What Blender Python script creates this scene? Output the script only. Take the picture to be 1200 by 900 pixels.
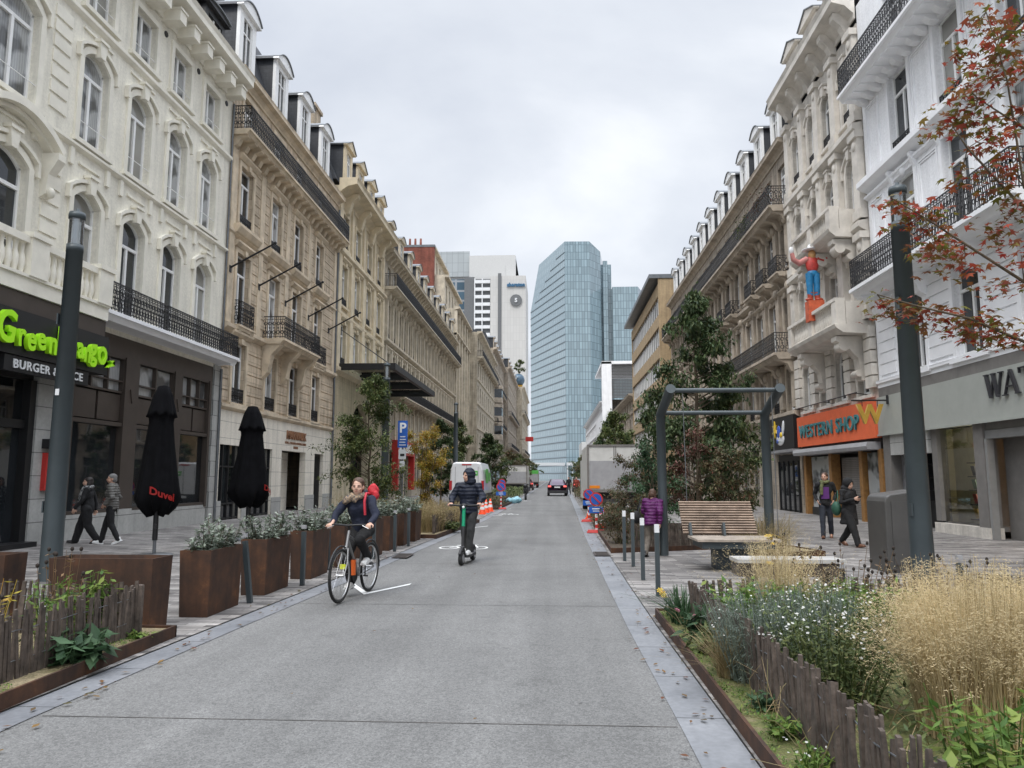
import bpy, bmesh, math, random
from mathutils import Vector, Matrix, noise
rad = math.radians; PI = math.pi; sin = math.sin; cos = math.cos
for o in list(bpy.data.objects): bpy.data.objects.remove(o)
scene = bpy.context.scene
col = scene.collection
random.seed(7)
# ---------------------------------------------------------------- camera
cam_d = bpy.data.cameras.new('camera'); cam = bpy.data.objects.new('camera', cam_d); col.objects.link(cam)
cam.location = (0, 0, 1.6); cam.rotation_euler = (rad(90 + 7.2307), 0, rad(3.0783))
cam_d.sensor_width = 36; cam_d.lens = 26.01; cam_d.clip_start = 0.05; cam_d.clip_end = 3000
scene.camera = cam
# ---------------------------------------------------------------- world
SUN_EL, SUN_AZ = 52, 205     # azimuth clockwise from +Y
W = bpy.data.worlds.new('World'); scene.world = W; W.use_nodes = True
nt = W.node_tree; nt.nodes.clear()
def WN(t, **k):
    n = nt.nodes.new(t)
    for a, v in k.items(): setattr(n, a, v)
    return n
def wl(a, b): nt.links.new(a, b)
sky = WN('ShaderNodeTexSky'); sky.sky_type = 'NISHITA'; sky.sun_disc = False
sky.sun_elevation = rad(SUN_EL); sky.sun_rotation = rad(SUN_AZ); sky.air_density = 1.2; sky.dust_density = 2
tc = WN('ShaderNodeTexCoord'); sep = WN('ShaderNodeSeparateXYZ'); wl(tc.outputs['Generated'], sep.inputs[0])
def wm(op, a, b=None):
    n = WN('ShaderNodeMath', operation=op)
    for i, v in enumerate((a, b)):
        if v is None: continue
        if isinstance(v, (int, float)): n.inputs[i].default_value = v
        else: wl(v, n.inputs[i])
    return n.outputs[0]
den = wm('ADD', wm('MAXIMUM', sep.outputs[2], 0.0), 0.22)
cmb = WN('ShaderNodeCombineXYZ'); wl(wm('DIVIDE', sep.outputs[0], den), cmb.inputs[0]); wl(wm('DIVIDE', sep.outputs[1], den), cmb.inputs[1])
n1 = WN('ShaderNodeTexNoise'); n1.inputs['Scale'].default_value = 0.85; n1.inputs['Detail'].default_value = 7; n1.inputs['Roughness'].default_value = 0.52
n1.inputs['Distortion'].default_value = 0.35
wl(cmb.outputs[0], n1.inputs['Vector'])
rp = WN('ShaderNodeValToRGB'); wl(n1.outputs[0], rp.inputs[0])
e = rp.color_ramp.elements
e[0].position = 0.36; e[0].color = (.520, .560, .640, 1); e[1].position = 0.64; e[1].color = (.86, .885, .92, 1)
x_ = e.new(0.52); x_.color = (.68, .715, .775, 1)
mr = WN('ShaderNodeMapRange'); wl(sep.outputs[2], mr.inputs['Value'])
mr.inputs['From Min'].default_value = .57; mr.inputs['From Max'].default_value = .95; mr.inputs['To Min'].default_value = 10; mr.inputs['To Max'].default_value = 46
vs = WN('ShaderNodeVectorMath', operation='SCALE'); wl(rp.outputs[0], vs.inputs[0]); wl(mr.outputs[0], vs.inputs['Scale'])
mx = WN('ShaderNodeMix', data_type='RGBA'); mx.inputs[0].default_value = 0.93
wl(sky.outputs[0], mx.inputs[6]); wl(vs.outputs[0], mx.inputs[7])
bg = WN('ShaderNodeBackground'); bg.inputs[1].default_value = 0.1; wl(mx.outputs[2], bg.inputs[0])
wo = WN('ShaderNodeOutputWorld'); wl(bg.outputs[0], wo.inputs[0])
# ---------------------------------------------------------------- sun
sd = bpy.data.lights.new('sun', 'SUN'); sd.energy = 1.2; sd.angle = rad(18); sd.color = (1, .96, .9)
so = bpy.data.objects.new('sun', sd); col.objects.link(so)
a_ = rad(SUN_AZ); dv = Vector((sin(a_) * cos(rad(SUN_EL)), cos(a_) * cos(rad(SUN_EL)), sin(rad(SUN_EL))))
so.rotation_euler = dv.to_track_quat('Z', 'Y').to_euler(); so.location = dv * 60
vw = scene.view_settings; vw.view_transform = 'Standard'; vw.look = 'None'; vw.exposure = 0.33; vw.gamma = 1; vw.use_curve_mapping = False
scene.render.engine = 'CYCLES'
try:
    scene.cycles.max_bounces = 6; scene.cycles.transparent_max_bounces = 8
except Exception: pass
# ---------------------------------------------------------------- materials
class NM:
    def __init__(s, name):
        s.m = bpy.data.materials.new(name); s.m.use_nodes = True; s.t = s.m.node_tree; s.t.nodes.clear()
        s.o = s.t.nodes.new('ShaderNodeOutputMaterial'); s.b = s.t.nodes.new('ShaderNodeBsdfPrincipled'); s.l(s.b.outputs[0], s.o.inputs[0])
    def n(s, t, **k):
        x = s.t.nodes.new(t)
        for a, v in k.items(): setattr(x, a, v)
        return x
    def l(s, a, b): s.t.links.new(a, b)
    def set(s, **k):
        for a, v in k.items(): s.b.inputs[a.replace('_', ' ')].default_value = v
    def co(s, sx=1, sy=1, sz=1):
        t = s.n('ShaderNodeTexCoord'); m = s.n('ShaderNodeMapping'); s.l(t.outputs['Object'], m.inputs[0]); m.inputs['Scale'].default_value = (sx, sy, sz); return m.outputs[0]
    def noise(s, v, sc, det=4, ro=.5):
        x = s.n('ShaderNodeTexNoise'); s.l(v, x.inputs['Vector']); x.inputs['Scale'].default_value = sc; x.inputs['Detail'].default_value = det; x.inputs['Roughness'].default_value = ro; return x.outputs[0]
    def ramp(s, f, *st):
        r = s.n('ShaderNodeValToRGB'); s.l(f, r.inputs[0]); e = r.color_ramp.elements
        while len(e) < len(st): e.new(.5)
        for x, (p, c) in zip(e, st):
            x.position = p; x.color = (c, c, c, 1) if isinstance(c, (int, float)) else (*c, 1)
        return r.outputs[0]
    def mul(s, a, b, f=1.0, mode='MULTIPLY'):
        x = s.n('ShaderNodeMix', data_type='RGBA', blend_type=mode)
        x.inputs[0].default_value = f if isinstance(f, (int, float)) else 1
        if not isinstance(f, (int, float)): s.l(f, x.inputs[0])
        for i, v in ((6, a), (7, b)):
            if isinstance(v, tuple): x.inputs[i].default_value = (*v, 1)
            else: s.l(v, x.inputs[i])
        return x.outputs[2]
    def bump(s, h, st=.3, d=.02):
        x = s.n('ShaderNodeBump'); s.l(h, x.inputs['Height']); x.inputs['Strength'].default_value = st; x.inputs['Distance'].default_value = d; s.l(x.outputs[0], s.b.inputs['Normal'])
    def color(s, c): s.l(c, s.b.inputs['Base Color'])
def plain(name, c, r=.5, metal=0, var=.12, sc=3, bump=0, bsc=60, spec=.5, coat=0):
    m = NM(name); m.set(Roughness=r, Metallic=metal); m.b.inputs['Specular IOR Level'].default_value = spec
    if coat: m.b.inputs['Coat Weight'].default_value = coat; m.b.inputs['Coat Roughness'].default_value = .08
    v = m.co(); f = m.noise(v, sc, 5, .6)
    m.color(m.mul(tuple(c), m.ramp(f, (.3, 1 - var), (.7, 1 + var))))
    if bump: m.bump(m.noise(v, bsc, 3), bump, .01)
    return m.m
def stone(name, c1, c2, w=.9, h=.38, mortar=.012, jd=.55, stain=.35, rough=.85, bump=.25, streak=.25, off=.5):
    """ashlar: joints in the x/z plane of the object's own space, weather stains of noise"""
    m = NM(name); m.set(Roughness=rough)
    t = m.n('ShaderNodeTexCoord'); sp = m.n('ShaderNodeSeparateXYZ'); m.l(t.outputs['Object'], sp.inputs[0])
    ad = m.n('ShaderNodeMath', operation='ADD'); m.l(sp.outputs[0], ad.inputs[0]); m.l(sp.outputs[1], ad.inputs[1])
    cb = m.n('ShaderNodeCombineXYZ'); m.l(ad.outputs[0], cb.inputs[0]); m.l(sp.outputs[2], cb.inputs[1])
    br = m.n('ShaderNodeTexBrick', offset=off); m.l(cb.outputs[0], br.inputs['Vector'])
    br.inputs['Scale'].default_value = 1; br.inputs['Brick Width'].default_value = w; br.inputs['Row Height'].default_value = h
    br.inputs['Mortar Size'].default_value = mortar; br.inputs['Mortar Smooth'].default_value = .2
    br.inputs['Color1'].default_value = (*c1, 1); br.inputs['Color2'].default_value = (*c2, 1)
    br.inputs['Mortar'].default_value = (*[x * jd for x in c1], 1)
    v = m.co(); c = br.outputs['Color']
    c = m.mul(c, m.ramp(m.noise(v, .9, 6, .65), (.3, 1 - stain), (.62, 1.06)))
    c = m.mul(c, m.ramp(m.noise(m.co(2.2, 2.2, .18), 1.6, 5, .6), (.34, 1 - streak * 1.35), (.58, 1), (.8, 1.04)))
    c = m.mul(c, m.ramp(m.noise(v, 14, 3, .6), (.3, .9), (.7, 1.08)))
    m.color(c)
    mh = m.n('ShaderNodeMath', operation='MULTIPLY_ADD'); m.l(br.outputs['Fac'], mh.inputs[0]); mh.inputs[1].default_value = -1.0
    m.l(m.noise(v, 25, 4), mh.inputs[2]); m.bump(mh.outputs[0], bump, .015)
    return m.m
def glassy(name, c=(.02, .024, .028), r=.04, spec=.8, var=.5, sc=.8):
    m = NM(name); m.set(Roughness=r); m.b.inputs['Specular IOR Level'].default_value = spec
    v = m.co(); m.color(m.mul(tuple(c), m.ramp(m.noise(v, sc, 3), (.35, 1 - var), (.65, 1 + var))))
    m.bump(m.noise(v, 1.5, 1), .06, .02)
    return m.m
def curtain(name, c):
    m = NM(name); m.set(Roughness=.06); m.b.inputs['Specular IOR Level'].default_value = .7
    v = m.co(); w = m.n('ShaderNodeTexWave'); m.l(v, w.inputs[0]); w.inputs['Scale'].default_value = 4; w.inputs['Distortion'].default_value = 3
    m.color(m.mul(m.mul(tuple(c), m.ramp(w.outputs[1], (0, .75), (1, 1))), m.ramp(m.noise(v, 1.2, 2), (.42, .25), (.52, 1))))
    return m.m
def seethrough(name, tint=(.85, .9, .88), refl=.12):
    m = NM(name); m.t.nodes.remove(m.b)
    tr = m.n('ShaderNodeBsdfTransparent'); tr.inputs[0].default_value = (*tint, 1)
    gl = m.n('ShaderNodeBsdfGlossy'); gl.inputs['Roughness'].default_value = .02
    fr = m.n('ShaderNodeFresnel'); fr.inputs[0].default_value = 1.6
    a = m.n('ShaderNodeMath', operation='ADD'); m.l(fr.outputs[0], a.inputs[0]); a.inputs[1].default_value = refl; a.use_clamp = True
    mx = m.n('ShaderNodeMixShader'); m.l(a.outputs[0], mx.inputs[0]); m.l(tr.outputs[0], mx.inputs[1]); m.l(gl.outputs[0], mx.inputs[2]); m.l(mx.outputs[0], m.o.inputs[0])
    return m.m
def foliage(name, cols, rough=.6, trans=.25):
    m = NM(name); m.set(Roughness=rough)
    g = m.n('ShaderNodeNewGeometry'); n = len(cols)
    c = m.ramp(g.outputs['Random Per Island'], *[(i / (n - 1), cc) for i, cc in enumerate(cols)])
    c = m.mul(c, m.ramp(m.noise(m.co(), 1.3, 3), (.35, .7), (.65, 1.2))); m.color(c)
    tl = m.n('ShaderNodeBsdfTranslucent'); m.l(c, tl.inputs[0]); mx = m.n('ShaderNodeMixShader'); mx.inputs[0].default_value = trans
    m.l(m.b.outputs[0], mx.inputs[1]); m.l(tl.outputs[0], mx.inputs[2]); m.l(mx.outputs[0], m.o.inputs[0])
    m.b.inputs['Specular IOR Level'].default_value = .3
    return m.m
def emit(name, c, s=1):
    m = NM(name); m.b.inputs['Base Color'].default_value = (*c, 1); m.b.inputs['Emission Color'].default_value = (*c, 1); m.b.inputs['Emission Strength'].default_value = s; return m.m
M = {}
M['cream'] = stone('cream stucco', (.80, .765, .66), (.79, .755, .65), 60, 60, .0, 1, .1, .8, .12, .12)
M['creamtrim'] = plain('cream trim', (.79, .755, .655), .7, var=.10, sc=2)
M['lime'] = stone('honey limestone', (.68, .555, .405), (.60, .485, .35), 1.1, .42, .012, .6, .32, .85, .3, .28)
M['limetrim'] = plain('limestone trim', (.60, .50, .37), .85, var=.28, sc=1.5, bump=.2)
M['clad'] = stone('pale cladding', (.82, .765, .66), (.78, .73, .63), 1.2, .62, .012, .5, .12, .6, .2, .1, 0)
M['butter'] = stone('butter stone', (.64, .545, .38), (.60, .51, .355), 1.2, .45, .008, .75, .2, .85, .2, .2)
M['buttertrim'] = plain('butter trim', (.63, .535, .38), .85, var=.2, sc=1.5, bump=.2)
M['sand'] = stone('sand stone', (.55, .48, .37), (.50, .435, .335), 1.1, .4, .01, .65, .35, .85, .3, .3)
M['sandtrim'] = plain('sandstone trim', (.53, .465, .36), .85, var=.28, sc=1.2, bump=.2)
M['white'] = stone('white stucco', (.86, .865, .88), (.85, .855, .87), 60, 60, 0, 1, .05, .7, .08, .07)
M['whitetrim'] = plain('white trim', (.86, .865, .88), .6, var=.05, sc=2)
M['pale'] = stone('pale grey stone', (.64, .60, .54), (.60, .56, .50), 1.1, .42, .008, .7, .25, .85, .25, .22)
M['paletrim'] = plain('pale stone trim', (.63, .59, .53), .8, var=.2, sc=1.5, bump=.2)
M['brown'] = stone('weathered brown stone', (.45, .385, .31), (.40, .34, .27), 1, .4, .01, .6, .4, .88, .35, .35)
M['browntrim'] = plain('brown stone trim', (.41, .35, .28), .85, var=.3, sc=1.5, bump=.25)
M['brick'] = stone('red brick', (.26, .085, .055), (.19, .06, .045), .24, .08, .01, 1.2, .35, .9, .4, .2)
M['ybrick'] = stone('yellow brick', (.50, .37, .22), (.45, .33, .2), .24, .08, .008, .8, .2, .9, .2, .2)
M['slate'] = stone('slate', (.05, .055, .065), (.038, .042, .05), .3, .18, .008, .5, .3, .55, .4, .2)
M['zinc'] = plain('zinc', (.16, .17, .18), .45, .5, .2)
M['frame'] = plain('white frame paint', (.84, .84, .83), .4, var=.05)
M['dframe'] = plain('grey frame paint', (.20, .19, .17), .5, var=.1)
M['glass'] = glassy('window glass')
M['cglass'] = curtain('curtained glass', (.42, .43, .43))
M['blindglass'] = glassy('glass with pale blind', (.30, .295, .27), .06, .7, .3, .5)
M['bglass'] = glassy('shop glass', (.012, .014, .016), .03, .9)
M['clear'] = seethrough('clear glass')
M['iron'] = plain('wrought iron', (.014, .014, .016), .45, var=.3, sc=20)
M['steel'] = plain('dark grey steel', (.052, .066, .072), .42, .1, .12, 2)
M['bronze'] = plain('dark bronze panel', (.068, .054, .045), .45, .2, .15, 2)
M['black'] = plain('black', (.010, .010, .011), .5, var=.2)
M['cloth'] = plain('black parasol cloth', (.005, .005, .006), .95, var=.3, sc=6, bump=.4, bsc=25, spec=.1)
M['corten'] = None
def mk_corten():
    m = NM('corten'); m.set(Roughness=.8); v = m.co()
    c = m.ramp(m.noise(v, 2.6, 8, .68), (.30, (.022, .012, .008)), (.48, (.050, .022, .011)), (.60, (.072, .030, .013)), (.76, (.19, .075, .025)))
    c = m.mul(c, m.ramp(m.noise(m.co(6, 6, .6), 2, 4), (.35, .72), (.6, 1.05))); m.color(c); m.bump(m.noise(v, 60, 4), .15, .005); return m.m
M['corten'] = mk_corten()
M['blue'] = stone('blue stone', (.235, .265, .31), (.20, .225, .27), 1.0, 40, .006, .55, .3, .55, .15, .0, 0)
M['redpaint'] = plain('red paint', (.50, .03, .025), .4)
M['orange'] = plain('orange sign board', (.72, .135, .05), .5, var=.08)
M['whitep'] = plain('white plastic', (.72, .73, .74), .35, var=.06)
M['gold'] = plain('gold metal', (.62, .38, .07), .35, .5, .15)
M['teal'] = plain('teal letter paint', (.05, .21, .23), .4)
M['lime_letter'] = plain('lime letters', (.42, .88, .02), .35, var=.03)
M['oak'] = plain('ochre wood', (.27, .135, .04), .6, var=.25, sc=8)
M['shutter'] = stone('roller shutter', (.24, .225, .21), (.22, .21, .2), 30, .07, .008, .4, .15, .5, .5, .15)
M['grey'] = plain('grey sign panel', (.36, .375, .345), .5, var=.05)
M['gpil'] = plain('grey pilaster', (.17, .16, .15), .6, var=.15)
M['blind'] = plain('grey awning casing', (.33, .33, .34), .4)
M['trunk'] = plain('bark', (.10, .075, .05), .9, var=.4, sc=12, bump=.6, bsc=30)
# ---------------------------------------------------------------- mesh helper
class MB:
    def __init__(s): s.v = []; s.f = []; s.m = []; s.s = []
    def add(s, vs, fs, m=0, sm=False):
        o = len(s.v); s.v += [tuple(p) for p in vs]
        for f in fs: s.f.append([i + o for i in f]); s.m.append(m); s.s.append(sm)
    def box(s, x0, x1, y0, y1, z0, z1, m=0):
        s.add([(x0, y0, z0), (x1, y0, z0), (x1, y1, z0), (x0, y1, z0), (x0, y0, z1), (x1, y0, z1), (x1, y1, z1), (x0, y1, z1)],
              [(0, 3, 2, 1), (4, 5, 6, 7), (0, 1, 5, 4), (1, 2, 6, 5), (2, 3, 7, 6), (3, 0, 4, 7)], m)
    def cbox(s, c, d, mat=None, m=0):
        x, y, z = [q / 2 for q in d]
        vs = [Vector(p) for p in [(-x, -y, -z), (x, -y, -z), (x, y, -z), (-x, y, -z), (-x, -y, z), (x, -y, z), (x, y, z), (-x, y, z)]]
        if mat is not None: vs = [mat @ p for p in vs]
        s.add([p + Vector(c) for p in vs], [(0, 3, 2, 1), (4, 5, 6, 7), (0, 1, 5, 4), (1, 2, 6, 5), (2, 3, 7, 6), (3, 0, 4, 7)], m)
    def frustum(s, b0, b1, z0, z1, m=0):   # b = (x0,x1,y0,y1)
        a, b = b0, b1
        s.add([(a[0], a[2], z0), (a[1], a[2], z0), (a[1], a[3], z0), (a[0], a[3], z0), (b[0], b[2], z1), (b[1], b[2], z1), (b[1], b[3], z1), (b[0], b[3], z1)],
              [(0, 3, 2, 1), (4, 5, 6, 7), (0, 1, 5, 4), (1, 2, 6, 5), (2, 3, 7, 6), (3, 0, 4, 7)], m)
    def extr(s, prof, u0, u1, m=0, ax='x'):
        n = len(prof)
        P = (lambda u, a, b: (u, a, b)) if ax == 'x' else ((lambda u, a, b: (a, u, b)) if ax == 'y' else (lambda u, a, b: (a, b, u)))
        s.add([P(u0, a, b) for a, b in prof] + [P(u1, a, b) for a, b in prof],
              [[i, (i + 1) % n, n + (i + 1) % n, n + i] for i in range(n)] + [list(range(n))[::-1], list(range(n, 2 * n))], m)
    def tube(s, pts, r, k=8, m=0, cap=True, sm=True):
        pts = [Vector(p) for p in pts]; n = len(pts)
        rs = r if isinstance(r, (list, tuple)) else [r] * n
        vs = []; prev = None
        for i, p in enumerate(pts):
            d = (pts[min(i + 1, n - 1)] - pts[max(i - 1, 0)])
            if d.length < 1e-9: d = Vector((0, 0, 1))
            d.normalize()
            if prev is None: a = d.orthogonal().normalized()
            else:
                a = prev - d * prev.dot(d)
                a = a.normalized() if a.length > 1e-6 else d.orthogonal().normalized()
            prev = a; b = d.cross(a)
            for j in range(k):
                t = 2 * PI * j / k; vs.append(p + (a * cos(t) + b * sin(t)) * rs[i])
        fs = [[i * k + j, i * k + (j + 1) % k, (i + 1) * k + (j + 1) % k, (i + 1) * k + j] for i in range(n - 1) for j in range(k)]
        s.add(vs, fs, m, sm and k > 4)
        if cap: s.add([vs[j] for j in range(k)] + [vs[(n - 1) * k + j] for j in range(k)], [list(range(k))[::-1], list(range(k, 2 * k))], m)
    def lathe(s, prof, c=(0, 0, 0), k=16, m=0, sm=True):
        vs = [(c[0] + r * cos(2 * PI * j / k), c[1] + r * sin(2 * PI * j / k), c[2] + z) for r, z in prof for j in range(k)]
        n = len(prof)
        s.add(vs, [[i * k + j, i * k + (j + 1) % k, (i + 1) * k + (j + 1) % k, (i + 1) * k + j] for i in range(n - 1) for j in range(k)], m, sm)
    def ell(s, c, r, rot=None, k=12, n=8, m=0):
        vs = []; c = Vector(c)
        for i in range(n + 1):
            p = PI * i / n
            for j in range(k):
                t = 2 * PI * j / k; q = Vector((r[0] * sin(p) * cos(t), r[1] * sin(p) * sin(t), r[2] * cos(p)))
                if rot is not None: q = rot @ q
                vs.append(c + q)
        s.add(vs, [[i * k + j, (i + 1) * k + j, (i + 1) * k + (j + 1) % k, i * k + (j + 1) % k] for i in range(n) for j in range(k)], m, True)
    def mesh(s, name, mats):
        me = bpy.data.meshes.new(name); me.from_pydata(s.v, [], s.f)
        for x in (mats if isinstance(mats, (list, tuple)) else [mats]): me.materials.append(x)
        me.polygons.foreach_set('material_index', s.m); me.polygons.foreach_set('use_smooth', s.s); me.update(); return me
    def split(s, name, mats, parent=None, loc=(0, 0, 0), gap=.004):
        """one object for every separate piece"""
        par = list(range(len(s.v)))
        def fd(i):
            while par[i] != i: par[i] = par[par[i]]; i = par[i]
            return i
        for f in s.f:
            for j in f[1:]: par[fd(j)] = fd(f[0])
        grp = {}
        for k, f in enumerate(s.f): grp.setdefault(fd(f[0]), []).append(k)
        items = []
        for fs in grp.values():
            ps = [s.v[i] for k in fs for i in s.f[k]]; items.append([[min(p[a] for p in ps) - gap for a in range(3)], [max(p[a] for p in ps) + gap for a in range(3)], fs])
        ch = True
        while ch:
            ch = False; out = []
            for it in items:
                for q in out:
                    if all(it[0][a] <= q[1][a] and it[1][a] >= q[0][a] for a in range(3)):
                        q[0] = [min(it[0][a], q[0][a]) for a in range(3)]; q[1] = [max(it[1][a], q[1][a]) for a in range(3)]; q[2] += it[2]; ch = True; break
                else: out.append(it)
            items = out
        res = []
        for it in items:
            mb = MB(); mp = {}
            for k in it[2]:
                f2 = []
                for i in s.f[k]:
                    if i not in mp: mp[i] = len(mb.v); mb.v.append(s.v[i])
                    f2.append(mp[i])
                mb.f.append(f2); mb.m.append(s.m[k]); mb.s.append(s.s[k])
            res.append(mb.build(name, mats, parent, loc))
        return res
    def build(s, name, mats, parent=None, loc=(0, 0, 0), rz=0):
        return ob(name, s.mesh(name, mats), parent, loc, rz)
def ob(name, data, parent=None, loc=(0, 0, 0), rz=0):
    o = bpy.data.objects.new(name, data); col.objects.link(o); o.location = loc
    if rz: o.rotation_euler = (0, 0, rz)
    if parent is not None: o.parent = parent
    return o
def tag(o, label, cat, group=None):
    o['label'] = label; o['category'] = cat
    if group: o['group'] = group
    return o
def struct(o, kind='structure'): o['kind'] = kind; return o
def thing(name, label, cat, loc=(0, 0, 0), rz=0, group=None):
    return tag(ob(name, None, None, loc, rz), label, cat, group)
def copy_tree(o, parent=None):
    c = o.copy(); col.objects.link(c)
    if parent is not None: c.parent = parent
    for ch in o.children: copy_tree(ch, c)
    return c
def text(body, size, depth, name, mat, parent=None, M4=None, off=0, align='CENTER', sx=1, shear=0, spacing=1):
    cu = bpy.data.curves.new(name, 'FONT'); cu.body = body; cu.size = size; cu.extrude = depth; cu.offset = off; cu.align_x = align; cu.shear = shear
    cu.space_character = spacing; cu.resolution_u = 3
    t = bpy.data.objects.new(name, cu); col.objects.link(t); bpy.context.view_layer.update()
    dg = bpy.context.evaluated_depsgraph_get(); me = bpy.data.meshes.new_from_object(t.evaluated_get(dg)); bpy.data.objects.remove(t)
    me.transform(Matrix.Diagonal((sx, 1, 1, 1)))
    if M4 is not None: me.transform(M4)
    me.materials.clear(); me.materials.append(mat)
    return ob(name, me, parent)
def TM(loc, rx=90, rz=0, ry=0):
    return Matrix.Translation(loc) @ Matrix.Rotation(rad(rz), 4, 'Z') @ Matrix.Rotation(rad(ry), 4, 'Y') @ Matrix.Rotation(rad(rx), 4, 'X')
# ================================================================ ground
XL, XR = -12.3, 11.4
def sheet(name, x0, x1, y0, y1, z, mat, t=None):
    b = MB()
    if t: b.box(x0, x1, y0, y1, z - t, z)
    else: b.add([(x0, y0, z), (x1, y0, z), (x1, y1, z), (x0, y1, z)], [(0, 1, 2, 3)])
    return struct(b.build(name, mat))
def mk_road():
    m = NM('exposed aggregate road'); m.set(Roughness=.82); v = m.co()
    c = m.ramp(m.noise(v, 95, 3, .7), (.30, .085), (.5, .148), (.68, .215))
    vo = m.n('ShaderNodeTexVoronoi'); m.l(v, vo.inputs['Vector']); vo.inputs['Scale'].default_value = 60
    c = m.mul(c, m.ramp(vo.outputs['Color'], (.2, .8), (.8, 1.2)))
    c = m.mul(c, m.ramp(m.noise(v, .45, 6, .62), (.3, .80), (.5, 1), (.7, 1.12)))
    c = m.mul(c, m.ramp(m.noise(v, 3.2, 5, .7), (.30, .80), (.42, 1), (.8, 1.05)))
    c = m.mul(c, m.ramp(m.noise(m.co(1.6, .05, 1), 1.2, 3), (.35, .84), (.65, 1.06)))
    c = m.mul(c, (1.0, .99, .96)); m.color(c); m.bump(m.noise(v, 75, 2), .3, .004); return m.m
def mk_paving():
    m = NM('brick strip paving'); m.set(Roughness=.75); v = m.co()
    br = m.n('ShaderNodeTexBrick', offset=.37, squash=1.0); m.l(v, br.inputs['Vector'])
    br.inputs['Scale'].default_value = 1; br.inputs['Brick Width'].default_value = .40; br.inputs['Row Height'].default_value = .10; br.inputs['Mortar Size'].default_value = .005
    br.inputs['Color1'].default_value = (.315, .305, .295, 1); br.inputs['Color2'].default_value = (.085, .08, .08, 1); br.inputs['Mortar'].default_value = (.09, .088, .085, 1); br.inputs['Bias'].default_value = -.05
    b2_ = m.n('ShaderNodeTexBrick', offset=.37); m.l(v, b2_.inputs['Vector']); b2_.inputs['Scale'].default_value = 1; b2_.inputs['Brick Width'].default_value = 1.2; b2_.inputs['Row Height'].default_value = .3; b2_.inputs['Mortar Size'].default_value = 0
    b2_.inputs['Color1'].default_value = (1.15, 1.14, 1.13, 1); b2_.inputs['Color2'].default_value = (.72, .71, .70, 1)
    c = m.mul(br.outputs['Color'], b2_.outputs['Color']); c = m.mul(c, m.ramp(m.noise(m.co(.9, 3.5, 1), 1.6, 3), (.35, (.8, .78, .76)), (.65, (1.2, 1.18, 1.16))))
    c = m.mul(c, m.ramp(m.noise(v, .5, 5), (.35, .85), (.7, 1.12))); c = m.mul(c, m.ramp(m.noise(v, 40, 3), (.3, .85), (.7, 1.1))); m.color(c)
    mt = m.n('ShaderNodeMath', operation='MULTIPLY'); m.l(br.outputs['Fac'], mt.inputs[0]); mt.inputs[1].default_value = -1; m.bump(mt.outputs[0], .4, .01); return m.m
def mk_kerb():
    m = NM('blue stone kerb'); m.set(Roughness=.5); v = m.co()
    c = m.ramp(m.noise(v, 1.1, 6, .65), (.3, (.135, .142, .155)), (.7, (.25, .256, .27))); 
    w = m.n('ShaderNodeTexBrick', offset=0); m.l(v, w.inputs['Vector']); w.inputs['Scale'].default_value = 1; w.inputs['Brick Width'].default_value = 50; w.inputs['Row Height'].default_value = 1.05; w.inputs['Mortar Size'].default_value = .008
    for k in ('Color1', 'Color2'): w.inputs[k].default_value = (1, 1, 1, 1)
    w.inputs['Mortar'].default_value = (.3, .3, .3, 1)
    m.color(m.mul(m.mul(c, w.outputs[0]), m.ramp(m.noise(v, 22, 3), (.3, .88), (.7, 1.1)))); m.bump(m.noise(v, 50, 3), .1, .004); return m.m
M['road'] = mk_road(); M['pave'] = mk_paving(); M['kerb'] = mk_kerb()
M['land'] = plain('far ground', (.22, .215, .2), .9)
M['joint'] = plain('road joint', (.085, .078, .072), .9, var=.4, sc=4)
sheet('ground', -900, 900, -60, 1500, -.03, M['land'])
EL = [(-20, -3.55), (5, -3.50), (8, -3.36), (12, -3.15), (16, -2.98), (22, -2.72), (30, -2.5), (45, -2.35), (60, -2.25), (330, -2.2)]
ER = [(-20, .84), (5, .82), (8.3, .80), (12, .82), (21, .90), (35, 1.1), (60, 1.45), (110, 2.0), (330, 2.6)]
def strip(name, a, b_, mat, z):
    n = len(a); m = MB(); m.add([(*p, z) for p in a] + [(*p, z) for p in b_], [(i, i + 1, n + i + 1, n + i) for i in range(n - 1)]); return struct(m.build(name, mat))
sh = lambda E_, d: [(x + d, y) for y, x in E_]
strip('road', sh(EL, -.02), sh(ER, .02), M['road'], 0)
strip('kerb', sh(EL, -.28), sh(EL, 0), M['kerb'], .006); strip('kerb', sh(ER, 0), sh(ER, .32), M['kerb'], .006)
strip('pavement', [(-26, y) for y, x in EL], sh(EL, -.285), M['pave'], .016); strip('pavement', sh(ER, .325), [(26, y) for y, x in ER], M['pave'], .016)
m = MB()
for y, x in zip([5, 8, 12, 16], [0] * 4): pass
b = MB()
for y in (-1, 3.2, 5.07, 9.6, 14.1, 18.6, 23.1, 27.6, 32.1, 36.6, 41): b.add([(-3.46 + max(0, y - 5) * .033, y, .003), (.80, y, .003), (.80, y + .011, .003), (-3.46 + max(0, y - 5) * .033, y + .011, .003)], [(0, 1, 2, 3)])
struct(b.build('road_joints', M['joint']))
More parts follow.
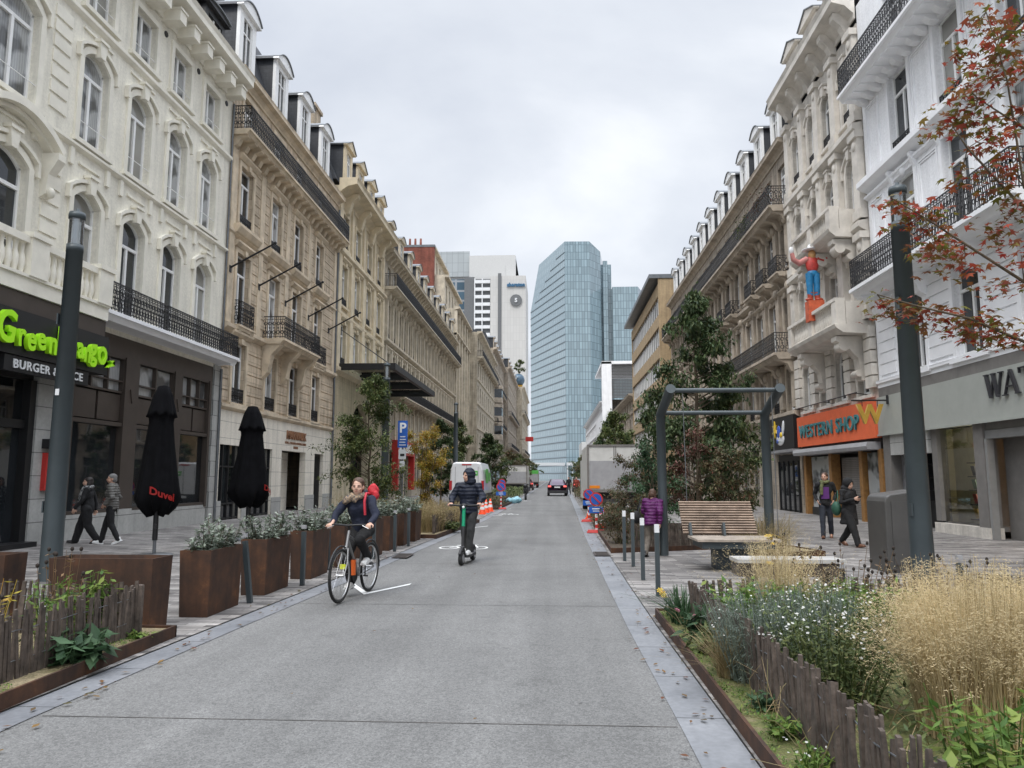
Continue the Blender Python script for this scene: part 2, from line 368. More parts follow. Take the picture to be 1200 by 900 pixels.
# painted markings
M['paint'] = plain('road paint', (.72, .72, .70), .6, var=.12, sc=9)
def chevron(y, x=-2.6, w=.9, d=.95, t=.09):
    b = MB()
    for sg in (-1, 1): b.add([(x, y, .006), (x + sg * w / 2, y + d, .006), (x + sg * w / 2, y + d + t * 2, .006), (x, y + t * 2, .006)], [(0, 1, 2, 3)] if sg > 0 else [(3, 2, 1, 0)])
    o = b.build('road_marking', M['paint']); struct(o)
def bikemark(y, x=-2.05):
    b = MB()
    def ring(cx, cy, r, w=.05, k=20, sy=1.5):
        vs = []
        for i in range(k):
            t = 2 * PI * i / k
            vs += [(cx + r * cos(t), cy + r * sy * sin(t), .006), (cx + (r - w) * cos(t), cy + (r - w) * sy * sin(t), .006)]
        b.add(vs, [(2 * i, (2 * i + 2) % (2 * k), (2 * i + 3) % (2 * k), 2 * i + 1) for i in range(k)])
    def bar(p, q, w=.045):
        d = (Vector(q) - Vector(p)); n = Vector((-d.y, d.x)).normalized() * w / 2; P, Q = Vector(p), Vector(q)
        b.add([(*(P + n), .008), (*(P - n), .008), (*(Q - n), .008), (*(Q + n), .008)], [(0, 1, 2, 3)])
    ring(x - .33, y, .24); ring(x + .33, y, .24)
    bar((x - .33, y), (x - .12, y + .55)); bar((x - .12, y + .55), (x + .22, y + .52)); bar((x + .22, y + .52), (x, y)); bar((x, y), (x - .33, y)); bar((x, y), (x - .12, y + .6)); bar((x + .33, y), (x + .2, y + .68)); bar((x + .1, y + .72), (x + .28, y + .68)); bar((x - .22, y + .62), (x - .02, y + .62))
    struct(b.build('road_marking', M['paint']))
chevron(10.35); bikemark(17.3); chevron(24.0); chevron(31.3, d=.6); chevron(38); bikemark(33.0); chevron(46); bikemark(52)
# ================================================================ facades
def slab_back(mb, L, H, D=11, t=.4, m=0):
    mb.box(0, t, t, D, 0, H, m); mb.box(L - t, L, t, D, 0, H, m); mb.box(t, L - t, D - t, D, 0, H, m)
def wall_rows(mb, L, rows, t=.4, m=0):
    """rows: (z0, z1, [(uc, w, zb, zt, rise)]) solid wall pieces round every opening"""
    for z0, z1, ops in rows:
        ops = sorted(ops); u = 0
        for uc, w, zb, zt, rise in ops:
            a, c = uc - w / 2, uc + w / 2
            if a > u: mb.box(u, a, 0, t, z0, z1, m)
            if zb > z0: mb.box(a, c, 0, t, z0, zb, m)
            if rise > 0:
                n = 8; arc = [(a + w * i / n, zt - rise + rise * (1 - (2 * i / n - 1) ** 2) ** (.5 if rise > .8 * w / 2 else 1)) for i in range(n + 1)]
                for i in range(n):
                    (p, q), (p2, q2) = arc[i], arc[i + 1]
                    mb.add([(p, 0, q), (p2, 0, q2), (p2, 0, z1), (p, 0, z1), (p, t, q), (p2, t, q2), (p2, t, z1), (p, t, z1)],
                           [(0, 1, 2, 3), (0, 4, 5, 1), (3, 2, 6, 7), (4, 7, 6, 5)], m)
            elif zt < z1: mb.box(a, c, 0, t, zt, z1, m)
            u = c
        if u < L: mb.box(u, L, 0, t, z0, z1, m)
WC = {}
def arcp(w, z, rise, n=10):
    return [(-w / 2 + w * i / n, z - rise + rise * (1 - (2 * i / n - 1) ** 2) ** (.5 if rise > .8 * w / 2 else 1)) for i in range(n + 1)]
def ribbon(mb, path, t, y0, y1, m=0):
    """a moulding of thickness t outside the path of (x,z) points"""
    n = len(path); out = []
    for i in range(n):
        a = Vector(path[max(i - 1, 0)]); c = Vector(path[min(i + 1, n - 1)]); d = (c - a).normalized(); out.append(Vector(path[i]) + Vector((-d.y, d.x)) * t)
    for i in range(n - 1):
        (a, b_), (c, d) = path[i], path[i + 1]; e, f = out[i], out[i + 1]
        mb.add([(a, y0, b_), (c, y0, d), (f.x, y0, f.y), (e.x, y0, e.y), (a, y1, b_), (c, y1, d), (f.x, y1, f.y), (e.x, y1, e.y)],
               [(0, 1, 2, 3), (3, 2, 6, 7), (0, 4, 5, 1), (4, 7, 6, 5), (0, 3, 7, 4), (1, 5, 6, 2)], m)
def guard_mesh(w, h=.55, y=-.04):
    mb = MB(); rail_run(mb, [(-w / 2, y), (w / 2, y)], 0, h, .16); return mb
def ring(mb, c, r, ax, rr=.011, k=8, sq=1.0):
    c = Vector(c); ax = Vector(ax); mb.tube([c + ax * (r * cos(2 * PI * i / k)) + Vector((0, 0, sq * r * sin(2 * PI * i / k))) for i in range(k + 1)], rr, 3, 0, False)
def rail_run(mb, pts, z, h, mod=.2, simple=False):
    for (x0, y0), (x1, y1) in zip(pts, pts[1:]):
        a = Vector((x0, y0, z)); c = Vector((x1, y1, z)); L = (c - a).length; d = (c - a) / L; up = Vector((0, 0, 1))
        for hz, rr in ((h, .024), (h * .86, .013), (.07, .016)): mb.tube([a + up * hz, c + up * hz], rr, 4, 0, True, False)
        n = max(1, round(L / mod)); s_ = L / n
        for i in range(n + 1):
            p = a + d * (s_ * i)
            mb.tube([p + up * .02, p + up * h], .015, 4, 0, False, False)
            if i < n and not simple:
                q = p + d * (s_ / 2); r = s_ * .36
                ring(mb, q + up * (h * .86 + h * .07), r * .42, d, .010, 6)
                ring(mb, q + up * (h * .68), r * .95, d, .018); ring(mb, q + up * (h * .28), r * .95, d, .018, 8, 1.15)
                mb.tube([q + up * .07, q + up * (h * .28) + d * r * .5, q + up * (h * .48), q + up * (h * .68) - d * r * .5, q + up * h * .86], .013, 3, 0, False)
                ring(mb, q + up * (h * .48), r * .5, d, .015, 5)
            elif i < n: mb.tube([p + d * s_ * .5 + up * .02, p + d * s_ * .5 + up * h], .01, 3, 0, False)
def win_meshes(w, h, rise, style, trim, hood, guard, dark=False):
    key = (w, h, rise, style, trim, hood, guard, dark)
    if key in WC: return WC[key]
    f = MB(); ww, t = w, .065
    fm = 0
    top = arcp(w - .004, h, rise) if rise else [(-w / 2, h), (w / 2, h)]
    ins = arcp(w - 2 * t, h - t, rise) if rise else [(-w / 2 + t, h - t), (w / 2 - t, h - t)]
    n = len(top)
    for i in range(n - 1):
        (a, b_), (c, d) = ins[i], ins[i + 1]; (e_, f_), (g, h_) = top[i], top[i + 1]
        f.add([(a, 0, b_), (c, 0, d), (g, 0, h_), (e_, 0, f_), (a, .07, b_), (c, .07, d)], [(0, 1, 2, 3), (0, 4, 5, 1)])
    sp = h - rise - (t if rise else t)
    f.box(-w / 2, -w / 2 + t, 0, .07, 0, h - rise if rise else h - .001); f.box(w / 2 - t, w / 2, 0, .07, 0, h - rise if rise else h - .001); f.box(-w / 2 + t, w / 2 - t, 0, .07, 0, t + .05)
    tz = h * (.72 if style != 'low' else .66)
    if style in ('french', 'arch'):
        f.box(-w / 2 + t, w / 2 - t, -.02, .068, tz, tz + .09); f.box(-.045, .045, -.015, .066, t + .05, tz)
    elif style == 'sash': f.box(-.04, .04, -.01, .066, t + .05, h - t - .02)
    elif style == 'low': f.box(-.045, .045, -.015, .066, t + .05, h - t)
    p = MB(); pt = arcp(w - .05, h - .03, max(rise - .01, 0)) if rise else [(-w / 2 + .025, h - .03), (w / 2 - .025, h - .03)]
    p.add([(-w / 2 + .025, .045, .03)] + [(a, .045, b_) for a, b_ in pt] + [(w / 2 - .025, .045, .03)], [list(range(len(pt) + 2))])
    s = None
    if trim:
        s = MB(); tw = .17; path = ([(-w / 2, -.05)] + arcp(w, h, rise) + [(w / 2, -.05)]) if rise else [(-w / 2, -.05), (-w / 2, h), (w / 2, h), (w / 2, -.05)]
        if rise: ribbon(s, path, tw, -.30, -.24)
        else:
            s.box(-w / 2 - tw, -w / 2, -.30, -.24, -.05, h + tw); s.box(w / 2, w / 2 + tw, -.30, -.24, -.05, h + tw); s.box(-w / 2, w / 2, -.30, -.24, h, h + tw)
        s.box(-w / 2 - tw - .08, w / 2 + tw + .08, -.38, -.235, -.17, -.052)
        if hood == 'arch':
            hp = arcp(w + 2 * tw + .06, h + tw + .03, rise); ribbon(s, [(hp[0][0], hp[0][1] - .32)] + hp + [(hp[-1][0], hp[-1][1] - .32)], .09, -.37, -.245)
            s.extr([(-.10, h - .08), (.10, h - .08), (.16, h + .34), (-.16, h + .34)], -.42, -.25, 0, 'y')
            s.box(-.2, .2, -.46, -.246, h + .34, h + .42)
        elif hood == 'flat':
            s.extr([(-.24, h + tw), (-.34, h + tw + .04), (-.46, h + tw + .16), (-.46, h + tw + .24), (-.24, h + tw + .27)], -w / 2 - tw - .12, w / 2 + tw + .12)
            s.extr([(-.09, h - .04), (.09, h - .04), (.13, h + tw), (-.13, h + tw)], -.40, -.246, 0, 'y')
        elif hood == 'ornate':
            s.extr([(-.24, h + tw + .2), (-.34, h + tw + .24), (-.50, h + tw + .36), (-.50, h + tw + .44), (-.24, h + tw + .48)], -w / 2 - tw - .15, w / 2 + tw + .15)
            for sg in (-1, 1):
                x = sg * (w / 2 + tw * .5 + .02); s.extr([(-.245, h - .15), (-.3, h - .12), (-.45, h + tw + .1), (-.45, h + tw + .2), (-.245, h + tw + .2)], x - .07, x + .07)
            s.ell((0, -.28, h + tw * .6), (.17, .1, .2), None, 8, 6)
            for sg in (-1, 1): s.ell((sg * .3, -.27, h + tw * .75), (.2, .06, .09), None, 7, 5)
        elif hood == 'ped':
            s.extr([(-w / 2 - tw - .1, h + tw + .05), (w / 2 + tw + .1, h + tw + .05), (0, h + tw + .5)], -.42, -.245, 0, 'y')
    g = guard_mesh(w, .55 if guard is True else guard, -.22) if guard else None
    r_ = rw.random(); r = (f.mesh('window', M['dframe'] if dark else M['frame']), p.mesh('pane', M['glass']), p.mesh('pane', M['cglass']), s.mesh('surround', M[trim]) if s else None, g.mesh('window_guard', M['iron']) if g else None, p.mesh('pane', M['blindglass']))
    WC[key] = r; return r
rw = random.Random(3)
def place_win(b, uc, w, zb, zt, rise=0, style='french', trim=None, hood=None, guard=False, dark=False, y=.16, cur=.45):
    f, p, pc, s, g, pl_ = win_meshes(round(w, 3), round(zt - zb, 3), rise, style, trim, hood, guard, dark)
    o = ob('window', f, b, (uc, y, zb)); q_ = rw.random(); ob('pane', pc if q_ < cur else (pl_ if q_ > .82 and not dark else p), o)
    if s: ob('surround', s, o, (0, .08, 0))
    if g: ob('window_guard', g, o, (0, .08, 0))
    return o
def cornice(b, u0, u1, z, proj=.6, h=.6, br=.8, mat='limetrim', name='cornice', bw=.2, bd=None, bh=None, pitch=0):
    m = MB(); m.extr([(0, z), (-.06, z), (-.06, z + h * .2), (-proj * .45, z + h * .5), (-proj, z + h * .62), (-proj, z + h * .85), (-proj * 1.08, z + h), (0, z + h)], u0, u1)
    if br:
        n = max(1, round((u1 - u0) / br)); st = (u1 - u0) / n; bh = bh or h * .6; bd = bd or proj * .72
        for i in range(n):
            c = u0 + st * (i + .5); m.extr([(.002, z - bh * .6), (-bd * .3, z - bh * .5), (-bd * .55, z + h * .05), (-bd, z + h * .3), (-bd, z + h * .52), (.002, z + h * .52)], c - bw / 2, c + bw / 2)
    return m.build(name, M[mat], b)
def course(b, u0, u1, z, proj=.12, h=.25, mat='limetrim'):
    m = MB(); m.extr([(0, z), (-proj * .5, z + h * .2), (-proj, z + h * .5), (-proj, z + h), (0, z + h * 1.15)], u0, u1); return m.build('string_course', M[mat], b)
def balcony(b, u0, u1, z, proj=.9, h=.95, t=.2, mat='limetrim', br=1.5, simple=False, mod=.2, bdrop=.5, bw=.22):
    m = MB(); m.extr([(0, z - t), (-proj * .8, z - t), (-proj * .9, z - t * .4), (-proj, z - t * .4), (-proj, z), (0, z)], u0, u1)
    n = max(2, round((u1 - u0) / br) + 1)
    for i in range(n):
        c = u0 + .25 + (u1 - u0 - .5) * i / (n - 1); m.extr([(.002, z - t - bdrop), (-proj * .25, z - t - bdrop * .8), (-proj * .4, z - t - bdrop * .3), (-proj * .78, z - t - .06), (-proj * .78, z - t + .002), (.002, z - t + .002)], c - bw / 2, c + bw / 2)
    o = m.build('balcony', M[mat], b)
    r = MB(); e = .06; rail_run(r, [(u0 + e, -.02), (u0 + e, -proj + e), (u1 - e, -proj + e), (u1 - e, -.02)], z, h, mod, simple)
    r.build('railing', M['iron'], o); return o
def mansard(b, L, z, h=3, y0=.25, y1=1.7, D=11, mat='slate', u0=0):
    m = MB(); m.extr([(y0, z), (y1, z + h), (D * .5, z + h + 1.0), (D, z + h * .6), (D, z)], u0 + .003, u0 + L - .003)
    o = m.build('roof', M[mat], b)
    for p in o.data.polygons: p.material_index = 0
    return o
DC = {}
def dormer(b, uc, z, w=1.3, h=2.2, y=.1, d=1.5, face='frame', roof='zinc', cheek='slate', rise=.35, ww=.75, style='seg'):
    key = (w, h, d, face, roof, cheek, rise, ww, style)
    if key not in DC:
        m = MB(); wt = h * .14
        m.box(-w / 2, -w / 2 + .02, .12, d, 0, h, 1); m.box(w / 2 - .02, w / 2, .12, d, 0, h, 1)
        m.box(-w / 2 - .03, -ww / 2, 0, .14, 0, h, 0); m.box(ww / 2, w / 2 + .03, 0, .14, 0, h, 0); m.box(-ww / 2, ww / 2, 0, .14, 0, .14, 0); m.box(-ww / 2, ww / 2, 0, .14, h - .25, h, 0)
        ar = arcp(w + .3, h + rise + .08, rise) if style == 'seg' else [(-w / 2 - .2, h + .06), (0, h + rise + .12), (w / 2 + .2, h + .06)]
        lo = [(-w / 2 - .18, h), (w / 2 + .18, h)]
        m.extr(ar + lo[::-1], -.16, .1, 0, 'y')
        m.extr([(a, c + .05) for a, c in ar] + [(a, c + .004) for a, c in ar[::-1]], -.22, d + .3, 2, 'y')
        m.extr(ar + lo[::-1], .1, d + .2, 1, 'y')
        f = MB(); hh = h - .39
        f.box(-ww / 2, -ww / 2 + .05, .06, .1, .14, .14 + hh); f.box(ww / 2 - .05, ww / 2, .06, .1, .14, .14 + hh); f.box(-.03, .03, .05, .1, .14, .14 + hh); f.box(-ww / 2 + .05, ww / 2 - .05, .055, .1, .14 + hh * .7, .2 + hh * .7)
        f.add([(-ww / 2, .1, .14), (ww / 2, .1, .14), (ww / 2, .1, .14 + hh), (-ww / 2, .1, .14 + hh)], [(0, 1, 2, 3)], 1)
        DC[key] = (m.mesh('dormer', [M[face], M[cheek], M[roof]]), f.mesh('window', [M['frame'], M['glass']]))
    o = ob('dormer', DC[key][0], b, (uc, y, z)); ob('window', DC[key][1], o); return o
def building(side, Y0, Y1, label, name='stone_building', cat='building', X=None):
    if side == 'L': b = thing(name, label, cat, (XL if X is None else X, Y0, 0), rad(90))
    else: b = thing(name, label, cat, (XR if X is None else X, Y1, 0), rad(-90))
    return b
# ================================================================ LEFT 1: cream stucco house over the burger restaurant (Y 8 .. 26.5)
def u_(Y, Y0): return Y - Y0
Y0 = 6.0; L = 20.55
b1 = building('L', Y0, Y0 + L, 'cream stucco house with arched windows above a dark brown restaurant front', 'stucco_house', 'house')
cols = [15.35, 18.25, 20.45, 22.65, 24.85]; extra = [8.0, 10.3, 12.6]
w2, wb = 1.15, 1.35
rows = [(5.6, 10.0, [(u_(y, Y0), wb if y == 15.35 else w2, 6.05, 9.12, .3) for y in cols] + [(u_(y, Y0), w2, 6.05, 9.12, .3) for y in extra]),
        (10.0, 13.75, [(u_(y, Y0), wb if y == 15.35 else w2, 10.42, 12.98, .3) for y in cols] + [(u_(y, Y0), w2, 10.42, 12.98, .3) for y in extra]),
        (13.75, 16.9, [(u_(y, Y0), w2, 14.12, 15.62, 0) for y in cols + extra])]
m = MB(); wall_rows(m, L, rows); slab_back(m, L, 16.9)
m.build('wall', M['cream'], b1)
for y in cols + extra:
    big = y == 15.35; ww = wb if big else w2
    place_win(b1, u_(y, Y0), ww, 6.05, 9.12, .3, 'arch', 'creamtrim', 'arch')
    place_win(b1, u_(y, Y0), ww, 10.42, 12.98, .3, 'arch', 'creamtrim', 'arch', cur=.8)
    place_win(b1, u_(y, Y0), w2, 14.12, 15.62, 0, 'low', 'creamtrim', None, cur=.8)
    g = MB()
    for z in (6.95, 10.9, 14.45): g.tube([(u_(y, Y0) - ww / 2, -.02, z), (u_(y, Y0) + ww / 2, -.02, z)], .012, 5)
    g.split('window_bar', M['frame'], b1)
course(b1, 0, L, 10.05, .12, .14, 'creamtrim'); course(b1, 0, L, 13.62, .12, .2, 'creamtrim')
m = MB()
for y in cols + extra:
    u = u_(y, Y0)
    m.box(u - .45, u + .45, -.05, .003, 9.74, 9.80); m.box(u - .85, u - .70, -.07, .003, 9.6, 10.05); m.box(u + .70, u + .85, -.07, .003, 9.6, 10.05); m.box(u - .65, u + .65, -.05, .003, 13.42, 13.48)
for u in (u_(13.95, Y0), u_(16.85, Y0)):
    for k in range(17):
        z = 6.7 + k * .4
        if abs(z - 10.1) > .3: m.box(u - .32, u + .32, -.035, .003, z, z + .3)
m.split('panel_moulding', M['creamtrim'], b1)
m = MB(); hp = arcp(2.7, 10.0, .55, 14); ribbon(m, hp, .16, -.38, .003); ribbon(m, [(a, c - .12) for a, c in hp], .11, -.2, .003)
m2 = MB()
for p, i in zip(m.v, range(len(m.v))): m2.v.append((p[0] + u_(15.35, Y0), p[1], p[2]))
m2.f, m2.m, m2.s = m.f, m.m, m.s
for sg in (-1, 1):
    c = u_(15.35, Y0) + sg * 1.25; m2.extr([(.003, 8.3), (-.15, 8.4), (-.2, 8.9), (-.42, 9.25), (-.42, 9.42), (.003, 9.42)], c - .13, c + .13); m2.ell((c, -.2, 8.45), (.1, .1, .14), None, 8, 6)
m2.build('window_pediment', M['creamtrim'], b1)
cornice(b1, 0, L + .0, 16.1, .8, .9, 0, 'creamtrim')
m = MB()
for i in range(22): c = .47 + i * .935; m.box(c - .2, c + .2, -.62, .0, 16.02, 16.38); m.box(c - .23, c + .23, -.66, .0, 16.38, 16.45)
m.split('modillion', M['creamtrim'], b1)
m = MB()
for i in range(9): m.lathe([(.0, 0), (.13, 0), (.13, .02), (.09, .02), (.0, .02)], (0, 0, 0), 10)
m = MB()
for y in (19.35, 21.55, 23.75, 26.0):
    c = (u_(y, Y0), -.0, 15.75); m.tube([(c[0], .01, c[2]), (c[0], -.03, c[2])], .1, 10)
m.split('vent', M['black'], b1)
mansard(b1, L, 17.0, 2.6, .1, 1.3)
for y in (24.9, 21.9, 18.9): dormer(b1, u_(y, Y0), 17.1, 1.5, 1.55, .05, 1.4, 'black', 'zinc', 'black', .12, 1.1)
# stone balustrade balcony over the sign and the iron balcony further on
m = MB(); e0, e1 = u_(12.6, Y0), u_(18.2, Y0)
m.box(e0, e1, -.85, 0, 5.62, 5.95); m.box(e0, e1, -.9, -.6, 5.95, 6.02); m.box(e0, e1, -.88, -.62, 6.72, 6.88)
for c in (e0 + .3, e0 + 2.85, e1 - .28): m.box(c - .28, c + .28, -.93, -.58, 6.0, 6.86); m.box(c - .32, c + .32, -.97, -.56, 6.86, 6.98)
n = 22
for i in range(n):
    c = e0 + .55 + (e1 - e0 - 1.1) * (i + .5) / n
    if abs(c - e0 - 2.85) < .3: continue
    m.lathe([(.05, 0), (.06, .1), (.09, .22), (.075, .38), (.045, .5), (.05, .6), (.06, .7)], (c, -.75, 6.02), 8)
m.box(e1 - .3, e1, -.6, 0, 6.0, 6.86)
m.build('balustrade', M['creamtrim'], b1)
balcony(b1, e1 + .02, L - .02, 6.0, .75, .78, .25, 'whitetrim', 40, False, .15, .05)
# ground floor: bronze shopfront
m = MB(); m.box(0, L, .25, .4, .0, 5.6, 0)
m.build('shop_wall', M['bronze'], b1)
us = [u_(18.25, Y0), u_(20.75, Y0), u_(21.15, Y0), u_(23.45, Y0), u_(23.75, Y0), u_(25.75, Y0)]
fr = MB(); pn = MB()
fr.box(u_(18.2, Y0), L - .55, -.02, .25, 5.05, 5.6)
for a, c in ((18.28, 20.5), (21.2, 23.3), (23.8, 25.75)):
    a, c = u_(a, Y0), u_(c, Y0)
    pn.add([(a + .02, .12, .75), (c - .02, .12, .75), (c - .02, .12, 3.05), (a + .02, .12, 3.05)], [(0, 1, 2, 3)])
    for z0, z1, y in ((3.05, 3.16, -.03), (4.0, 4.06, .02), (4.98, 5.05, -.02), (.66, .75, -.02)): fr.box(a, c, y, .25, z0, z1)
    fr.box(a + .02, (a + c) / 2 - .05, .06, .25, 3.2, 3.96); fr.box((a + c) / 2 + .05, c - .02, .06, .25, 3.2, 3.96)
    n = 3 if a != u_(21.2, Y0) else 2
    for i in range(n + 1):
        x = a + (c - a) * i / n; fr.box(x - .03, x + .03, 0, .24, 4.06, 4.98)
    fr.box(a, c, .01, .24, 4.32, 4.36)
    pn.add([(a, .13, 4.08), (c, .13, 4.08), (c, .13, 4.96), (a, .13, 4.96)], [(0, 1, 2, 3)], 1)
for a, c in ((20.5, 21.2), (23.3, 23.8), (18.1, 18.28), (25.75, 25.9)): fr.box(u_(a, Y0), u_(c, Y0), -.06, .25, .6, 5.05)
for x in (20.85, 23.55): fr.extr([(u_(x, Y0) - .11, 4.15), (u_(x, Y0) + .11, 4.15), (u_(x, Y0), 3.75)], -.09, -.05, 0, 'y')
fr.build('shop_frame', M['bronze'], b1); pn.build('shop_window', [M['bglass'], M['cglass']], b1)
m = MB(); m.box(u_(18.1, Y0), u_(25.9, Y0), -.03, .25, 0, .66)
for a, c in ((16.95, 18.1),): m.box(u_(a, Y0), u_(c, Y0), -.05, .25, 0, 4.25)
m.box(u_(20.5, Y0), u_(21.15, Y0), -.10, -.02, 0, .72); m.box(L - .5, L - .02, -.06, .25, 0, 5.7)
M['greystone'] = stone('grey granite cladding', (.42, .42, .40), (.38, .38, .365), 20, .55, .012, .35, .12, .6, .2, .1)
m.build('plinth', M['greystone'], b1)
m = MB(); m.box(0, u_(16.95, Y0), .1, .25, 3.9, 5.6); m.box(u_(16.75, Y0), u_(16.95, Y0), .0, .25, 0, 3.9); m.box(u_(15.7, Y0), u_(15.82, Y0), .1, .25, 0, 3.9); m.box(0, u_(16.9, Y0), .08, .24, 2.75, 2.95); m.box(u_(14, Y0), u_(16.95, Y0), -.3, .25, 0, .13)
m.build('door_frame', M['black'], b1)
m = MB(); m.add([(0, .2, .1), (u_(16.8, Y0), .2, .1), (u_(16.8, Y0), .2, 3.9), (0, .2, 3.9)], [(0, 1, 2, 3)]); dd = m.build('door', M['bglass'], b1)
m = MB(); m.tube([(u_(15.9, Y0), .02, .9), (u_(15.9, Y0), .02, 1.6)], .02, 6); m.build('handle', M['gold'], dd)
m = MB(); m.tube([(L - .04, -.1, 0), (L - .04, -.1, 5.6)], .05, 8); m.tube([(L - .04, -.08, 6), (L - .04, -.08, 16)], .04, 8); m.build('drainpipe', M['zinc'], b1)
# sign: a black board box with lime lettering
sg = thing('shop_sign', 'black sign board with lime green GreenMango lettering over the restaurant door', 'sign', (XL, 8.0, 0), rad(90))
m = MB(); m.box(0, 18.2 - 8, -.80, .0, 5.22, 5.6); m.build('fascia', M['bronze'], sg)
m = MB(); m.box(0, 18.3 - 8, -.86, -.0, 4.22, 5.2); m.build('board', M['black'], sg)
glx = [('G', 14.55, .95, 0, 6), ('r', 15.02, .72, -.02, -3), ('e', 15.32, .74, -.06, 4), ('e', 15.66, .74, .0, -4), ('n', 16.02, .74, -.03, 2), ('M', 16.53, .92, .0, 0), ('a', 17.03, .74, .04, -5), ('n', 17.28, .70, -.02, 3), ('g', 17.52, .78, .08, -4), ('o', 17.86, .92, .02, 6)]
ltr = []
for ch, y, s_, dz, r_ in glx:
    o = text(ch, s_, .05, 'lettering', M['lime_letter'], sg, TM((y - 8, -.93, 4.44 + dz), 90, 0, r_), .022, 'CENTER', .78)
m = MB()
for i, s1 in ((0, -1), (1, 1)):
    cx = (14.15 if s1 < 0 else 18.15) - 8
    m.extr([(cx - .28 * s1 * -1, 4.48), (cx, 4.40), (cx + .26 * s1, 4.62), (cx + .05 * s1, 4.58)][::1], -.98, -.88, 0, 'y')
m.build('leaf_emblem', M['lime_letter'], sg)
s2 = thing('shop_sign', 'small black BURGER & JUICE sign under the lime lettering', 'sign', (XL, 8.0, 0), rad(90))
m = MB(); m.box(14.75 - 8, 17.6 - 8, -.83, -.70, 3.86, 4.2); m.build('board', M['black'], s2)
text('BURGER & JUICE', .27, .012, 'lettering', M['whitep'], s2, TM((16.17 - 8, -.845, 3.94)), .004, 'CENTER', 1.08, 0, 1.12)
mn = thing('menu_case', 'red framed menu case on grey pier beside the restaurant door', 'menu case', (XL, 17.45, 1.75), rad(90))
m = MB(); m.box(-.2, .2, -.16, -.05, -.45, .45, 0); m.build('case', M['redpaint'], mn); m = MB(); m.box(-.13, .13, -.172, -.162, -.36, .36, 0); m.build('menu_sheet', M['whitep'], mn)
m = MB(); m.box(-.25, .25, -.3, -.052, .55, .78); m.build('lamp_hood', M['black'], mn)
# ================================================================ LEFT 2: honey limestone hotel (26.6 .. 40.8)
Y0 = 26.6; L = 14.2
b2 = building('L', Y0, Y0 + L, 'honey limestone building with two black iron balconies and four white dormers', 'limestone_building')
cs = [28.15, 31.45, 34.35, 37.6]; w = 1.25
R_ = lambda zb, zt, ris=0: [(u_(y, Y0), w, zb, zt, ris) for y in cs]
m = MB(); wall_rows(m, L, [(4.15, 7.25, R_(4.5, 6.85)), (7.25, 11.2, R_(7.5, 10.4)), (11.2, 15.0, R_(11.6, 13.95)), (15.0, 17.5, R_(15.12, 16.85))]); slab_back(m, L, 17.5); m.build('wall', M['lime'], b2)
for i, y in enumerate(cs):
    u = u_(y, Y0)
    place_win(b2, u, w, 4.5, 6.85, 0, 'french', 'limetrim', 'flat', .55, cur=.3); place_win(b2, u, w, 7.5, 10.4, 0, 'french', 'limetrim', 'flat', False, cur=.3)
    place_win(b2, u, w, 11.6, 13.95, 0, 'french', 'limetrim', 'flat', .4, cur=.3); place_win(b2, u, w, 15.12, 16.85, 0, 'french', 'limetrim', None, cur=.3)
course(b2, 0, L, 4.15, .14, .22); course(b2, 0, L, 7.15, .2, .28); course(b2, 0, L, 10.95, .12, .18)
m = MB()
for y in cs: m.extr([(.003, 11.0), (-.2, 11.1), (-.32, 11.3), (-.32, 11.42), (.003, 11.42)], u_(y, Y0) - 1.1, u_(y, Y0) + 1.1)
for k in range(5):
    u = (0.35, 3.2, 6.3, 9.4, L - .35)[k]; m.box(u - .22, u + .22, -.06, .003, 7.45, 14.4)
m.split('pilaster', M['limetrim'], b2)
m = MB()
for z in [4.5 + i * .42 for i in range(26)]:
    if 7 < z < 7.5 or z > 14.3: continue
    for k in range(3): 
        a, c = ((1.0 + 1.4, 4.0), (5.7, 6.95), (8.6, 10.2))[k]
        m.box(a, c, -.03, .003, z, z + .37)
    m.box(.02, .7, -.03, .003, z, z + .37); m.box(11.9, L - .05, -.03, .003, z, z + .37)
m.split('rustication', M['lime'], b2)
balcony(b2, -.0, L + .0, 15.05, .75, .95, .22, 'limetrim', .72, False, .16, .45, .26)
balcony(b2, u_(30.4, Y0), u_(35.3, Y0), 7.5, 1.0, .95, .24, 'limetrim', 2.1, False, .2, 1.5, .4)
balcony(b2, u_(27.4, Y0), u_(28.95, Y0), 7.5, .3, .95, .2, 'limetrim', 2, False, .2, .1)
balcony(b2, u_(36.8, Y0), u_(38.6, Y0), 7.5, .3, .95, .2, 'limetrim', 2, False, .2, .1)
cornice(b2, 0, L, 17.2, .38, .5, 0)
mansard(b2, L, 17.7, 3.5, .0, 1.1)
for y in (27.3, 31.1, 34.3, 37.6): dormer(b2, u_(y, Y0), 17.72, 1.5, 2.4, -.15, 1.7, 'frame', 'zinc', 'slate', .4, .85)
m = MB(); m.box(L - 1.3, L - .1, 1.2, 3.4, 17.7, 22.8); m.box(L - 1.4, L - .0, 1.1, 3.5, 22.8, 23.0); m.build('chimney', M['lime'], b2)
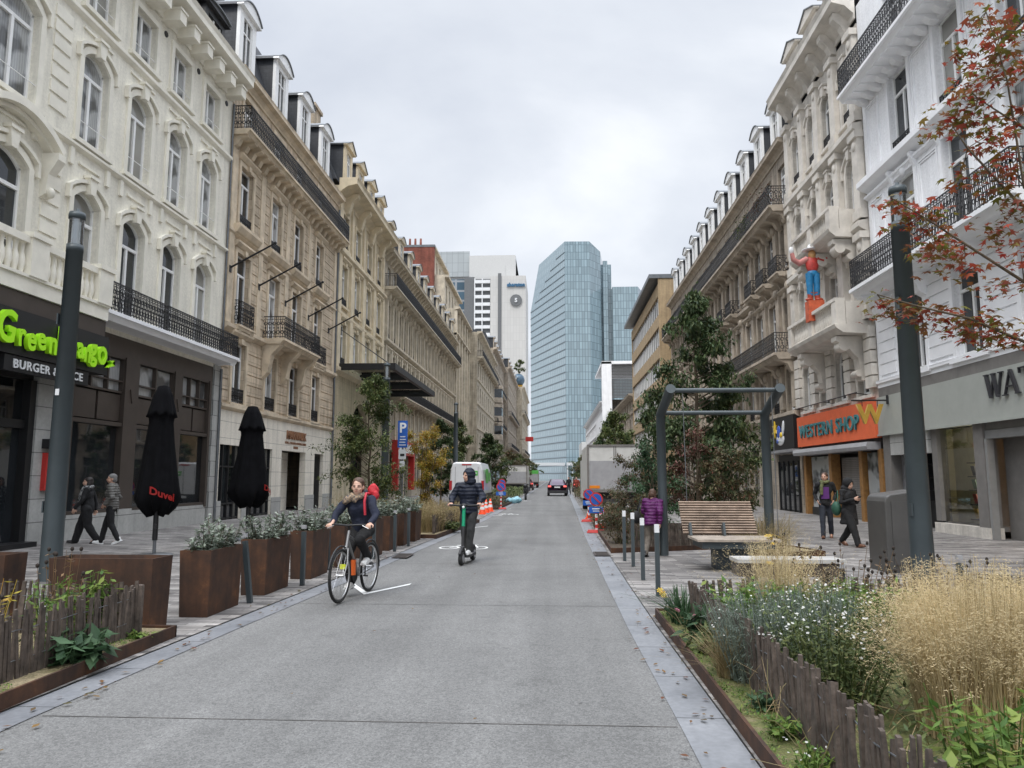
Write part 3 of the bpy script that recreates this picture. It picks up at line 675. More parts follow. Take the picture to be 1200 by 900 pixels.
# ground floor pale cladding
m = MB(); wall_rows(m, L, [(0, 4.15, [(u_(27.95, Y0), 2.1, 0.0, 2.85, 0), (u_(30.85, Y0), 2.5, 0, 2.85, 0), (u_(34.9, Y0), 3.3, 0, 2.85, 0), (u_(38.7, Y0), 1.5, 0, 2.85, 0)])], .3); m.build('cladding', M['clad'], b2)
m = MB(); m.box(-.01, .52, -.035, -.005, 0, .75); m.box(2.42, 2.98, -.035, -.005, 0, .75); m.box(5.52, 6.63, -.035, -.005, 0, .75); m.box(9.97, 11.33, -.035, -.005, 0, .75); m.box(12.87, L, -.035, -.005, 0, .75); m.split('plinth', M['greystone'], b2)
for uc, w_, d in ((u_(27.95, Y0), 2.1, .16), (u_(30.85, Y0), 2.5, .16)):
    m = MB()
    m.add([(uc - w_ / 2, d, 0), (uc + w_ / 2, d, 0), (uc + w_ / 2, d, 2.85), (uc - w_ / 2, d, 2.85)], [(0, 1, 2, 3)], 0)
    for k in range(5): x = uc - w_ / 2 + w_ * k / 4; m.box(max(x - .03, uc - w_ / 2), min(x + .03, uc + w_ / 2), d - .06, d + .02, 0, 2.85, 1)
    for z in (.05, .6, 2.0): m.box(uc - w_ / 2 + .03, uc + w_ / 2 - .03, d - .05, d + .02, z, z + .06, 1)
    m.build('shop_window', [M['bglass'], M['black']], b2)
ug = u_(34.9, Y0)
m = MB(); m.box(ug - 1.65, ug + 1.65, 1.6, 1.7, 0, 2.85, 0); m.box(ug + .1, ug + 1.64, .9, 1.6, .0, 2.84, 0); m.build('porch', M['clad'], b2)
m = MB(); m.box(ug - 1.6, ug + .06, 1.4, 1.5, 0, 2.84); dd = m.build('door', M['black'], b2); m = MB(); m.tube([(ug - .75, 1.36, .3), (ug - .75, 1.36, 2.3)], .03, 6); m.build('handle', M['zinc'], dd)
ud = u_(38.7, Y0); m = MB(); m.box(ud - .75, ud + .75, .2, .26, 0, 2.85)
for k in range(7): m.tube([(ud - .6 + k * .2, .16, .1), (ud - .6 + k * .2, .16, 2.7)], .018, 4)
m.build('iron_door', M['black'], b2)
m = MB(); m.tube([(L - .1, -.1, 0), (L - .1, -.1, 17)], .06, 8); m.build('drainpipe', M['zinc'], b2)
hs = thing('hotel_sign', 'bronze MARIVAUX lettering on pale cladding above the hotel entrance', 'sign', (XL, Y0, 0), rad(90))
M['copper'] = plain('copper letters', (.30, .15, .08), .5, .4)
text('MARIVAUX', .52, .03, 'lettering', M['copper'], hs, TM((ug + .15, -.035, 3.42)), .018, 'CENTER', 1.02)
text('HOTEL, CONGRESS & SEMINAR CENTRE', .15, .008, 'lettering', M['copper'], hs, TM((ug + .15, -.012, 3.18)), .003, 'CENTER', 1.1)
text('BRUSSELS', .15, .008, 'lettering', M['copper'], hs, TM((ug + .15, -.012, 2.98)), .003)
for k, (y, z, y2, z2) in enumerate(((26.9, 9.55, 26.9, 10.5), (29.7, 9.57, 29.7, 10.45), (32.8, 9.6, 32.8, 10.5), (36.05, 9.64, 36.05, 10.6), (39.5, 9.67, 39.5, 10.65))):
    lb = ['nearest black flagpole, beside the cream house', 'second black flagpole out from the cream house', 'middle black flagpole of the five on limestone wall', 'fourth black flagpole out from the cream house', 'farthest black flagpole, next to the drainpipe'][k]
    fp = thing('flagpole', lb, 'flagpole', (XL, y, z), rad(90), 'flagpoles on the limestone hotel')
    m = MB(); m.tube([(0, 0, 0), (0, -1.75, .95)], [.04, .035], 8); m.build('pole', M['black'], fp); m = MB(); m.ell((0, -1.78, .97), (.06, .06, .06)); m.build('knob', M['black'], fp)
    m = MB(); m.box(-.09, .09, -.08, .0, -.15, .12); m.build('bracket', M['black'], fp)
# ================================================================ LEFT 3: butter stone (40.9 .. 52.5)
Y0 = 40.85; L = 11.75
b3 = building('L', Y0, Y0 + L, 'butter coloured stone building with pedimented stone dormers and arched entrance', 'stone_building')
cs = [42.35, 45.2, 48.1, 51.0]; w = 1.2
m = MB(); wall_rows(m, L, [(0, 7.6, [(L / 2 + .2, 4.2, 0, 6.3, 2.05)]), (7.6, 11.3, R_(8.1, 10.6)), (11.3, 14.7, R_(11.7, 14.1)), (14.7, 18.6, R_(15.2, 17.2))]); slab_back(m, L, 18.6); m.build('wall', M['butter'], b3)
for y in cs:
    u = u_(y, Y0); place_win(b3, u, w, 8.1, 10.6, 0, 'french', 'buttertrim', 'flat', .5, cur=.3); place_win(b3, u, w, 11.7, 14.1, 0, 'french', 'buttertrim', 'flat', .45, cur=.3); place_win(b3, u, w, 15.2, 17.2, 0, 'french', 'buttertrim', None, .4, cur=.3)
m = MB()
for u in (.35, 2.95, 5.8, 8.7, L - .35): m.box(u - .3, u + .3, -.14, .003, 7.9, 14.8); m.box(u - .24, u + .24, -.1, .003, 14.9, 18.2)
m.split('pilaster', M['buttertrim'], b3)
course(b3, 0, L, 7.5, .25, .4, 'buttertrim'); course(b3, 0, L, 10.95, .16, .25, 'buttertrim'); course(b3, 0, L, 14.5, .3, .35, 'buttertrim')
cornice(b3, 0, L, 18.0, 1.05, 1.05, 2.9, 'buttertrim', bw=.42, bd=.8, bh=1.3)
mansard(b3, L, 19.0, 3.2, .2, 1.6)
for y in cs: dormer(b3, u_(y, Y0), 19.05, 1.5, 2.3, -.1, 1.6, 'buttertrim', 'zinc', 'slate', .45, .8, 'ped')
m = MB(); m.box(L / 2 - 1.9, L / 2 + 2.3, .7, .8, 0, 6.3); m.build('entrance', M['black'], b3)
cp = thing('canopy', 'black steel and glass entrance canopy hanging over the pavement', 'canopy', (XL, 41.4, 0), rad(90))
m = MB()
for (x0, x1, y0_, y1_) in ((0, 14.4, -3.4, -3.15), (0, .18, -3.15, 0), (14.22, 14.4, -3.15, 0), (4.6, 4.78, -3.15, 0), (9.4, 9.58, -3.15, 0)): m.box(x0, x1, y0_, y1_, 7.75, 8.12)
m.build('frame', M['black'], cp); m = MB(); m.box(.18, 14.2, -3.14, -.0, 8.0, 8.04); m.build('glass_roof', M['clear'], cp)
m = MB()
for x in (.5, 7, 13.8): m.tube([(x, -3.0, 8.1), (x, -.05, 10.2)], .025, 6)
m.split('tie_rod', M['black'], cp)
# ================================================================ LEFT 4: long sandstone block (52.7 .. 92)
Y0 = 52.65; L = 39.2
b4 = building('L', Y0, Y0 + L, 'long sandstone block with continuous upper balcony and a row of grey dormers', 'sandstone_building')
cs = [54.4 + i * 1.97 for i in range(19)]; w = 1.02
m = MB(); wall_rows(m, L, [(0, 7.6, [(u_(y, Y0), 1.3, .5 if i % 4 else 0, 3.7, 0) for i, y in enumerate(cs)]), (7.6, 11.8, R_(8.2, 10.9)), (11.8, 15.6, R_(12.0, 14.6)), (15.6, 18.2, R_(15.8, 17.5))]); slab_back(m, L, 18.2); m.build('wall', M['sand'], b4)
for i, y in enumerate(cs):
    u = u_(y, Y0); place_win(b4, u, w, 8.2, 10.9, 0, 'french', 'sandtrim', 'flat', False, cur=.3); place_win(b4, u, w, 12.0, 14.6, 0, 'french', 'sandtrim', 'flat', .4, cur=.3); place_win(b4, u, w, 15.8, 17.5, 0, 'french', None, None, cur=.3)
    place_win(b4, u, 1.3, .5 if i % 4 else .02, 3.7, 0, 'french', None, None, cur=.1, dark=True)
m = MB()
for i in range(20):
    u = u_(cs[0] - .985 + i * 1.97, Y0); m.box(u - .2, u + .2, -.2, .003, 11.9, 14.9); m.ell((u, -.25, 15.1), (.26, .25, .35), None, 7, 5); m.box(u - .2, u + .2, -.1, .003, 4.4, 7.4); m.box(u - .22, u + .22, -.14, .003, 8, 11.4)
m.split('pilaster', M['sandtrim'], b4)
balcony(b4, 0, L, 15.65, 1.0, .95, .25, 'sandtrim', 1.97, True, .16, .5, .3); balcony(b4, 3, L, 7.9, .9, .8, .25, 'sandtrim', 1.97, True, .16, .6, .3)
course(b4, 0, L, 11.5, .3, .35, 'sandtrim'); cornice(b4, 0, L, 17.9, .7, .65, .98, 'sandtrim')
mansard(b4, L, 18.5, 3.3, .0, 1.0)
for i in range(10): dormer(b4, 2.0 + i * 3.94, 18.55, 1.5, 2.3, -.05, 1.5, 'sandtrim', 'zinc', 'slate', .35, .85)
m = MB(); m.box(L - .6, L + .05, 2.6, 13, 17, 31.0, 0); m.box(L - .65, L + .1, 2.5, 13.2, 31, 31.3, 1)
for k in range(5): m.lathe([(.16, 0), (.13, .9), (.0, .9)], (L - .3, 4.4 + k * .7, 31.3), 8, 0)
m.build('brick_gable', [M['brick'], M['zinc']], b4)
# ================================================================ LEFT 5: stepped stone block (91.9 .. 107)
Y0 = 91.95; L = 15
b5 = building('L', Y0, Y0 + L, 'tall stone block stepping back above the brick gable on left side', 'stone_building')
cs = [Y0 + 1.7 + i * 2.9 for i in range(5)]; w = 1.3
m = MB(); wall_rows(m, L, [(0, 6, []), (6, 9.5, R_(6.6, 8.9)), (9.5, 12.9, R_(10, 12.3)), (12.9, 16.3, R_(13.4, 15.7)), (16.3, 19.7, R_(16.8, 19.1)), (19.7, 23.1, R_(20.2, 22.5))]); slab_back(m, L, 23.1, 12)
m.build('wall', M['sand'], b5)
for tier, (y_, z0, z1) in enumerate(((1.3, 23.3, 27.2), (3.1, 27.2, 31.2))):
    t = MB(); wall_rows(t, L - 1.5 * tier, [(z0, z1, [(u_(y, Y0), w, z0 + .8, z1 - .8, 0) for y in cs[:5 - tier]])]); slab_back(t, L - 1.5 * tier, z1, 12 - y_)
    t.box(0, L - 1.5 * tier, -.5, 12 - y_, z1, z1 + .3); o = t.build('set_back_storey', M['sandtrim'], b5, (0, y_, 0))
    for y in cs[:5 - tier]: place_win(b5, u_(y, Y0), w, z0 + .8, z1 - .8, 0, 'sash', None, y=y_ + .16)
for y in cs:
    for zb in (6.6, 10, 13.4, 16.8, 20.2): place_win(b5, u_(y, Y0), w, zb, zb + 2.3, 0, 'sash', None)
m = MB()
for u in (.3, 3.15, 6.05, 8.95, 11.85, 14.7): m.box(u - .3, u + .3, -.35, .003, 6, 22.8)
m.split('pilaster', M['sandtrim'], b5)
course(b5, 0, L, 22.9, .7, .4, 'sandtrim'); course(b5, 0, L, 5.6, .3, .4, 'sandtrim'); course(b5, 0, L, 19.6, .5, .3, 'sandtrim')
# ================================================================ LEFT far row
def far_block(side, Y0, Y1, X, H, label, mat, trim, n, floors, fh0=5, roof='flat', w=1.3, bay=None, bal=(), dm=0, name='stone_building', trimw=False, off=0):
    b = building(side, Y0, Y1, label, name, X=X); L = Y1 - Y0; cs = [L * (i + .5) / n for i in range(n)]
    fh = (H - fh0) / floors; rows = [(0, fh0, [])] + [(fh0 + i * fh, fh0 + (i + 1) * fh, [(c, w, fh0 + i * fh + fh * .2, fh0 + i * fh + fh * .82, 0) for c in cs]) for i in range(floors)]
    m = MB(); wall_rows(m, L, rows); slab_back(m, L, H, 11); m.box(.4, L - .4, .4, 10.6, H - .3, H - .05); m.build('wall', M[mat], b)
    for i in range(floors):
        for c in cs: place_win(b, c, w, fh0 + i * fh + fh * .2, fh0 + i * fh + fh * .82, 0, 'sash', trim if trimw else None)
        if i in bal: balcony(b, .3, L - .3, fh0 + i * fh, .9, .9, .25, trim, 3, True, .16, .4)
        else: course(b, 0, L, fh0 + i * fh, .18, .2, trim)
    sf = MB(); sf.box(.4, L - .4, -.03, .0, .4, 3.2, 0); sf.box(.4, L - .4, -.15, 0, 3.2, 4.1, 1); sf.build('shopfront', [M['bglass'], M['bronze']], b)
    cornice(b, 0, L, H - .5, .7, .6, 1.2 if roof != 'flat' else 0, trim)
    if roof == 'mansard':
        mansard(b, L, H + .1, 3, .2, 1.5)
        for i in range(dm): dormer(b, L * (i + .5) / dm, H + .1, 1.5, 2.2, 0, 1.6, trim)
    return b
b6 = far_block('L', 107, 140, -10.9, 23.0, 'plain buff stone block standing forward of its neighbours, left row', 'sand', 'sandtrim', 9, 5, bal=(4,), off=1)
b7 = far_block('L', 140.2, 172, -11.2, 26.5, 'weathered stone block with bow windows far down left row', 'brown', 'browntrim', 8, 6, roof='mansard', dm=6, bal=(2, 4))
for i, zc in enumerate((9.0, 12.6, 16.2)):
    m = MB(); pr = [(0, 0), (.6, -1.5), (3.6, -1.5), (4.2, 0)]
    m.extr([(a + 3, c) for a, c in pr], zc, zc + 1.0, 0, 'z'); m.extr([(a + 3.05, c * .97) for a, c in pr], zc + 1.0, zc + 2.7, 1, 'z'); m.extr([(a + 3, c * 1.05) for a, c in pr], zc + 2.7, zc + 3.4, 0, 'z'); m.build('bow_window', [M['browntrim'], M['glass']], b7)
b8 = far_block('L', 172.2, 214, -10.2, 27.5, 'far narrow stone house with gabled dormers near the end of left row', 'brown', 'browntrim', 9, 6, roof='mansard', dm=7, bal=(1, 3))
b9 = far_block('L', 214.3, 262, -8.6, 28.0, 'last stone corner building of left row, topped by a globe', 'sand', 'sandtrim', 10, 6, bal=(1, 4))
m = MB(); m.lathe([(1.0, 0), (1.2, .6), (1.4, .8)], (3.2, 1.2, 28), 14, 1); m.ell((3.2, 1.2, 30.4), (1.9, 1.9, 1.9), None, 18, 12, 0); g_ = m.build('globe', None if False else [plain('globe glass', (.07, .12, .17), .3, .2, .6, .6), M['gold']], b9)
rs = thing('neon_sign', 'red projecting shop sign on the far end of left row', 'sign', (-8.6, 200, 0), rad(90)); m = MB(); m.box(0, 1.0, -3.6, -1.5, 11.4, 12.6); m.build('board', M['redpaint'], rs); m = MB(); m.tube([(.5, 0, 12), (.5, -1.6, 12)], .08, 6); m.build('bracket', M['black'], rs)
# ================================================================ RIGHT 1: white stucco house (Y 6 .. 26.2) over the bookshop
Y1 = 26.2; L = 20.2
def v_(Y): return Y1 - Y
r1 = building('R', Y1 - L, Y1, 'bright white stucco house with panelled walls above the bookshop front', 'stucco_house', 'house')
cs = [23.45, 20.45, 17.45, 14.45, 11.45, 8.45]; w = 1.32
RR = lambda zb, zt, ris=0, ww=None: [(v_(y), ww or w, zb, zt, ris) for y in cs]
m = MB(); wall_rows(m, L, [(4.75, 8.0, RR(4.95, 7.45)), (8.0, 11.9, RR(8.2, 11.35)), (11.9, 15.3, RR(12.15, 14.95)), (15.3, 19.0, RR(15.5, 18.0))]); slab_back(m, L, 19.0); m.box(0, L, .4, 10.6, 19, 19.2); m.build('wall', M['white'], r1)
for y in cs:
    u = v_(y); place_win(r1, u, w, 4.95, 7.45, 0, 'french', 'whitetrim', None, False, cur=.2); place_win(r1, u, w, 8.2, 11.35, 0, 'french', 'whitetrim', 'ornate', False, cur=.2)
    place_win(r1, u, w, 12.15, 14.95, 0, 'french', 'whitetrim', 'flat', .5, cur=.2); place_win(r1, u, w, 15.5, 18.0, 0, 'french', 'whitetrim', None, False, cur=.2)
m = MB()
for k in range(len(cs) + 1):
    uc = v_(23.45 + 1.5) + 3 * k if k else v_(25.4)
    hw = .58 if k else .48
    for z0, z1 in ((8.5, 11.3), (12.3, 14.8), (5.1, 7.6)):
        if z0 > 5.2:
            for t, p in ((0, .05), (.07, .03)):
                a, c, e_, f_ = uc - hw + t, uc + hw - t, z0 + t, z1 - t
                m.box(a, c, -p, .003, f_ - .05, f_); m.box(a, c, -p, .003, e_, e_ + .05); m.box(a, a + .05, -p, .003, e_ + .05, f_ - .05); m.box(c - .05, c, -p, .003, e_ + .05, f_ - .05)
        else:
            for j in range(7): m.box(uc - hw - .1, uc + hw + .1, -.04, .003, z0 + j * .38, z0 + j * .38 + .33)
m.split('wall_panel', M['whitetrim'], r1)
course(r1, 0, L, 11.72, .38, .38, 'whitetrim'); cornice(r1, 0, L, 4.68, .12, .25, 0, 'whitetrim', 'string_course'); course(r1, 0, L, 11.45, .14, .14, 'whitetrim')
balcony(r1, .35, 9.6, 8.1, 1.0, 1.0, .28, 'whitetrim', 3.0, False, .16, .75, .34)
balcony(r1, 11.0, L - .4, 8.1, 1.0, 1.0, .28, 'whitetrim', 3.0, False, .16, .75, .34)
balcony(r1, .15, L, 15.35, .95, 1.0, .25, 'whitetrim', .55, False, .16, .22, .26)
# shop: grey fascia, pilasters, real window with a display behind it
m = MB(); m.box(0, L, -.14, .3, 3.05, 4.35); m.box(0, L, -.18, -.14, 3.02, 3.08); m.build('fascia', M['grey'], r1)
m = MB(); m.box(0, L, -.05, .3, 4.35, 4.68, 0); m.build('fascia_band', M['gpil'], r1)
m = MB(); m.box(v_(22.95), v_(22.65), 0, .3, .35, 3.05); m.box(v_(20.65), v_(20.2), -.04, .3, .25, 3.05); m.box(v_(20.2), L, .05, .3, 2.85, 3.05); m.box(v_(20.2), v_(19.2), .48, .52, 0, 2.85); m.split('pilaster', M['gpil'], r1)
m = MB(); m.box(v_(22.95), v_(20.15), -.06, .3, 0, .3); m.build('plinth', M['pale'], r1)
m = MB(); m.add([(v_(22.65), .12, .3), (v_(20.65), .12, .3), (v_(20.65), .12, 3.05), (v_(22.65), .12, 3.05)], [(0, 1, 2, 3)]); m.build('shop_window', M['clear'], r1)
m = MB(); m.box(v_(20.2), L, .02, .3, 2.62, 2.84, 0); m.box(v_(20.18), v_(20.08), -.02, .16, .0, 2.62, 0); m.build('shutter_box', plain('dull shutter box', (.22, .22, .215), .5), r1)
M['shopwall'] = plain('shop wall ochre', (.42, .38, .24), .8); M['warmwall'] = plain('warm shop interior', (.5, .25, .07), .8)
m = MB(); m.box(v_(22.8), v_(20.9), .55, .6, .3, 3.05, 0); m.box(v_(22.8), v_(20.3), .3, 1.2, .2, .32, 1); m.box(v_(20.75), v_(20.7), .3, 1.5, .3, 3.05, 1); m.box(v_(22.9), v_(22.8), .3, 1.2, .3, 3.05, 0)
m.box(v_(18.9), L, 2.2, 2.3, .0, 2.85, 2); m.box(v_(19.0), L, .3, 4, -.0, .02, 1); m.box(v_(18.9), L, .5, 2.2, 2.78, 2.84, 1)
m.build('shop_interior', [M['shopwall'], M['gpil'], M['warmwall']], r1)
m = MB(); m.box(v_(20.95), v_(20.8), .49, .53, .7, 2.8); m.build('display_fill_strip', emit('hidden display fill', (1, .88, .65), 11), r1)  # unseen glowing strip added behind the near jamb to brighten the window display
m = MB(); m.add([(v_(18.95), .6, .15), (L, .6, .15), (L, .6, 2.78), (v_(18.95), .6, 2.78)], [(0, 1, 2, 3)]); m.build('shop_window', M['clear'], r1)
rb = random.Random(5)
bc = [(.05, .12, .25), (.4, .38, .35), (.35, .05, .04), (.02, .02, .03), (.5, .35, .1), (.1, .2, .12)]
BM = [plain('book cover', c, .5, var=.2) for c in bc]
bkr = thing('book_display', 'stepped rack of books displayed inside the bookshop window', 'display rack', (XR, Y1, 0), rad(-90))
m = MB(); 
for z in (.45, .85, 1.25, 1.62, 2.0): m.box(v_(21.5), v_(20.8), .2, .48, z, z + .025)
m.split('shelf', M['black'], bkr); m = MB()
for z in (.475, .875, 1.275, 1.645):
    for k in range(3): x = v_(21.45) + k * .22; m.cbox((x + .1, .3, z + .15), (.17, .03, .27), Matrix.Rotation(.2, 3, 'X'), rb.randrange(6))
m.build('books', BM, bkr)
lit = thing('shelf_unit', 'brightly lit book shelves inside the bookshop doorway', 'shelf', (XR, Y1, 0), rad(-90))
m = MB(); 
for k in range(6): m.box(v_(18.8), L - .5, 1.5, 1.9, .3 + k * .38, .33 + k * .38)
m.split('shelf', M['oak'], lit); m = MB()
for k in range(6):
    x = v_(18.8)
    while x < L - .6:
        d_ = rb.uniform(.03, .12); m.box(x, x + d_, 1.52, 1.8, .33 + k * .38, .33 + k * .38 + rb.uniform(.18, .3), rb.randrange(6)); x += d_ + .01
m.build('books', BM, lit); m = MB(); m.box(v_(19.0), L - 2, 1.2, 1.3, 2.68, 2.76); m.build('lamp', emit('warm lamp', (1, .6, .25), 14), lit)
ws = thing('shop_sign', 'dark serif WATERSTONES lettering on the grey fascia', 'sign', (XR, Y1, 0), rad(-90))
M['dkl'] = plain('dark letters', (.03, .03, .035), .5)
m = MB(); H_ = .62; zb_ = 3.62
def stroke(x0, z0, x1, z1, w_, y=-.185): m.extr([(x0 - w_ / 2, z0), (x0 + w_ / 2, z0), (x1 + w_ / 2, z1), (x1 - w_ / 2, z1)], y - .03, y + .03, 0, 'y')
def serif_(x, z, w_=.17, y=-.185): m.box(x - w_ / 2, x + w_ / 2, y - .032, y + .032, z, z + .028)
x0_ = v_(19.62); zt_ = zb_ + H_
stroke(x0_ + .2, zb_, x0_ + .04, zt_, .10); stroke(x0_ + .2, zb_, x0_ + .36, zt_ - .02, .035, -.180); stroke(x0_ + .5, zb_, x0_ + .34, zt_, .10, -.190); stroke(x0_ + .5, zb_, x0_ + .66, zt_, .035, -.176)
for a in (.04, .34, .66): serif_(x0_ + a, zt_ - .028)
xa = x0_ + .78; stroke(xa, zb_, xa + .26, zt_, .035); stroke(xa + .52, zb_, xa + .27, zt_, .10, -.188); m.box(xa + .12, xa + .4, -.21, -.16, zb_ + .2, zb_ + .235)
for a in (0, .52): serif_(xa + a, zb_)
xt = xa + .88; m.box(xt - .045, xt + .045, -.21, -.16, zb_, zt_ - .03); m.box(xt - .27, xt + .27, -.213, -.157, zt_ - .03, zt_); serif_(xt, zb_)
for s in (-1, 1): stroke(xt + s * .26, zt_ - .14, xt + s * .265, zt_, .025, -.18)
m.build('lettering', M['dkl'], ws)
text('ERSTONES', .88, .03, 'lettering', M['dkl'], ws, TM((xt + .42, -.185, zb_)), .0, 'LEFT', .86, 0, 1.08)
# narrow gap shop front between
m = MB(); m.box(v_(26.15), v_(22.98), .8, .9, 0, 3.0, 0); m.box(v_(26.1), v_(25.6), -.05, .3, 0, 3.05, 1); m.box(v_(25.5), v_(23.0), -.08, .3, 2.35, 3.04, 2)
m.build('side_entrance', [M['black'], M['gpil'], M['greystone']], r1)
m = MB()
for a in (25.3, 24.2, 23.3):
    for k in range(4): m.box(v_(a), v_(a) + .35, .3, .5, .9 + k * .38, 1.2 + k * .38)
m.split('letter_box', M['black'], r1)
# ================================================================ RIGHT 2: ornate pale stone house (26.3 .. 34.5)
Y1 = 34.5; L = 8.2
r2 = building('R', Y1 - L, Y1, 'ornate pale stone house with stone balustrade balconies over the western clothing shop', 'stone_house', 'house')
cs = [27.35, 29.5, 31.2, 33.3]; w = 1.05
m = MB(); wall_rows(m, L, [(3.0, 7.0, RR(4.6, 6.6, .45)), (7.0, 10.7, RR(7.3, 10.1, .45)), (10.7, 14.4, RR(11.2, 13.6, .47)), (14.4, 18.4, RR(15.1, 17.3, .45))]); slab_back(m, L, 18.4); m.build('wall', M['pale'], r2)
for y in cs:
    u = v_(y)
    for zb, zt, gd in ((4.6, 6.6, False), (7.3, 10.1, False), (11.2, 13.6, False), (15.1, 17.3, .45)): place_win(r2, u, w, zb, zt, .45 if zb != 11.2 else .47, 'french', 'paletrim', 'arch', gd, cur=.3)
m = MB()
for u in (.3, 2.25, 4.15, 6.0, L - .28):
    for z0, z1, p in ((10.9, 14.2, .22), (14.6, 18.2, .2), (7.2, 10.4, .24)):
        m.box(u - .26, u + .26, -p, .003, z0, z1); m.box(u - .32, u + .32, -p - .08, .003, z0, z0 + .35); m.box(u - .34, u + .34, -p - .1, .003, z1 - .25, z1)
        m.ell((u, -p, z1 - .5), (.16, .07, .2), None, 8, 6)
    for j in range(5): m.box(u - .3, u + .3, -.2, .003, 4.75 + j * .45, 4.75 + j * .45 + .4)
m.split('pilaster', M['paletrim'], r2)
course(r2, 0, L, 10.4, .35, .4, 'paletrim'); course(r2, 0, L, 14.1, .35, .4, 'paletrim')
cornice(r2, 0, L, 18.6, .85, 1.1, 1.35, 'paletrim', bw=.34, bd=.62, bh=.5)
def stone_balcony(b, u0, u1, z, proj, mat, h=.85, br=(.15, .85), bdrop=1.6):
    m = MB(); m.extr([(0, z - .35), (-proj * .8, z - .3), (-proj, z - .12), (-proj - .05, z), (0, z)], u0, u1)
    for c in (u0 + .22, (u0 + u1) / 2, u1 - .22): m.box(c - .2, c + .2, -proj + .02, -proj + .36, z, z + h)
    m.box(u0 + .02, u1 - .02, -proj, -proj + .38, z + h, z + h + .12); m.box(u0 + .42, u1 - .42, -proj + .08, -proj + .3, z, z + .12)
    for c in (u0, u1 - .25): m.box(c + .03, c + .22, -proj + .38, 0, z, z + h)
    n = int((u1 - u0 - .9) / .2)
    for i in range(n):
        c = u0 + .5 + (u1 - u0 - 1.0) * (i + .5) / n
        if abs(c - (u0 + u1) / 2) < .25: continue
        m.lathe([(.05, 0), (.075, .15), (.08, .25), (.045, .42), (.055, .6)], (c, -proj + .19, z + .12), 7)
        m.box(c - .06, c + .06, -proj + .13, -proj + .25, z + .7, z + h)
    for f_ in br:
        c = u0 + (u1 - u0) * f_; m.extr([(.003, z - .35 - bdrop), (-.22, z - .35 - bdrop), (-.3, z - .35 - bdrop * .5), (-proj * .55, z - .55 - bdrop * .1), (-proj * .85, z - .5), (-proj * .85, z - .34), (.003, z - .34)], c - .24, c + .24)
        m.tube([(c - .26, -proj * .62, z - .68), (c + .26, -proj * .62, z - .68)], .2, 12); m.tube([(c - .25, -.3, z - bdrop - .1), (c + .25, -.3, z - bdrop - .1)], .13, 10)
    return m.build('balcony', M[mat], b)
stone_balcony(r2, v_(31.9), v_(26.5), 7.05, 1.25, 'paletrim'); stone_balcony(r2, v_(31.5), v_(27.0), 10.75, 1.1, 'paletrim', .75, (.1, .5, .9), .9)
mansard(r2, L, 19.6, 2.6, .1, 1.5)
for y in (28.2, 30.6, 33.0): dormer(r2, v_(y), 19.4, 1.6, 1.9, -.1, 1.6, 'paletrim', 'zinc', 'slate', .4, .8, 'ped')
# its shop front
m = MB(); m.box(0, L, .55, .6, 0, 3.0, 0); m.box(0, L, .0, .55, 2.55, 3.0, 0); m.build('shop_wall', M['black'], r2)
m = MB(); m.box(v_(30.75), v_(28.25), .3, .36, 0, 2.4); m.build('roller_shutter', M['shutter'], r2)
for a, c in ((33.6, 31.35), (27.75, 26.55)):
    m = MB(); m.add([(v_(a), .08, .35), (v_(c), .08, .35), (v_(c), .08, 2.5), (v_(a), .08, 2.5)], [(0, 1, 2, 3)], 0); m.box(v_(a), v_(c), .02, .3, 0, .35, 1); m.build('shop_window', [M['cglass'], M['black']], r2)
m = MB()
for y in (34.1, 31.05, 28.05, 26.4): m.box(v_(y) - .14, v_(y) + .14, -.06, .3, 0, 2.6)
m.split('wooden_post', M['oak'], r2)
m = MB(); m.extr([(.0, 2.58), (-.45, 2.58), (-.5, 2.7), (-.45, 2.85), (0, 2.85)], v_(34.35), v_(26.4)); m.build('awning_case', M['blind'], r2)
wsn = thing('shop_sign', 'orange WESTERN SHOP board with teal block lettering', 'sign', (XR, Y1, 0), rad(-90))
m = MB(); m.box(v_(34.4), v_(26.22), -.22, -.02, 2.98, 4.3); m.build('board', M['orange'], wsn)
text('WESTERN SHOP', .78, .025, 'lettering', M['teal'], wsn, TM((v_(30.75), -.255, 3.36)), .010, 'CENTER', 1.05, 0, 1.12)
text('W', .88, .05, 'emblem', M['gold'], wsn, TM((v_(25.3), -.76, 3.42), 90, 90, 0), .03, 'CENTER', .88)
m = MB(); m.tube([(v_(25.3), -.14, 4.18), (v_(25.3), -1.35, 4.18)], .028, 6); m.tube([(v_(25.3), -.16, 4.05), (v_(25.3), -.16, 4.35)], .05, 6)
for q in (-.5, -1.0): m.tube([(v_(25.3), q, 4.18), (v_(25.3), q, 3.98)], .012, 5)
m.build('bracket', M['iron'], wsn)
m = MB(); m.tube([(v_(33.5), -.55, 4.62), (v_(26.8), -.55, 4.62)], .02, 6)
for q in (33.3, 30.2, 27.0): m.tube([(v_(q), 0, 4.55), (v_(q), -.55, 4.62)], .018, 6)
m.build('lighting_rail', M['iron'], wsn)
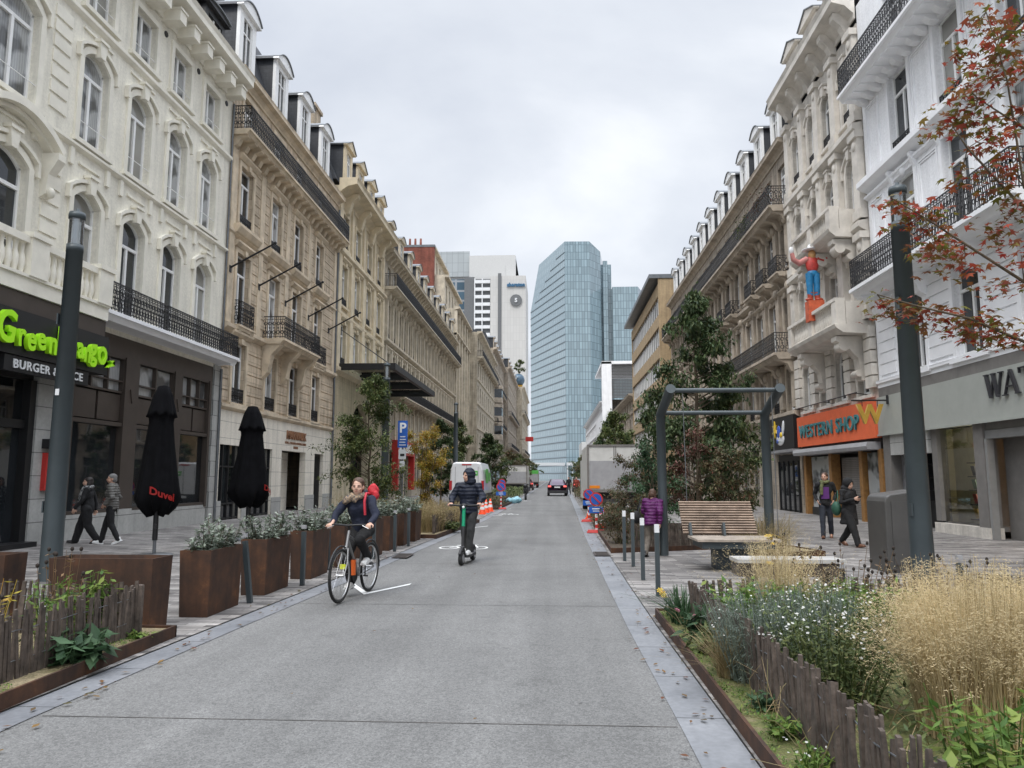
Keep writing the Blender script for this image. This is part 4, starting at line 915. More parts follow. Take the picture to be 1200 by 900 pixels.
# cowboy figure sign on brackets
cw = thing('figure_sign', 'painted waving cowboy cut-out sign standing on an orange block', 'sign', (0, 29.1, 0))
CX = 10.35
M['skinp'] = plain('painted skin', (.62, .34, .14), .5); M['bluep'] = plain('painted blue jeans', (.02, .20, .42), .5, var=.3, sc=6); M['redshirt'] = plain('painted red shirt', (.52, .06, .05), .5, var=.25, sc=8); M['pinkp'] = plain('painted pink sleeve', (.55, .22, .20), .5)
m = MB(); m.box(CX - .28, CX + .32, -.22, .22, 7.68, 8.5); m.build('block', plain('orange block', (.52, .10, .04), .6, var=.3, sc=5), cw)
m = MB()
for sx in (-1, 1): m.tube([(CX + sx * .13, 0, 9.62), (CX + sx * .14, 0, 9.15), (CX + sx * .13, 0, 8.72)], [.15, .125, .11], 10)
m.ell((CX, 0, 9.62), (.22, .15, .16)); m.build('jeans', M['bluep'], cw)
m = MB()
for sx in (-1, 1): m.tube([(CX + sx * .13, 0, 8.85), (CX + sx * .14, 0, 8.55)], [.115, .1], 10); m.ell((CX + sx * .19, -.05, 8.56), (.16, .1, .07))
m.split('boots', plain('painted boots', (.38, .06, .03), .4), cw)
m = MB(); m.ell((CX, 0, 10.0), (.26, .16, .38)); m.tube([(CX + .18, 0, 10.2), (CX + .42, 0, 10.12), (CX + .6, 0, 10.26)], [.12, .12, .09], 9); m.build('shirt', M['redshirt'], cw)
m = MB(); m.tube([(CX - .18, 0, 10.22), (CX - .5, 0, 10.05), (CX - .72, 0, 10.2), (CX - .76, 0, 10.45)], [.12, .13, .1, .08], 9); m.build('raised_arm', M['pinkp'], cw)
m = MB(); m.ell((CX, -.03, 10.38), (.15, .14, .2)); m.build('face', M['skinp'], cw)
m = MB(); m.lathe([(.0, .28), (.12, .27), (.17, .12), (.19, .0), (.36, .05), (.37, .08), (.18, .02)], (CX, 0, 10.52), 14); m.build('hat', M['whitep'], cw)
m = MB(); m.ell((CX - .78, 0, 10.58), (.1, .06, .15)); m.ell((CX + .72, 0, 10.3), (.15, .06, .08)); m.split('glove', M['whitep'], cw)
m = MB(); m.tube([(CX, .05, 10.05), (XR + .1, .3, 10.1)], .04, 6); m.tube([(CX, .05, 8.1), (XR + .1, .2, 8.1)], .035, 6); m.build('bracket', M['iron'], cw)
# ================================================================ RIGHT 3: long brown stone block (34.6 .. 70)
Y1 = 69.6; L = 35.0
r3 = building('R', Y1 - L, Y1, 'long weathered brown stone block with white dormers and three iron balconies', 'stone_building')
cs = [35.6 + i * 2.3 for i in range(15)]; w = 1.1
m = MB(); wall_rows(m, L, [(0, 4.6, [(v_(y), 1.5, 0 if i % 3 == 1 else .6, 3.2, 0) for i, y in enumerate(cs) if i > 1]), (4.6, 7.5, RR(4.8, 6.8)), (7.5, 11.4, RR(7.6, 10.3)), (11.4, 14.7, RR(11.7, 13.9)), (14.7, 17.6, RR(14.9, 16.9))]); slab_back(m, L, 17.6); m.build('wall', M['brown'], r3)
for i, y in enumerate(cs):
    u = v_(y)
    if i > 1: place_win(r3, u, 1.5, 0.02 if i % 3 == 1 else .6, 3.2, 0, 'french', None, None, cur=.1, dark=True)
    place_win(r3, u, w, 4.8, 6.8, 0, 'french', 'browntrim', None, .5 if i in (1, 2, 3) else False, cur=.3); place_win(r3, u, w, 7.6, 10.3, 0, 'french', 'browntrim', 'flat', False, cur=.3)
    place_win(r3, u, w, 11.7, 13.9, 0, 'french', 'browntrim', 'flat', False, cur=.3); place_win(r3, u, w, 14.9, 16.9, 0, 'french', None, None, cur=.3)
m = MB()
for i in range(16):
    u = v_(cs[0] - 1.15 + i * 2.3); u = min(max(u, .3), L - .3)
    for z0, z1 in ((4.9, 7.0), (7.7, 10.9), (11.8, 14.2)): m.box(u - .24, u + .24, -.16, .003, z0, z1); m.ell((u, -.2, z1 - .25), (.2, .14, .25), None, 7, 5)
m.split('pilaster', M['browntrim'], r3)
course(r3, 0, L, 4.4, .25, .3, 'browntrim'); course(r3, 0, L, 10.95, .3, .35, 'browntrim')
balcony(r3, .1, L, 14.55, 1.0, .95, .3, 'browntrim', 1.15, False, .25, .55, .3)
balcony(r3, L - 14.5, L - .0, 7.4, 1.05, .95, .3, 'browntrim', 2.3, False, .25, .7, .35)
for c in (0, 1, 2, 4, 5): balcony(r3, v_(cs[c]) - .75, v_(cs[c]) + .75, 11.35, .7, .8, .22, 'browntrim', 1.2, False, .25, .45)
cornice(r3, 0, L, 17.4, .42, .55, 0, 'browntrim')
mansard(r3, L, 17.96, 3.3, .0, 1.1)
for i in range(11): dormer(r3, v_(36.0 + i * 3.05), 18.0, 1.4, 2.15, -.1, 1.3, 'frame', 'zinc', 'slate', .35, .8)
sb = thing('shop_sign', 'black shop board with white, blue and yellow painted emblem', 'sign', (XR, Y1, 0), rad(-90))
m = MB(); m.box(v_(38.6), v_(34.65), -.3, .0, 2.95, 4.5); m.build('board', M['black'], sb)
m = MB(); cx, cz = v_(36.7), 3.65
def star(cx, cz, r, n, mi, y0=-.35, ri=.45): m.extr([(cx + (r if k % 2 == 0 else r * ri) * sin(PI * k / n), cz + (r if k % 2 == 0 else r * ri) * cos(PI * k / n)) for k in range(2 * n)], y0, -.3, mi, 'y')
star(cx - .75, cz + .32, .42, 6, 2); m.ell((cx + .05, -.31, cz - .2), (.62, .05, .3), None, 14, 8, 0); m.ell((cx - .1, -.33, cz + .15), (.3, .05, .34), None, 10, 6, 1); m.ell((cx + .6, -.33, cz + .3), (.16, .05, .4), Matrix.Rotation(.3, 3, 'Y'), 10, 6, 0); m.ell((cx + .3, -.35, cz), (.2, .05, .14), None, 10, 6, 2); m.ell((cx - .25, -.36, cz - .3), (.16, .04, .1), None, 8, 6, 1)
m.build('emblem', [M['whitep'], plain('emblem blue', (.04, .10, .45), .4), plain('emblem yellow', (.80, .55, .04), .4)], sb)
m = MB(); m.extr([(0, 2.75), (-.4, 2.8), (-.42, 2.93), (0, 2.93)], v_(38.6), v_(34.65)); m.build('awning_case', M['blind'], sb)
m = MB(); a, c = v_(38.0), v_(34.9); m.box(a, c, -.02, .0, 0, 2.7, 0); m.add([(a + .1, -.04, .1), (c - .1, -.04, .1), (c - .1, -.04, 2.3), (a + .1, -.04, 2.3)], [(0, 1, 2, 3)], 1)
for k in range(5): x = a + .1 + (c - a - .2) * k / 4; m.box(x - .03, x + .03, -.09, -.02, 0, 2.4, 0)
m.build('shopfront', [M['black'], M['bglass']], r3)
# ================================================================ RIGHT 4: yellow brick block with ribbon windows (72 .. 96)
Y1 = 97; L = 25
r4 = building('R', Y1 - L, Y1, 'yellow brick block with overhanging flat roof and ribbon windows', 'brick_building', X=10.6)
m = MB(); zs = [5.2, 8.3, 11.4, 14.5, 17.6]
for z in [0] + [q + 1.9 for q in zs]: m.box(0, L - .3, 0, 10, z, z + 1.2 if z else 5.2, 0)
for z in zs:
    m.box(.0, L - .3, .35, 10, z, z + 1.9, 0)
    n = 14
    m.box(0, .25, .02, .35, z, z + 1.9, 0)
m.box(L - .3, L, 0, 10, 0, 21.2, 0); m.build('wall', M['ybrick'], r4)
for z in zs:
    g = MB(); g.box(.25, L - .3, .20, .349, z + .0, z + 1.9, 0)
    for k in range(18): x = .25 + (L - .55) * k / 18; g.box(x, x + .10, .15, .2, z, z + 1.9, 1)
    g.build('window_band', [M['glass'], M['frame']], r4)
m = MB(); m.box(-.3, L + .1, -.9, 10, 21.2, 21.6, 0)
m.build('roof', M['zinc'], r4)
m = MB()
for k in range(4): m.lathe([(.2, 0), (.17, 1.0), (0, 1.0)], (L - .9, 4.5 + k * .9, 22.2), 8)
m.box(L - 1.4, L, 3.9, 8, 21.6, 22.2); m.build('chimney', M['ybrick'], r4)
# brown stone lower part
r5 = far_block('R', 97.2, 128, 10.8, 12.5, 'low grey rendered house beyond the yellow brick block', 'brown', 'browntrim', 9, 3, off=1)
# white modern building with slatted box
r6 = thing('modern_building', 'white modern building with dark slatted roof storey in front of glass tower', 'building', (0, 0, 0))
m = MB(); m.box(8.9, 26, 130, 150, 0, 12.5, 0); m.box(8.9, 10.6, 130, 131.6, 12.5, 22.0, 0); m.box(8.9, 26, 130, 150, 21.6, 22.1, 0); m.box(10.6, 26, 131.5, 150, 12.5, 15.4, 1); m.build('wall', [M['white'], M['glass']], r6)
m = MB()
for k in range(22): m.box(10.6, 25.8, 130.4, 130.6, 15.6 + k * .27, 15.6 + k * .27 + .2)
m.build('slatted_screen', plain('dark slats', (.09, .09, .09), .6), r6)
m = MB(); 
for k in range(5): m.box(11 + k * 3, 12.6 + k * 3, 129.95, 129.98, 8, 10.6)
m.build('window', M['glass'], r6)
r7 = far_block('R', 150.5, 230, 10.5, 17, 'far plain white fronted row at the end of right side', 'white', 'whitetrim', 20, 4)
# ================================================================ towers at the end
def tower_face_mat(name, cell_w, cell_h, base, line, rough=.06, var=.35, spec=.8, mort=.03, metal=.0, sy=1.0):
    m = NM(name); m.set(Roughness=rough, Metallic=metal); m.b.inputs['Specular IOR Level'].default_value = spec
    uvn = m.n('ShaderNodeUVMap'); br = m.n('ShaderNodeTexBrick', offset=0); m.l(uvn.outputs[0], br.inputs['Vector'])
    br.inputs['Scale'].default_value = 1; br.inputs['Brick Width'].default_value = cell_w; br.inputs['Row Height'].default_value = cell_h; br.inputs['Mortar Size'].default_value = mort; br.inputs['Mortar Smooth'].default_value = .1
    br.inputs['Color1'].default_value = (*base, 1); br.inputs['Color2'].default_value = (*[c * (1 - var) for c in base], 1); br.inputs['Mortar'].default_value = (*line, 1)
    m.color(br.outputs[0]); return m.m
def quad_uv(b_name, quads, mats, parent):
    """quads: (4 points anticlockwise from bottom left, material); uv in metres along the face"""
    me = bpy.data.meshes.new(b_name); vs = []; fs = []
    for q, mi in quads: vs += q; fs.append(list(range(len(vs) - len(q), len(vs))))
    me.from_pydata([tuple(v) for v in vs], [], fs)
    for x in mats: me.materials.append(x)
    uv = me.uv_layers.new(name='UVMap')
    for (q, mi), p in zip(quads, me.polygons):
        p.material_index = mi; o = Vector(q[0]); d = Vector(q[1]) - o; d.z = 0; d.normalize()
        for li, v in zip(p.loop_indices, q): w_ = Vector(v) - o; uv.data[li].uv = (w_.dot(d) , v[2])
    me.update(); return ob(b_name, me, parent)
M['tglass'] = tower_face_mat('tower glass', 1.5, 4.1, (.29, .39, .435), (.13, .185, .215), .06, .30, 1.0, .16)
M['tglass2'] = tower_face_mat('tower side glass', 3.0, 4.1, (.33, .425, .46), (.25, .335, .37), .05, .12, 1.0, .9, .05)
gt = thing('glass_tower', 'pale blue glass office tower with slanting top at the end of the street', 'tower')
A = (7.6, 390); B = (-12.5, 447); C_ = (21.0, 390.5); D_ = (27.5, 400)
zt = 129
def P(p, z): return (p[0], p[1], z)
quad_uv('side_face', [([P(B, 0), P(A, 0), P(A, zt), (-7.0, 431.5, 138 * .93), P(B, 103)], 0)], [M['tglass2']], gt)
quad_uv('front_face', [([P(A, 0), P(C_, 0), P(C_, zt), P(A, zt)], 0), ([P(C_, 0), P(D_, 0), P(D_, zt - 3), P(C_, zt)], 0), ([P(D_, 0), (34, 450, 0), (34, 450, zt - 6), P(D_, zt - 3)], 0)], [M['tglass']], gt)
quad_uv('rear_wing', [([(D_[0], 408, 0), (34, 408, 0), (34, 408, 121), (D_[0], 408, 121)], 0), ([(29, 404, 0), (31.6, 404, 0), (31.6, 404, 122), (29, 404, 122)], 0), ([(34, 402, 0), (48, 402, 0), (48, 402, 106.5), (34, 402, 106.5)], 0), ([(48, 402, 0), (60, 440, 0), (60, 440, 106.5), (48, 402, 106.5)], 0), ([(34, 410, 0), (34, 402, 0), (34, 402, 106.5), (34, 410, 106.5)], 0)], [M['tglass']], gt)
m = MB(); m.add([P(A, zt - .6), P(C_, zt - .6), P(D_, zt - 3.6), (34, 450, 119), P(B, 102)], [(0, 1, 2, 3, 4)]); m.add([(34, 402, 106.5), (48, 402, 106.5), (60, 440, 106.5), (34, 440, 106.5)], [(0, 1, 2, 3)]); m.build('roof', M['zinc'], gt)
m = MB(); m.extr([(A[0] - 24, 0), (A[0] - 24, 0.1), (A[0], .1), (A[0], 0)], 0, .1)
m = MB(); Av, Bv = Vector((A[0], A[1], 0)), Vector((B[0], B[1], 0)); dn = (Av - Bv).normalized(); nrm = Vector((-dn.y, dn.x, 0)) * -1
if nrm.x > 0: nrm = -nrm
for k in range(1, 31):
    z = k * 4.1; 
    if z > 127: break
    s0 = 0 if z < 103 else min(.97, (z - 103) / (zt - 103)); p0 = Bv.lerp(Av, s0)
    q = [p0 + nrm * .05, Av + nrm * .05]
    m.tube([(q[0].x, q[0].y, z), (q[1].x, q[1].y, z)], .22, 4)
m.build('floor_band', plain('tower floor band', (.06, .085, .10), .4), gt)
m = MB(); m.box(7.6, 27, 386, 389.5, 8, 9.5); m.box(-10, 7.6, 392, 394, 8, 9.5)
for k in range(8): m.tube([(8 + k * 2.6, 386.5, 0), (8 + k * 2.6, 386.5, 8)], .3, 6)
m.build('entrance_canopy', M['whitep'], gt)
# white concrete hotel tower
M['conc'] = tower_face_mat('pale concrete panels', 1.2, 3.2, (.56, .55, .53), (.46, .455, .44), .8, .06, .3, .05)
M['concp'] = plain('pale concrete', (.55, .55, .54), .8, var=.06); M['dkgrey'] = plain('dark grey panel', (.13, .135, .14), .6)
ht = thing('hotel_tower', 'pale concrete hotel tower with round dark logo near its top', 'tower')
H1, H2 = 94.5, 85.0
m = MB(); m.box(-33, -25.1, 300.4, 330, 0, 70, 0); m.box(-50, -14.7, 304, 330, 84.8, H1 - 1, 0); m.box(-34.2, -14.7, 301.2, 330, 84, H1, 0); m.build('upper_block', M['concp'], ht)
quad_uv('gable_wall', [([(-25.1, 299, 0), (-10.4, 299, 0), (-10.4, 299, H2), (-25.1, 299, H2)], 0), ([(-10.4, 299, 0), (-10.4, 330, 0), (-10.4, 330, H2), (-10.4, 299, H2)], 0), ([(-25.1, 299, H2), (-10.4, 299, H2), (-10.4, 330, H2), (-25.1, 330, H2)], 0), ([(-25.1, 330, 0), (-25.1, 299, 0), (-25.1, 299, H2), (-25.1, 330, H2)], 0)], [M['conc']], ht)
m = MB(); m.box(-21.9, -20.5, 298.6, 299, 0, 86); m.build('recessed_strip', M['dkgrey'], ht)
m = MB(); m.box(-24.5, -19, 301, 306, 85, 90); m.build('lift_housing', M['concp'], ht)
m = MB(); m.box(-31.8, -25.2, 300.0, 300.4, 0, 84, 0)
for k in range(26): m.box(-31.8, -25.2, 298.9, 300, 2 + k * 3.2, 2 + k * 3.2 + 1.3, 1)
m.box(-31.8, -31.4, 298.8, 300, 0, 84, 1); m.box(-28.7, -28.3, 298.8, 300, 0, 84, 1); m.build('balcony_stack', [M['dkgrey'], M['whitep']], ht)
m = MB(); m.box(-36, -31.8, 299.5, 305, 0, 84.8); m.build('grey_strip', M['dkgrey'], ht)
quad_uv('glazed_wing', [([(-56, 303, 0), (-36, 303, 0), (-36, 303, 84.8), (-56, 303, 84.8)], 0), ([(-56, 303, 86), (-34.3, 303, 86), (-34.3, 303, 97), (-56, 303, 97)], 1)], [tower_face_mat('wing glass', 8, 4.2, (.08, .15, .21), (.3, .32, .34), .1, .4, .6, .45), tower_face_mat('crown panels', 2.4, 4.0, (.40, .43, .44), (.22, .24, .25), .3, .1, .5, .07)], ht)
ls = thing('rooftop_sign', 'blue lettered hotel sign high on the concrete tower', 'sign')
text('sheraton', 2.2, .3, 'lettering', plain('blue letters', (.04, .13, .24), .4), ls, TM((-14.4, 298.6, 80.3)), .1, 'CENTER', .95)
lg = thing('round_logo', 'round dark logo disc with pale S on the concrete tower', 'logo')
m = MB(); m.tube([(-14.4, 298.9, 74.4), (-14.4, 298.3, 74.4)], 2.45, 32); m.build('disc', M['dkgrey'], lg); text('S', 2.3, .2, 'letter', M['whitep'], lg, TM((-14.4, 298.1, 73.6)), .08)

# low blocks closing the view between
lb = thing('low_building', 'low grey building across the square at the street end', 'building'); m = MB(); m.box(-60, -13, 275, 298, 0, 19); m.build('wall', M['concp'], lb)
lb = thing('low_building', 'low pale building right of the glass tower foot', 'building'); m = MB(); m.box(12, 70, 300, 330, 0, 16); m.build('wall', M['concp'], lb)
# ================================================================ street furniture
def bevel_mesh(o, w=.02, seg=2):
    md = o.modifiers.new('b', 'BEVEL'); md.width = w; md.segments = seg; md.limit_method = 'ANGLE'; bpy.context.view_layer.update()
    me = bpy.data.meshes.new_from_object(o.evaluated_get(bpy.context.evaluated_depsgraph_get())); o.modifiers.clear(); o.data = me; return o
# lamp posts
def lamp(x, y, label, h=5.9):
    t = thing('lamp_post', label, 'lamp post', (x, y, 0), 0, 'dark steel lamp posts')
    m = MB(); m.lathe([(.165, 0), (.16, .03), (.15, 1.0), (.125, h - .62), (.128, h - .62), (.128, h - .5), (.0, h - .5)], k=24); m.build('post', M['steel'], t)
    m = MB(); m.lathe([(.112, h - .5), (.112, h - .05)], k=24); m.build('glass_tube', M['lampglass'], t)
    m = MB(); m.tube([(0, 0, h - .5), (0, 0, h - .05)], .05, 12); m.build('lamp_core', M['whitep'], t)
    m = MB(); m.lathe([(0.01, h - .06), (.125, h - .06), (.13, h), (.12, h + .05), (.03, h + .06), (.028, h + .12), (0, h + .12)], k=24); m.build('cap', M['steel'], t)
    m = MB(); 
    for k in range(2): m.cbox((.0 - .16 + .02, -.05, 1.15 + k * 3), (.02, .1, .18)); 
    m.build('hatch', M['steel'], t)
    return t
M['lampglass'] = seethrough('lamp glass', (.8, .85, .87), .15)
l1 = lamp(-7.82, 11.4, 'tall grey lamp post rising in front of the burger restaurant')
m = MB(); m.box(-.03, .03, -.165, -.155, 2.9, 3.0); m.build('sticker', M['whitep'], l1)
lamp(5.23, 11.0, 'tall grey lamp post in front of the metal cabinet and bookshop')
lamp(-6.3, 27.8, 'grey lamp post half hidden by the leafy tree on left', 5.9); lamp(-5.6, 43.0, 'grey lamp post behind the yellowing shrub', 5.9)
# corten planters
def planter(x0, x1, y0, y1, label, h=.75, fl=.02, seed=0, foli=True):
    cx, cy = (x0 + x1) / 2, (y0 + y1) / 2; a, c = (x1 - x0) / 2, (y1 - y0) / 2
    t = thing('planter', label, 'planter', (cx, cy, .018), (random.uniform(-.02, .02)), 'rusty steel planters along the left kerb')
    m = MB(); w = .02
    b0 = (-a + fl, a - fl, -c + fl, c - fl); b1_ = (-a, a, -c, c); i0 = (-a + fl + w, a - fl - w, -c + fl + w, c - fl - w); i1 = (-a + w, a - w, -c + w, c - w)
    vs = []
    for (q, z) in ((b0, 0), (b1_, h), (i1, h), (i0, h - .12)): vs += [(q[0], q[2], z), (q[1], q[2], z), (q[1], q[3], z), (q[0], q[3], z)]
    fs = [(4 * k + i, 4 * k + (i + 1) % 4, 4 * k + 4 + (i + 1) % 4, 4 * k + 4 + i) for k in range(3) for i in range(4)]
    m.add(vs, fs); m.build('box', M['corten'], t)
    m = MB(); z = h - .09; q = i1; m.add([(q[0], q[2], z), (q[1], q[2], z), (q[1], q[3], z), (q[0], q[3], z)], [(0, 1, 2, 3)]); m.build('soil', M['soil'], t)
    return t
M['soil'] = plain('dark soil', (.06, .045, .03), .95, var=.5, sc=15, bump=.8, bsc=60)
planter(-5.25, -4.13, 7.62, 8.02, 'long low rusty planter behind the paling fence, without plants')
planter(-7.2, -5.93, 7.9, 8.25, 'rusty planter at the left edge of the view')
PL = []
pls = ['rusty planter with pale shrub, nearest of the row along the kerb', 'rusty planter right after the first leaning bollard', 'rusty planter between the second bollard and the cyclist', 'rusty planter hidden behind the cyclist', 'rusty planter just behind the cyclist on the road side', 'rusty planter third from the far end of the row', 'rusty planter second from the far end of the row', 'last rusty planter before the grassy bed']
ys = [8.5, 10.1, 11.72, 13.25, 14.75, 16.3, 17.55, 18.7]
xs = [-3.93, -3.88, -3.78, -3.7, -3.55, -3.55, -3.48, -3.42]
for i, (y, x) in enumerate(zip(ys, xs)):
    PL.append(planter(x - .37, x, y, y + .9 - (.1 if i > 5 else 0), pls[i]))
# bollards
def bollard(x, y, label, lean=(0, 0), h=.86, white=False, grp='slim dark bollards on the left kerb'):
    t = thing('bollard', label, 'bollard', (x, y, .02), 0, grp); t.rotation_euler = (lean[0], lean[1], 0)
    m = MB(); m.cbox((0, 0, h / 2 - .04), (.06, .06, h - .08)); m.build('post', M['steel'], t)
    m = MB(); m.cbox((0, 0, h - (.035 if white else .01)), (.063, .063, .11 if white else .05)); m.build('reflective_top', M['whitep'] if white else M['blind'], t)
bollard(-3.86, 9.52, 'leaning slim bollard behind the nearest shrub planter', (.0, -.13)); bollard(-3.72, 11.1, 'slim bollard beside the planter in front of the cyclist')
for x, y, s in ((-3.9, 12.95, 'slim bollard behind the cyclist elbow'), (-3.5, 14.62, 'slim bollard between two far planters'), (-3.42, 16.2, 'slim bollard second from the far end of planters'), (-3.36, 17.45, 'slim bollard near the last planter')): bollard(x, y, s)
for x, y, s in ((1.42, 10.36, 'white topped bollard nearest on the right kerb'), (1.41, 11.95, 'white topped bollard second from the near end'), (1.45, 13.73, 'white topped bollard beside the purple coated walker'), (1.38, 14.6, 'white topped bollard farthest on the right kerb')): bollard(x, y, s, (0, .0), .93, True, 'white topped bollards on the right kerb')
for x, y, s in ((5.0, 9.6, 'short grey post behind the golden grass'), (3.2, 8.6, 'short grey post behind the seedheads')): bollard(x, y, s, (0, 0), .62, False, 'short posts behind the right bed')
# closed parasols
def parasol(x, y, sc, label, rz=0):
    t = thing('parasol', label, 'parasol', (x, y, .016), rz, 'closed black parasols'); t.scale = (sc, sc, 1.0)
    m = MB(); k = 32; pr = [(.03, 3.46), (.10, 3.44), (.17, 3.25), (.25, 2.93), (.27, 2.86), (.22, 2.84), (.21, 2.7), (.25, 2.3), (.31, 1.8), (.37, 1.4), (.40, 1.22), (.32, 1.05), (.20, .9), (.10, .92), (.03, .95)]
    vs = []
    for r, z in pr:
        for j in range(k):
            a = 2 * PI * j / k; q = 1 + (.10 * cos(8 * a) + .04 * sin(5 * a + z * 2)) * min(1, r / .2); dz = (-.06 * cos(8 * a) + .05 * sin(3 * a)) if z < 1.5 else (-.05 * cos(8 * a) if 2.8 < z < 2.95 else 0)
            vs.append((r * q * cos(a), r * q * sin(a), z + dz))
    m.add(vs, [(i * k + j, i * k + (j + 1) % k, (i + 1) * k + (j + 1) % k, (i + 1) * k + j) for i in range(len(pr) - 1) for j in range(k)], 0, True); m.build('canopy', M['cloth'], t)
    m = MB(); m.tube([(0, 0, .05), (0, 0, 3.4)], .032, 10, 0); m.build('pole', M['zinc'], t)
    m = MB(); m.tube([(0, 0, .35), (0, 0, .95)], .05, 10); m.cbox((.0, -.06, .62), (.05, .12, .1)); m.build('crank_housing', M['black'], t)
    m = MB(); m.lathe([(.0, .09), (.34, .08), (.36, .04), (.36, 0)], k=28); m.build('base', M['zinc'], t)
    for a, b_ in ((-.22, 0),):
        for q in range(1): 
            mm = text('Duvel', .20, .004, 'lettering', M['redpaint'], t, TM((0, 0, 0)), .006)
            for v in mm.data.vertices:
                ang = v.co.x / .43 + (-1.25 if b_ == 0 else .55); v.co = Vector((.455 * sin(ang + PI / 2 + 0) , .455 * -cos(ang + PI / 2) , v.co.z + 1.28 - .25 * v.co.x)) if False else Vector((.445 * cos(ang), .445 * sin(ang), v.co.z + 1.20 - .35 * v.co.x))
    return t
parasol(-7.93, 14.64, 1.0, 'closed black parasol with red lettering in front of the restaurant windows', .38); parasol(-7.85, 19.0, 1.2, 'closed black parasol in front of the pale hotel cladding', 1.35)
# tube frame over the wooden lounger
fr_ = thing('pergola_frame', 'dark steel tube frame standing over the wooden lounger', 'frame', (0, 0, 0))
for x in (2.29, 4.45):
    m = MB(); x2 = x + (.02 if x < 3 else -.05); m.tube([(x, 15.7, .0), (x, 15.7, 1.4), (x, 15.7, 2.92), (x2, 14.4, 3.32)], .095, 18); m.build('post', M['steel'], fr_)
m = MB(); m.tube([(2.31, 14.5, 3.29), (4.4, 14.5, 3.29)], .046, 12); m.build('cross_bar', M['steel'], fr_); m = MB(); m.tube([(2.29, 15.65, 2.95), (4.45, 15.65, 2.95)], .046, 12); m.build('cross_bar', M['steel'], fr_)
m = MB()
for x in (2.55, 4.25): m.tube([(x, 14.5, 3.25), (x + .05, 14.6, .5)], .008, 4)
m.build('wire', M['zinc'], fr_)
M['slat'] = plain('weathered timber slats', (.27, .20, .15), .8, var=.4, sc=5, bump=.2); M['slat2'] = plain('greyed timber', (.34, .29, .24), .8, var=.3, sc=6)
bn = thing('wooden_lounger', 'wide slatted timber lounger bench under the steel frame', 'bench', (0, 0, 0))
m = MB()
for k in range(13):
    f_ = k / 13; m.cbox((3.06, 13.95 + .45 * f_, .6 + .58 * f_), (1.34 - .0 * f_, .025, .042), Matrix.Rotation(.7, 3, 'X'))
m.build('backrest', M['slat'], bn)
m = MB()
for k in range(8): m.box(2.46, 3.86, 12.95 + k * .12, 13.05 + k * .12, .52, .56)
m.build('seat', M['slat2'], bn)
m = MB(); m.box(2.55, 3.78, 13.0, 13.9, .40, .515); m.box(2.85, 3.5, 13.35, 13.8, .016, .4); m.build('base', M['steel'], bn)
for x in (2.50, 3.10): 
    m = MB(); m.extr([(13.85, .56), (13.72, .57), (13.8, .8), (13.95, .72)], x - .02, x + .02); m.build('armrest', M['steel'], bn)
bn2 = thing('bench', 'low dark bench with pale top behind the right flower bed', 'bench', (0, 0, 0))
m = MB(); m.box(2.6, 4.1, 10.8, 11.3, .41, .46); m.build('seat', plain('pale bench top', (.42, .41, .39), .7, var=.2), bn2); m = MB(); m.box(2.62, 4.08, 10.83, 11.27, .22, .405); m.build('apron', M['bronze'], bn2)
for x in (2.8, 3.85): 
    m = MB(); m.box(x, x + .1, 10.9, 11.2, .016, .22); m.build('leg', M['steel'], bn2)
cb = thing('metal_cabinet', 'dark grey metal street cabinet with rounded top beside the lamp post', 'cabinet', (0, 0, 0))
m = MB(); pr = [(5.62, .0), (6.28, .0), (6.28, 1.40), (5.72, 1.32), (5.65, 1.28), (5.62, 1.2)]; m.extr(pr, 13.0, 13.75, 0, 'y'); o = m.build('housing', M['cab'] if 'cab' in M else plain('cabinet paint', (.085, .082, .078), .45, .1, .12), cb); bevel_mesh(o, .025, 3)
m = MB(); 
for k in range(3): m.lathe([(.018, 0), (.0, .004)], (6.1 + k * .1, 0, 0), 8)
m = MB(); m.box(5.72, 6.2, 12.985, 13.0, .15, 1.2); m.build('door', plain('cabinet door', (.08, .077, .074), .5), cb)
# corten bed edges, soil
def bed(name, label, pts, h=.12, soil='moss', closed=True, grp=None):
    t = thing(name, label, 'flower bed', (0, 0, 0), 0, grp)
    m = MB(); n = len(pts); P2 = [Vector(p) for p in pts]; c = sum(P2, Vector((0, 0))) / n
    for i in range(n):
        a, b_ = P2[i], P2[(i + 1) % n]; d = (b_ - a).normalized(); nn = Vector((-d.y, d.x)) * .012
        if (c - a).dot(nn) < 0: nn = -nn
        m.add([(*a, .01), (*b_, .01), (*b_, h), (*a, h), (*(a + nn * 2), .01), (*(b_ + nn * 2), .01), (*(b_ + nn * 2), h), (*(a + nn * 2), h)], [(0, 1, 2, 3), (3, 2, 6, 7), (7, 6, 5, 4), (0, 3, 7, 4), (1, 5, 6, 2)])
    m.build('steel_edging', M['corten'], t)
    ins = [p + (c - p).normalized() * .03 for p in P2]; s = MB(); G_ = 1
    s.add([(*p, h - .025) for p in ins], [list(range(n))]); s.build('soil', M[soil], t); return t
def mk_moss():
    m = NM('mossy soil'); m.set(Roughness=.95); v = m.co(); c = m.ramp(m.noise(v, 5, 6, .7), (.3, (.055, .075, .02)), (.5, (.12, .125, .04)), (.62, (.17, .145, .075)), (.8, (.20, .17, .10))); m.color(m.mul(c, m.ramp(m.noise(v, 50, 3, .7), (.3, .6), (.7, 1.3)))); m.bump(m.noise(v, 50, 4), .8, .02); return m.m
def mk_straw():
    m = NM('dry bed soil'); m.set(Roughness=.95); v = m.co(); c = m.ramp(m.noise(v, 3, 6, .7), (.3, (.14, .12, .05)), (.5, (.27, .215, .125)), (.75, (.34, .28, .18))); m.color(m.mul(c, m.ramp(m.noise(v, 45, 3, .7), (.3, .6), (.7, 1.3)))); m.bump(m.noise(v, 50, 4), .8, .02); return m.m
M['moss'] = mk_moss(); M['straw'] = mk_straw()
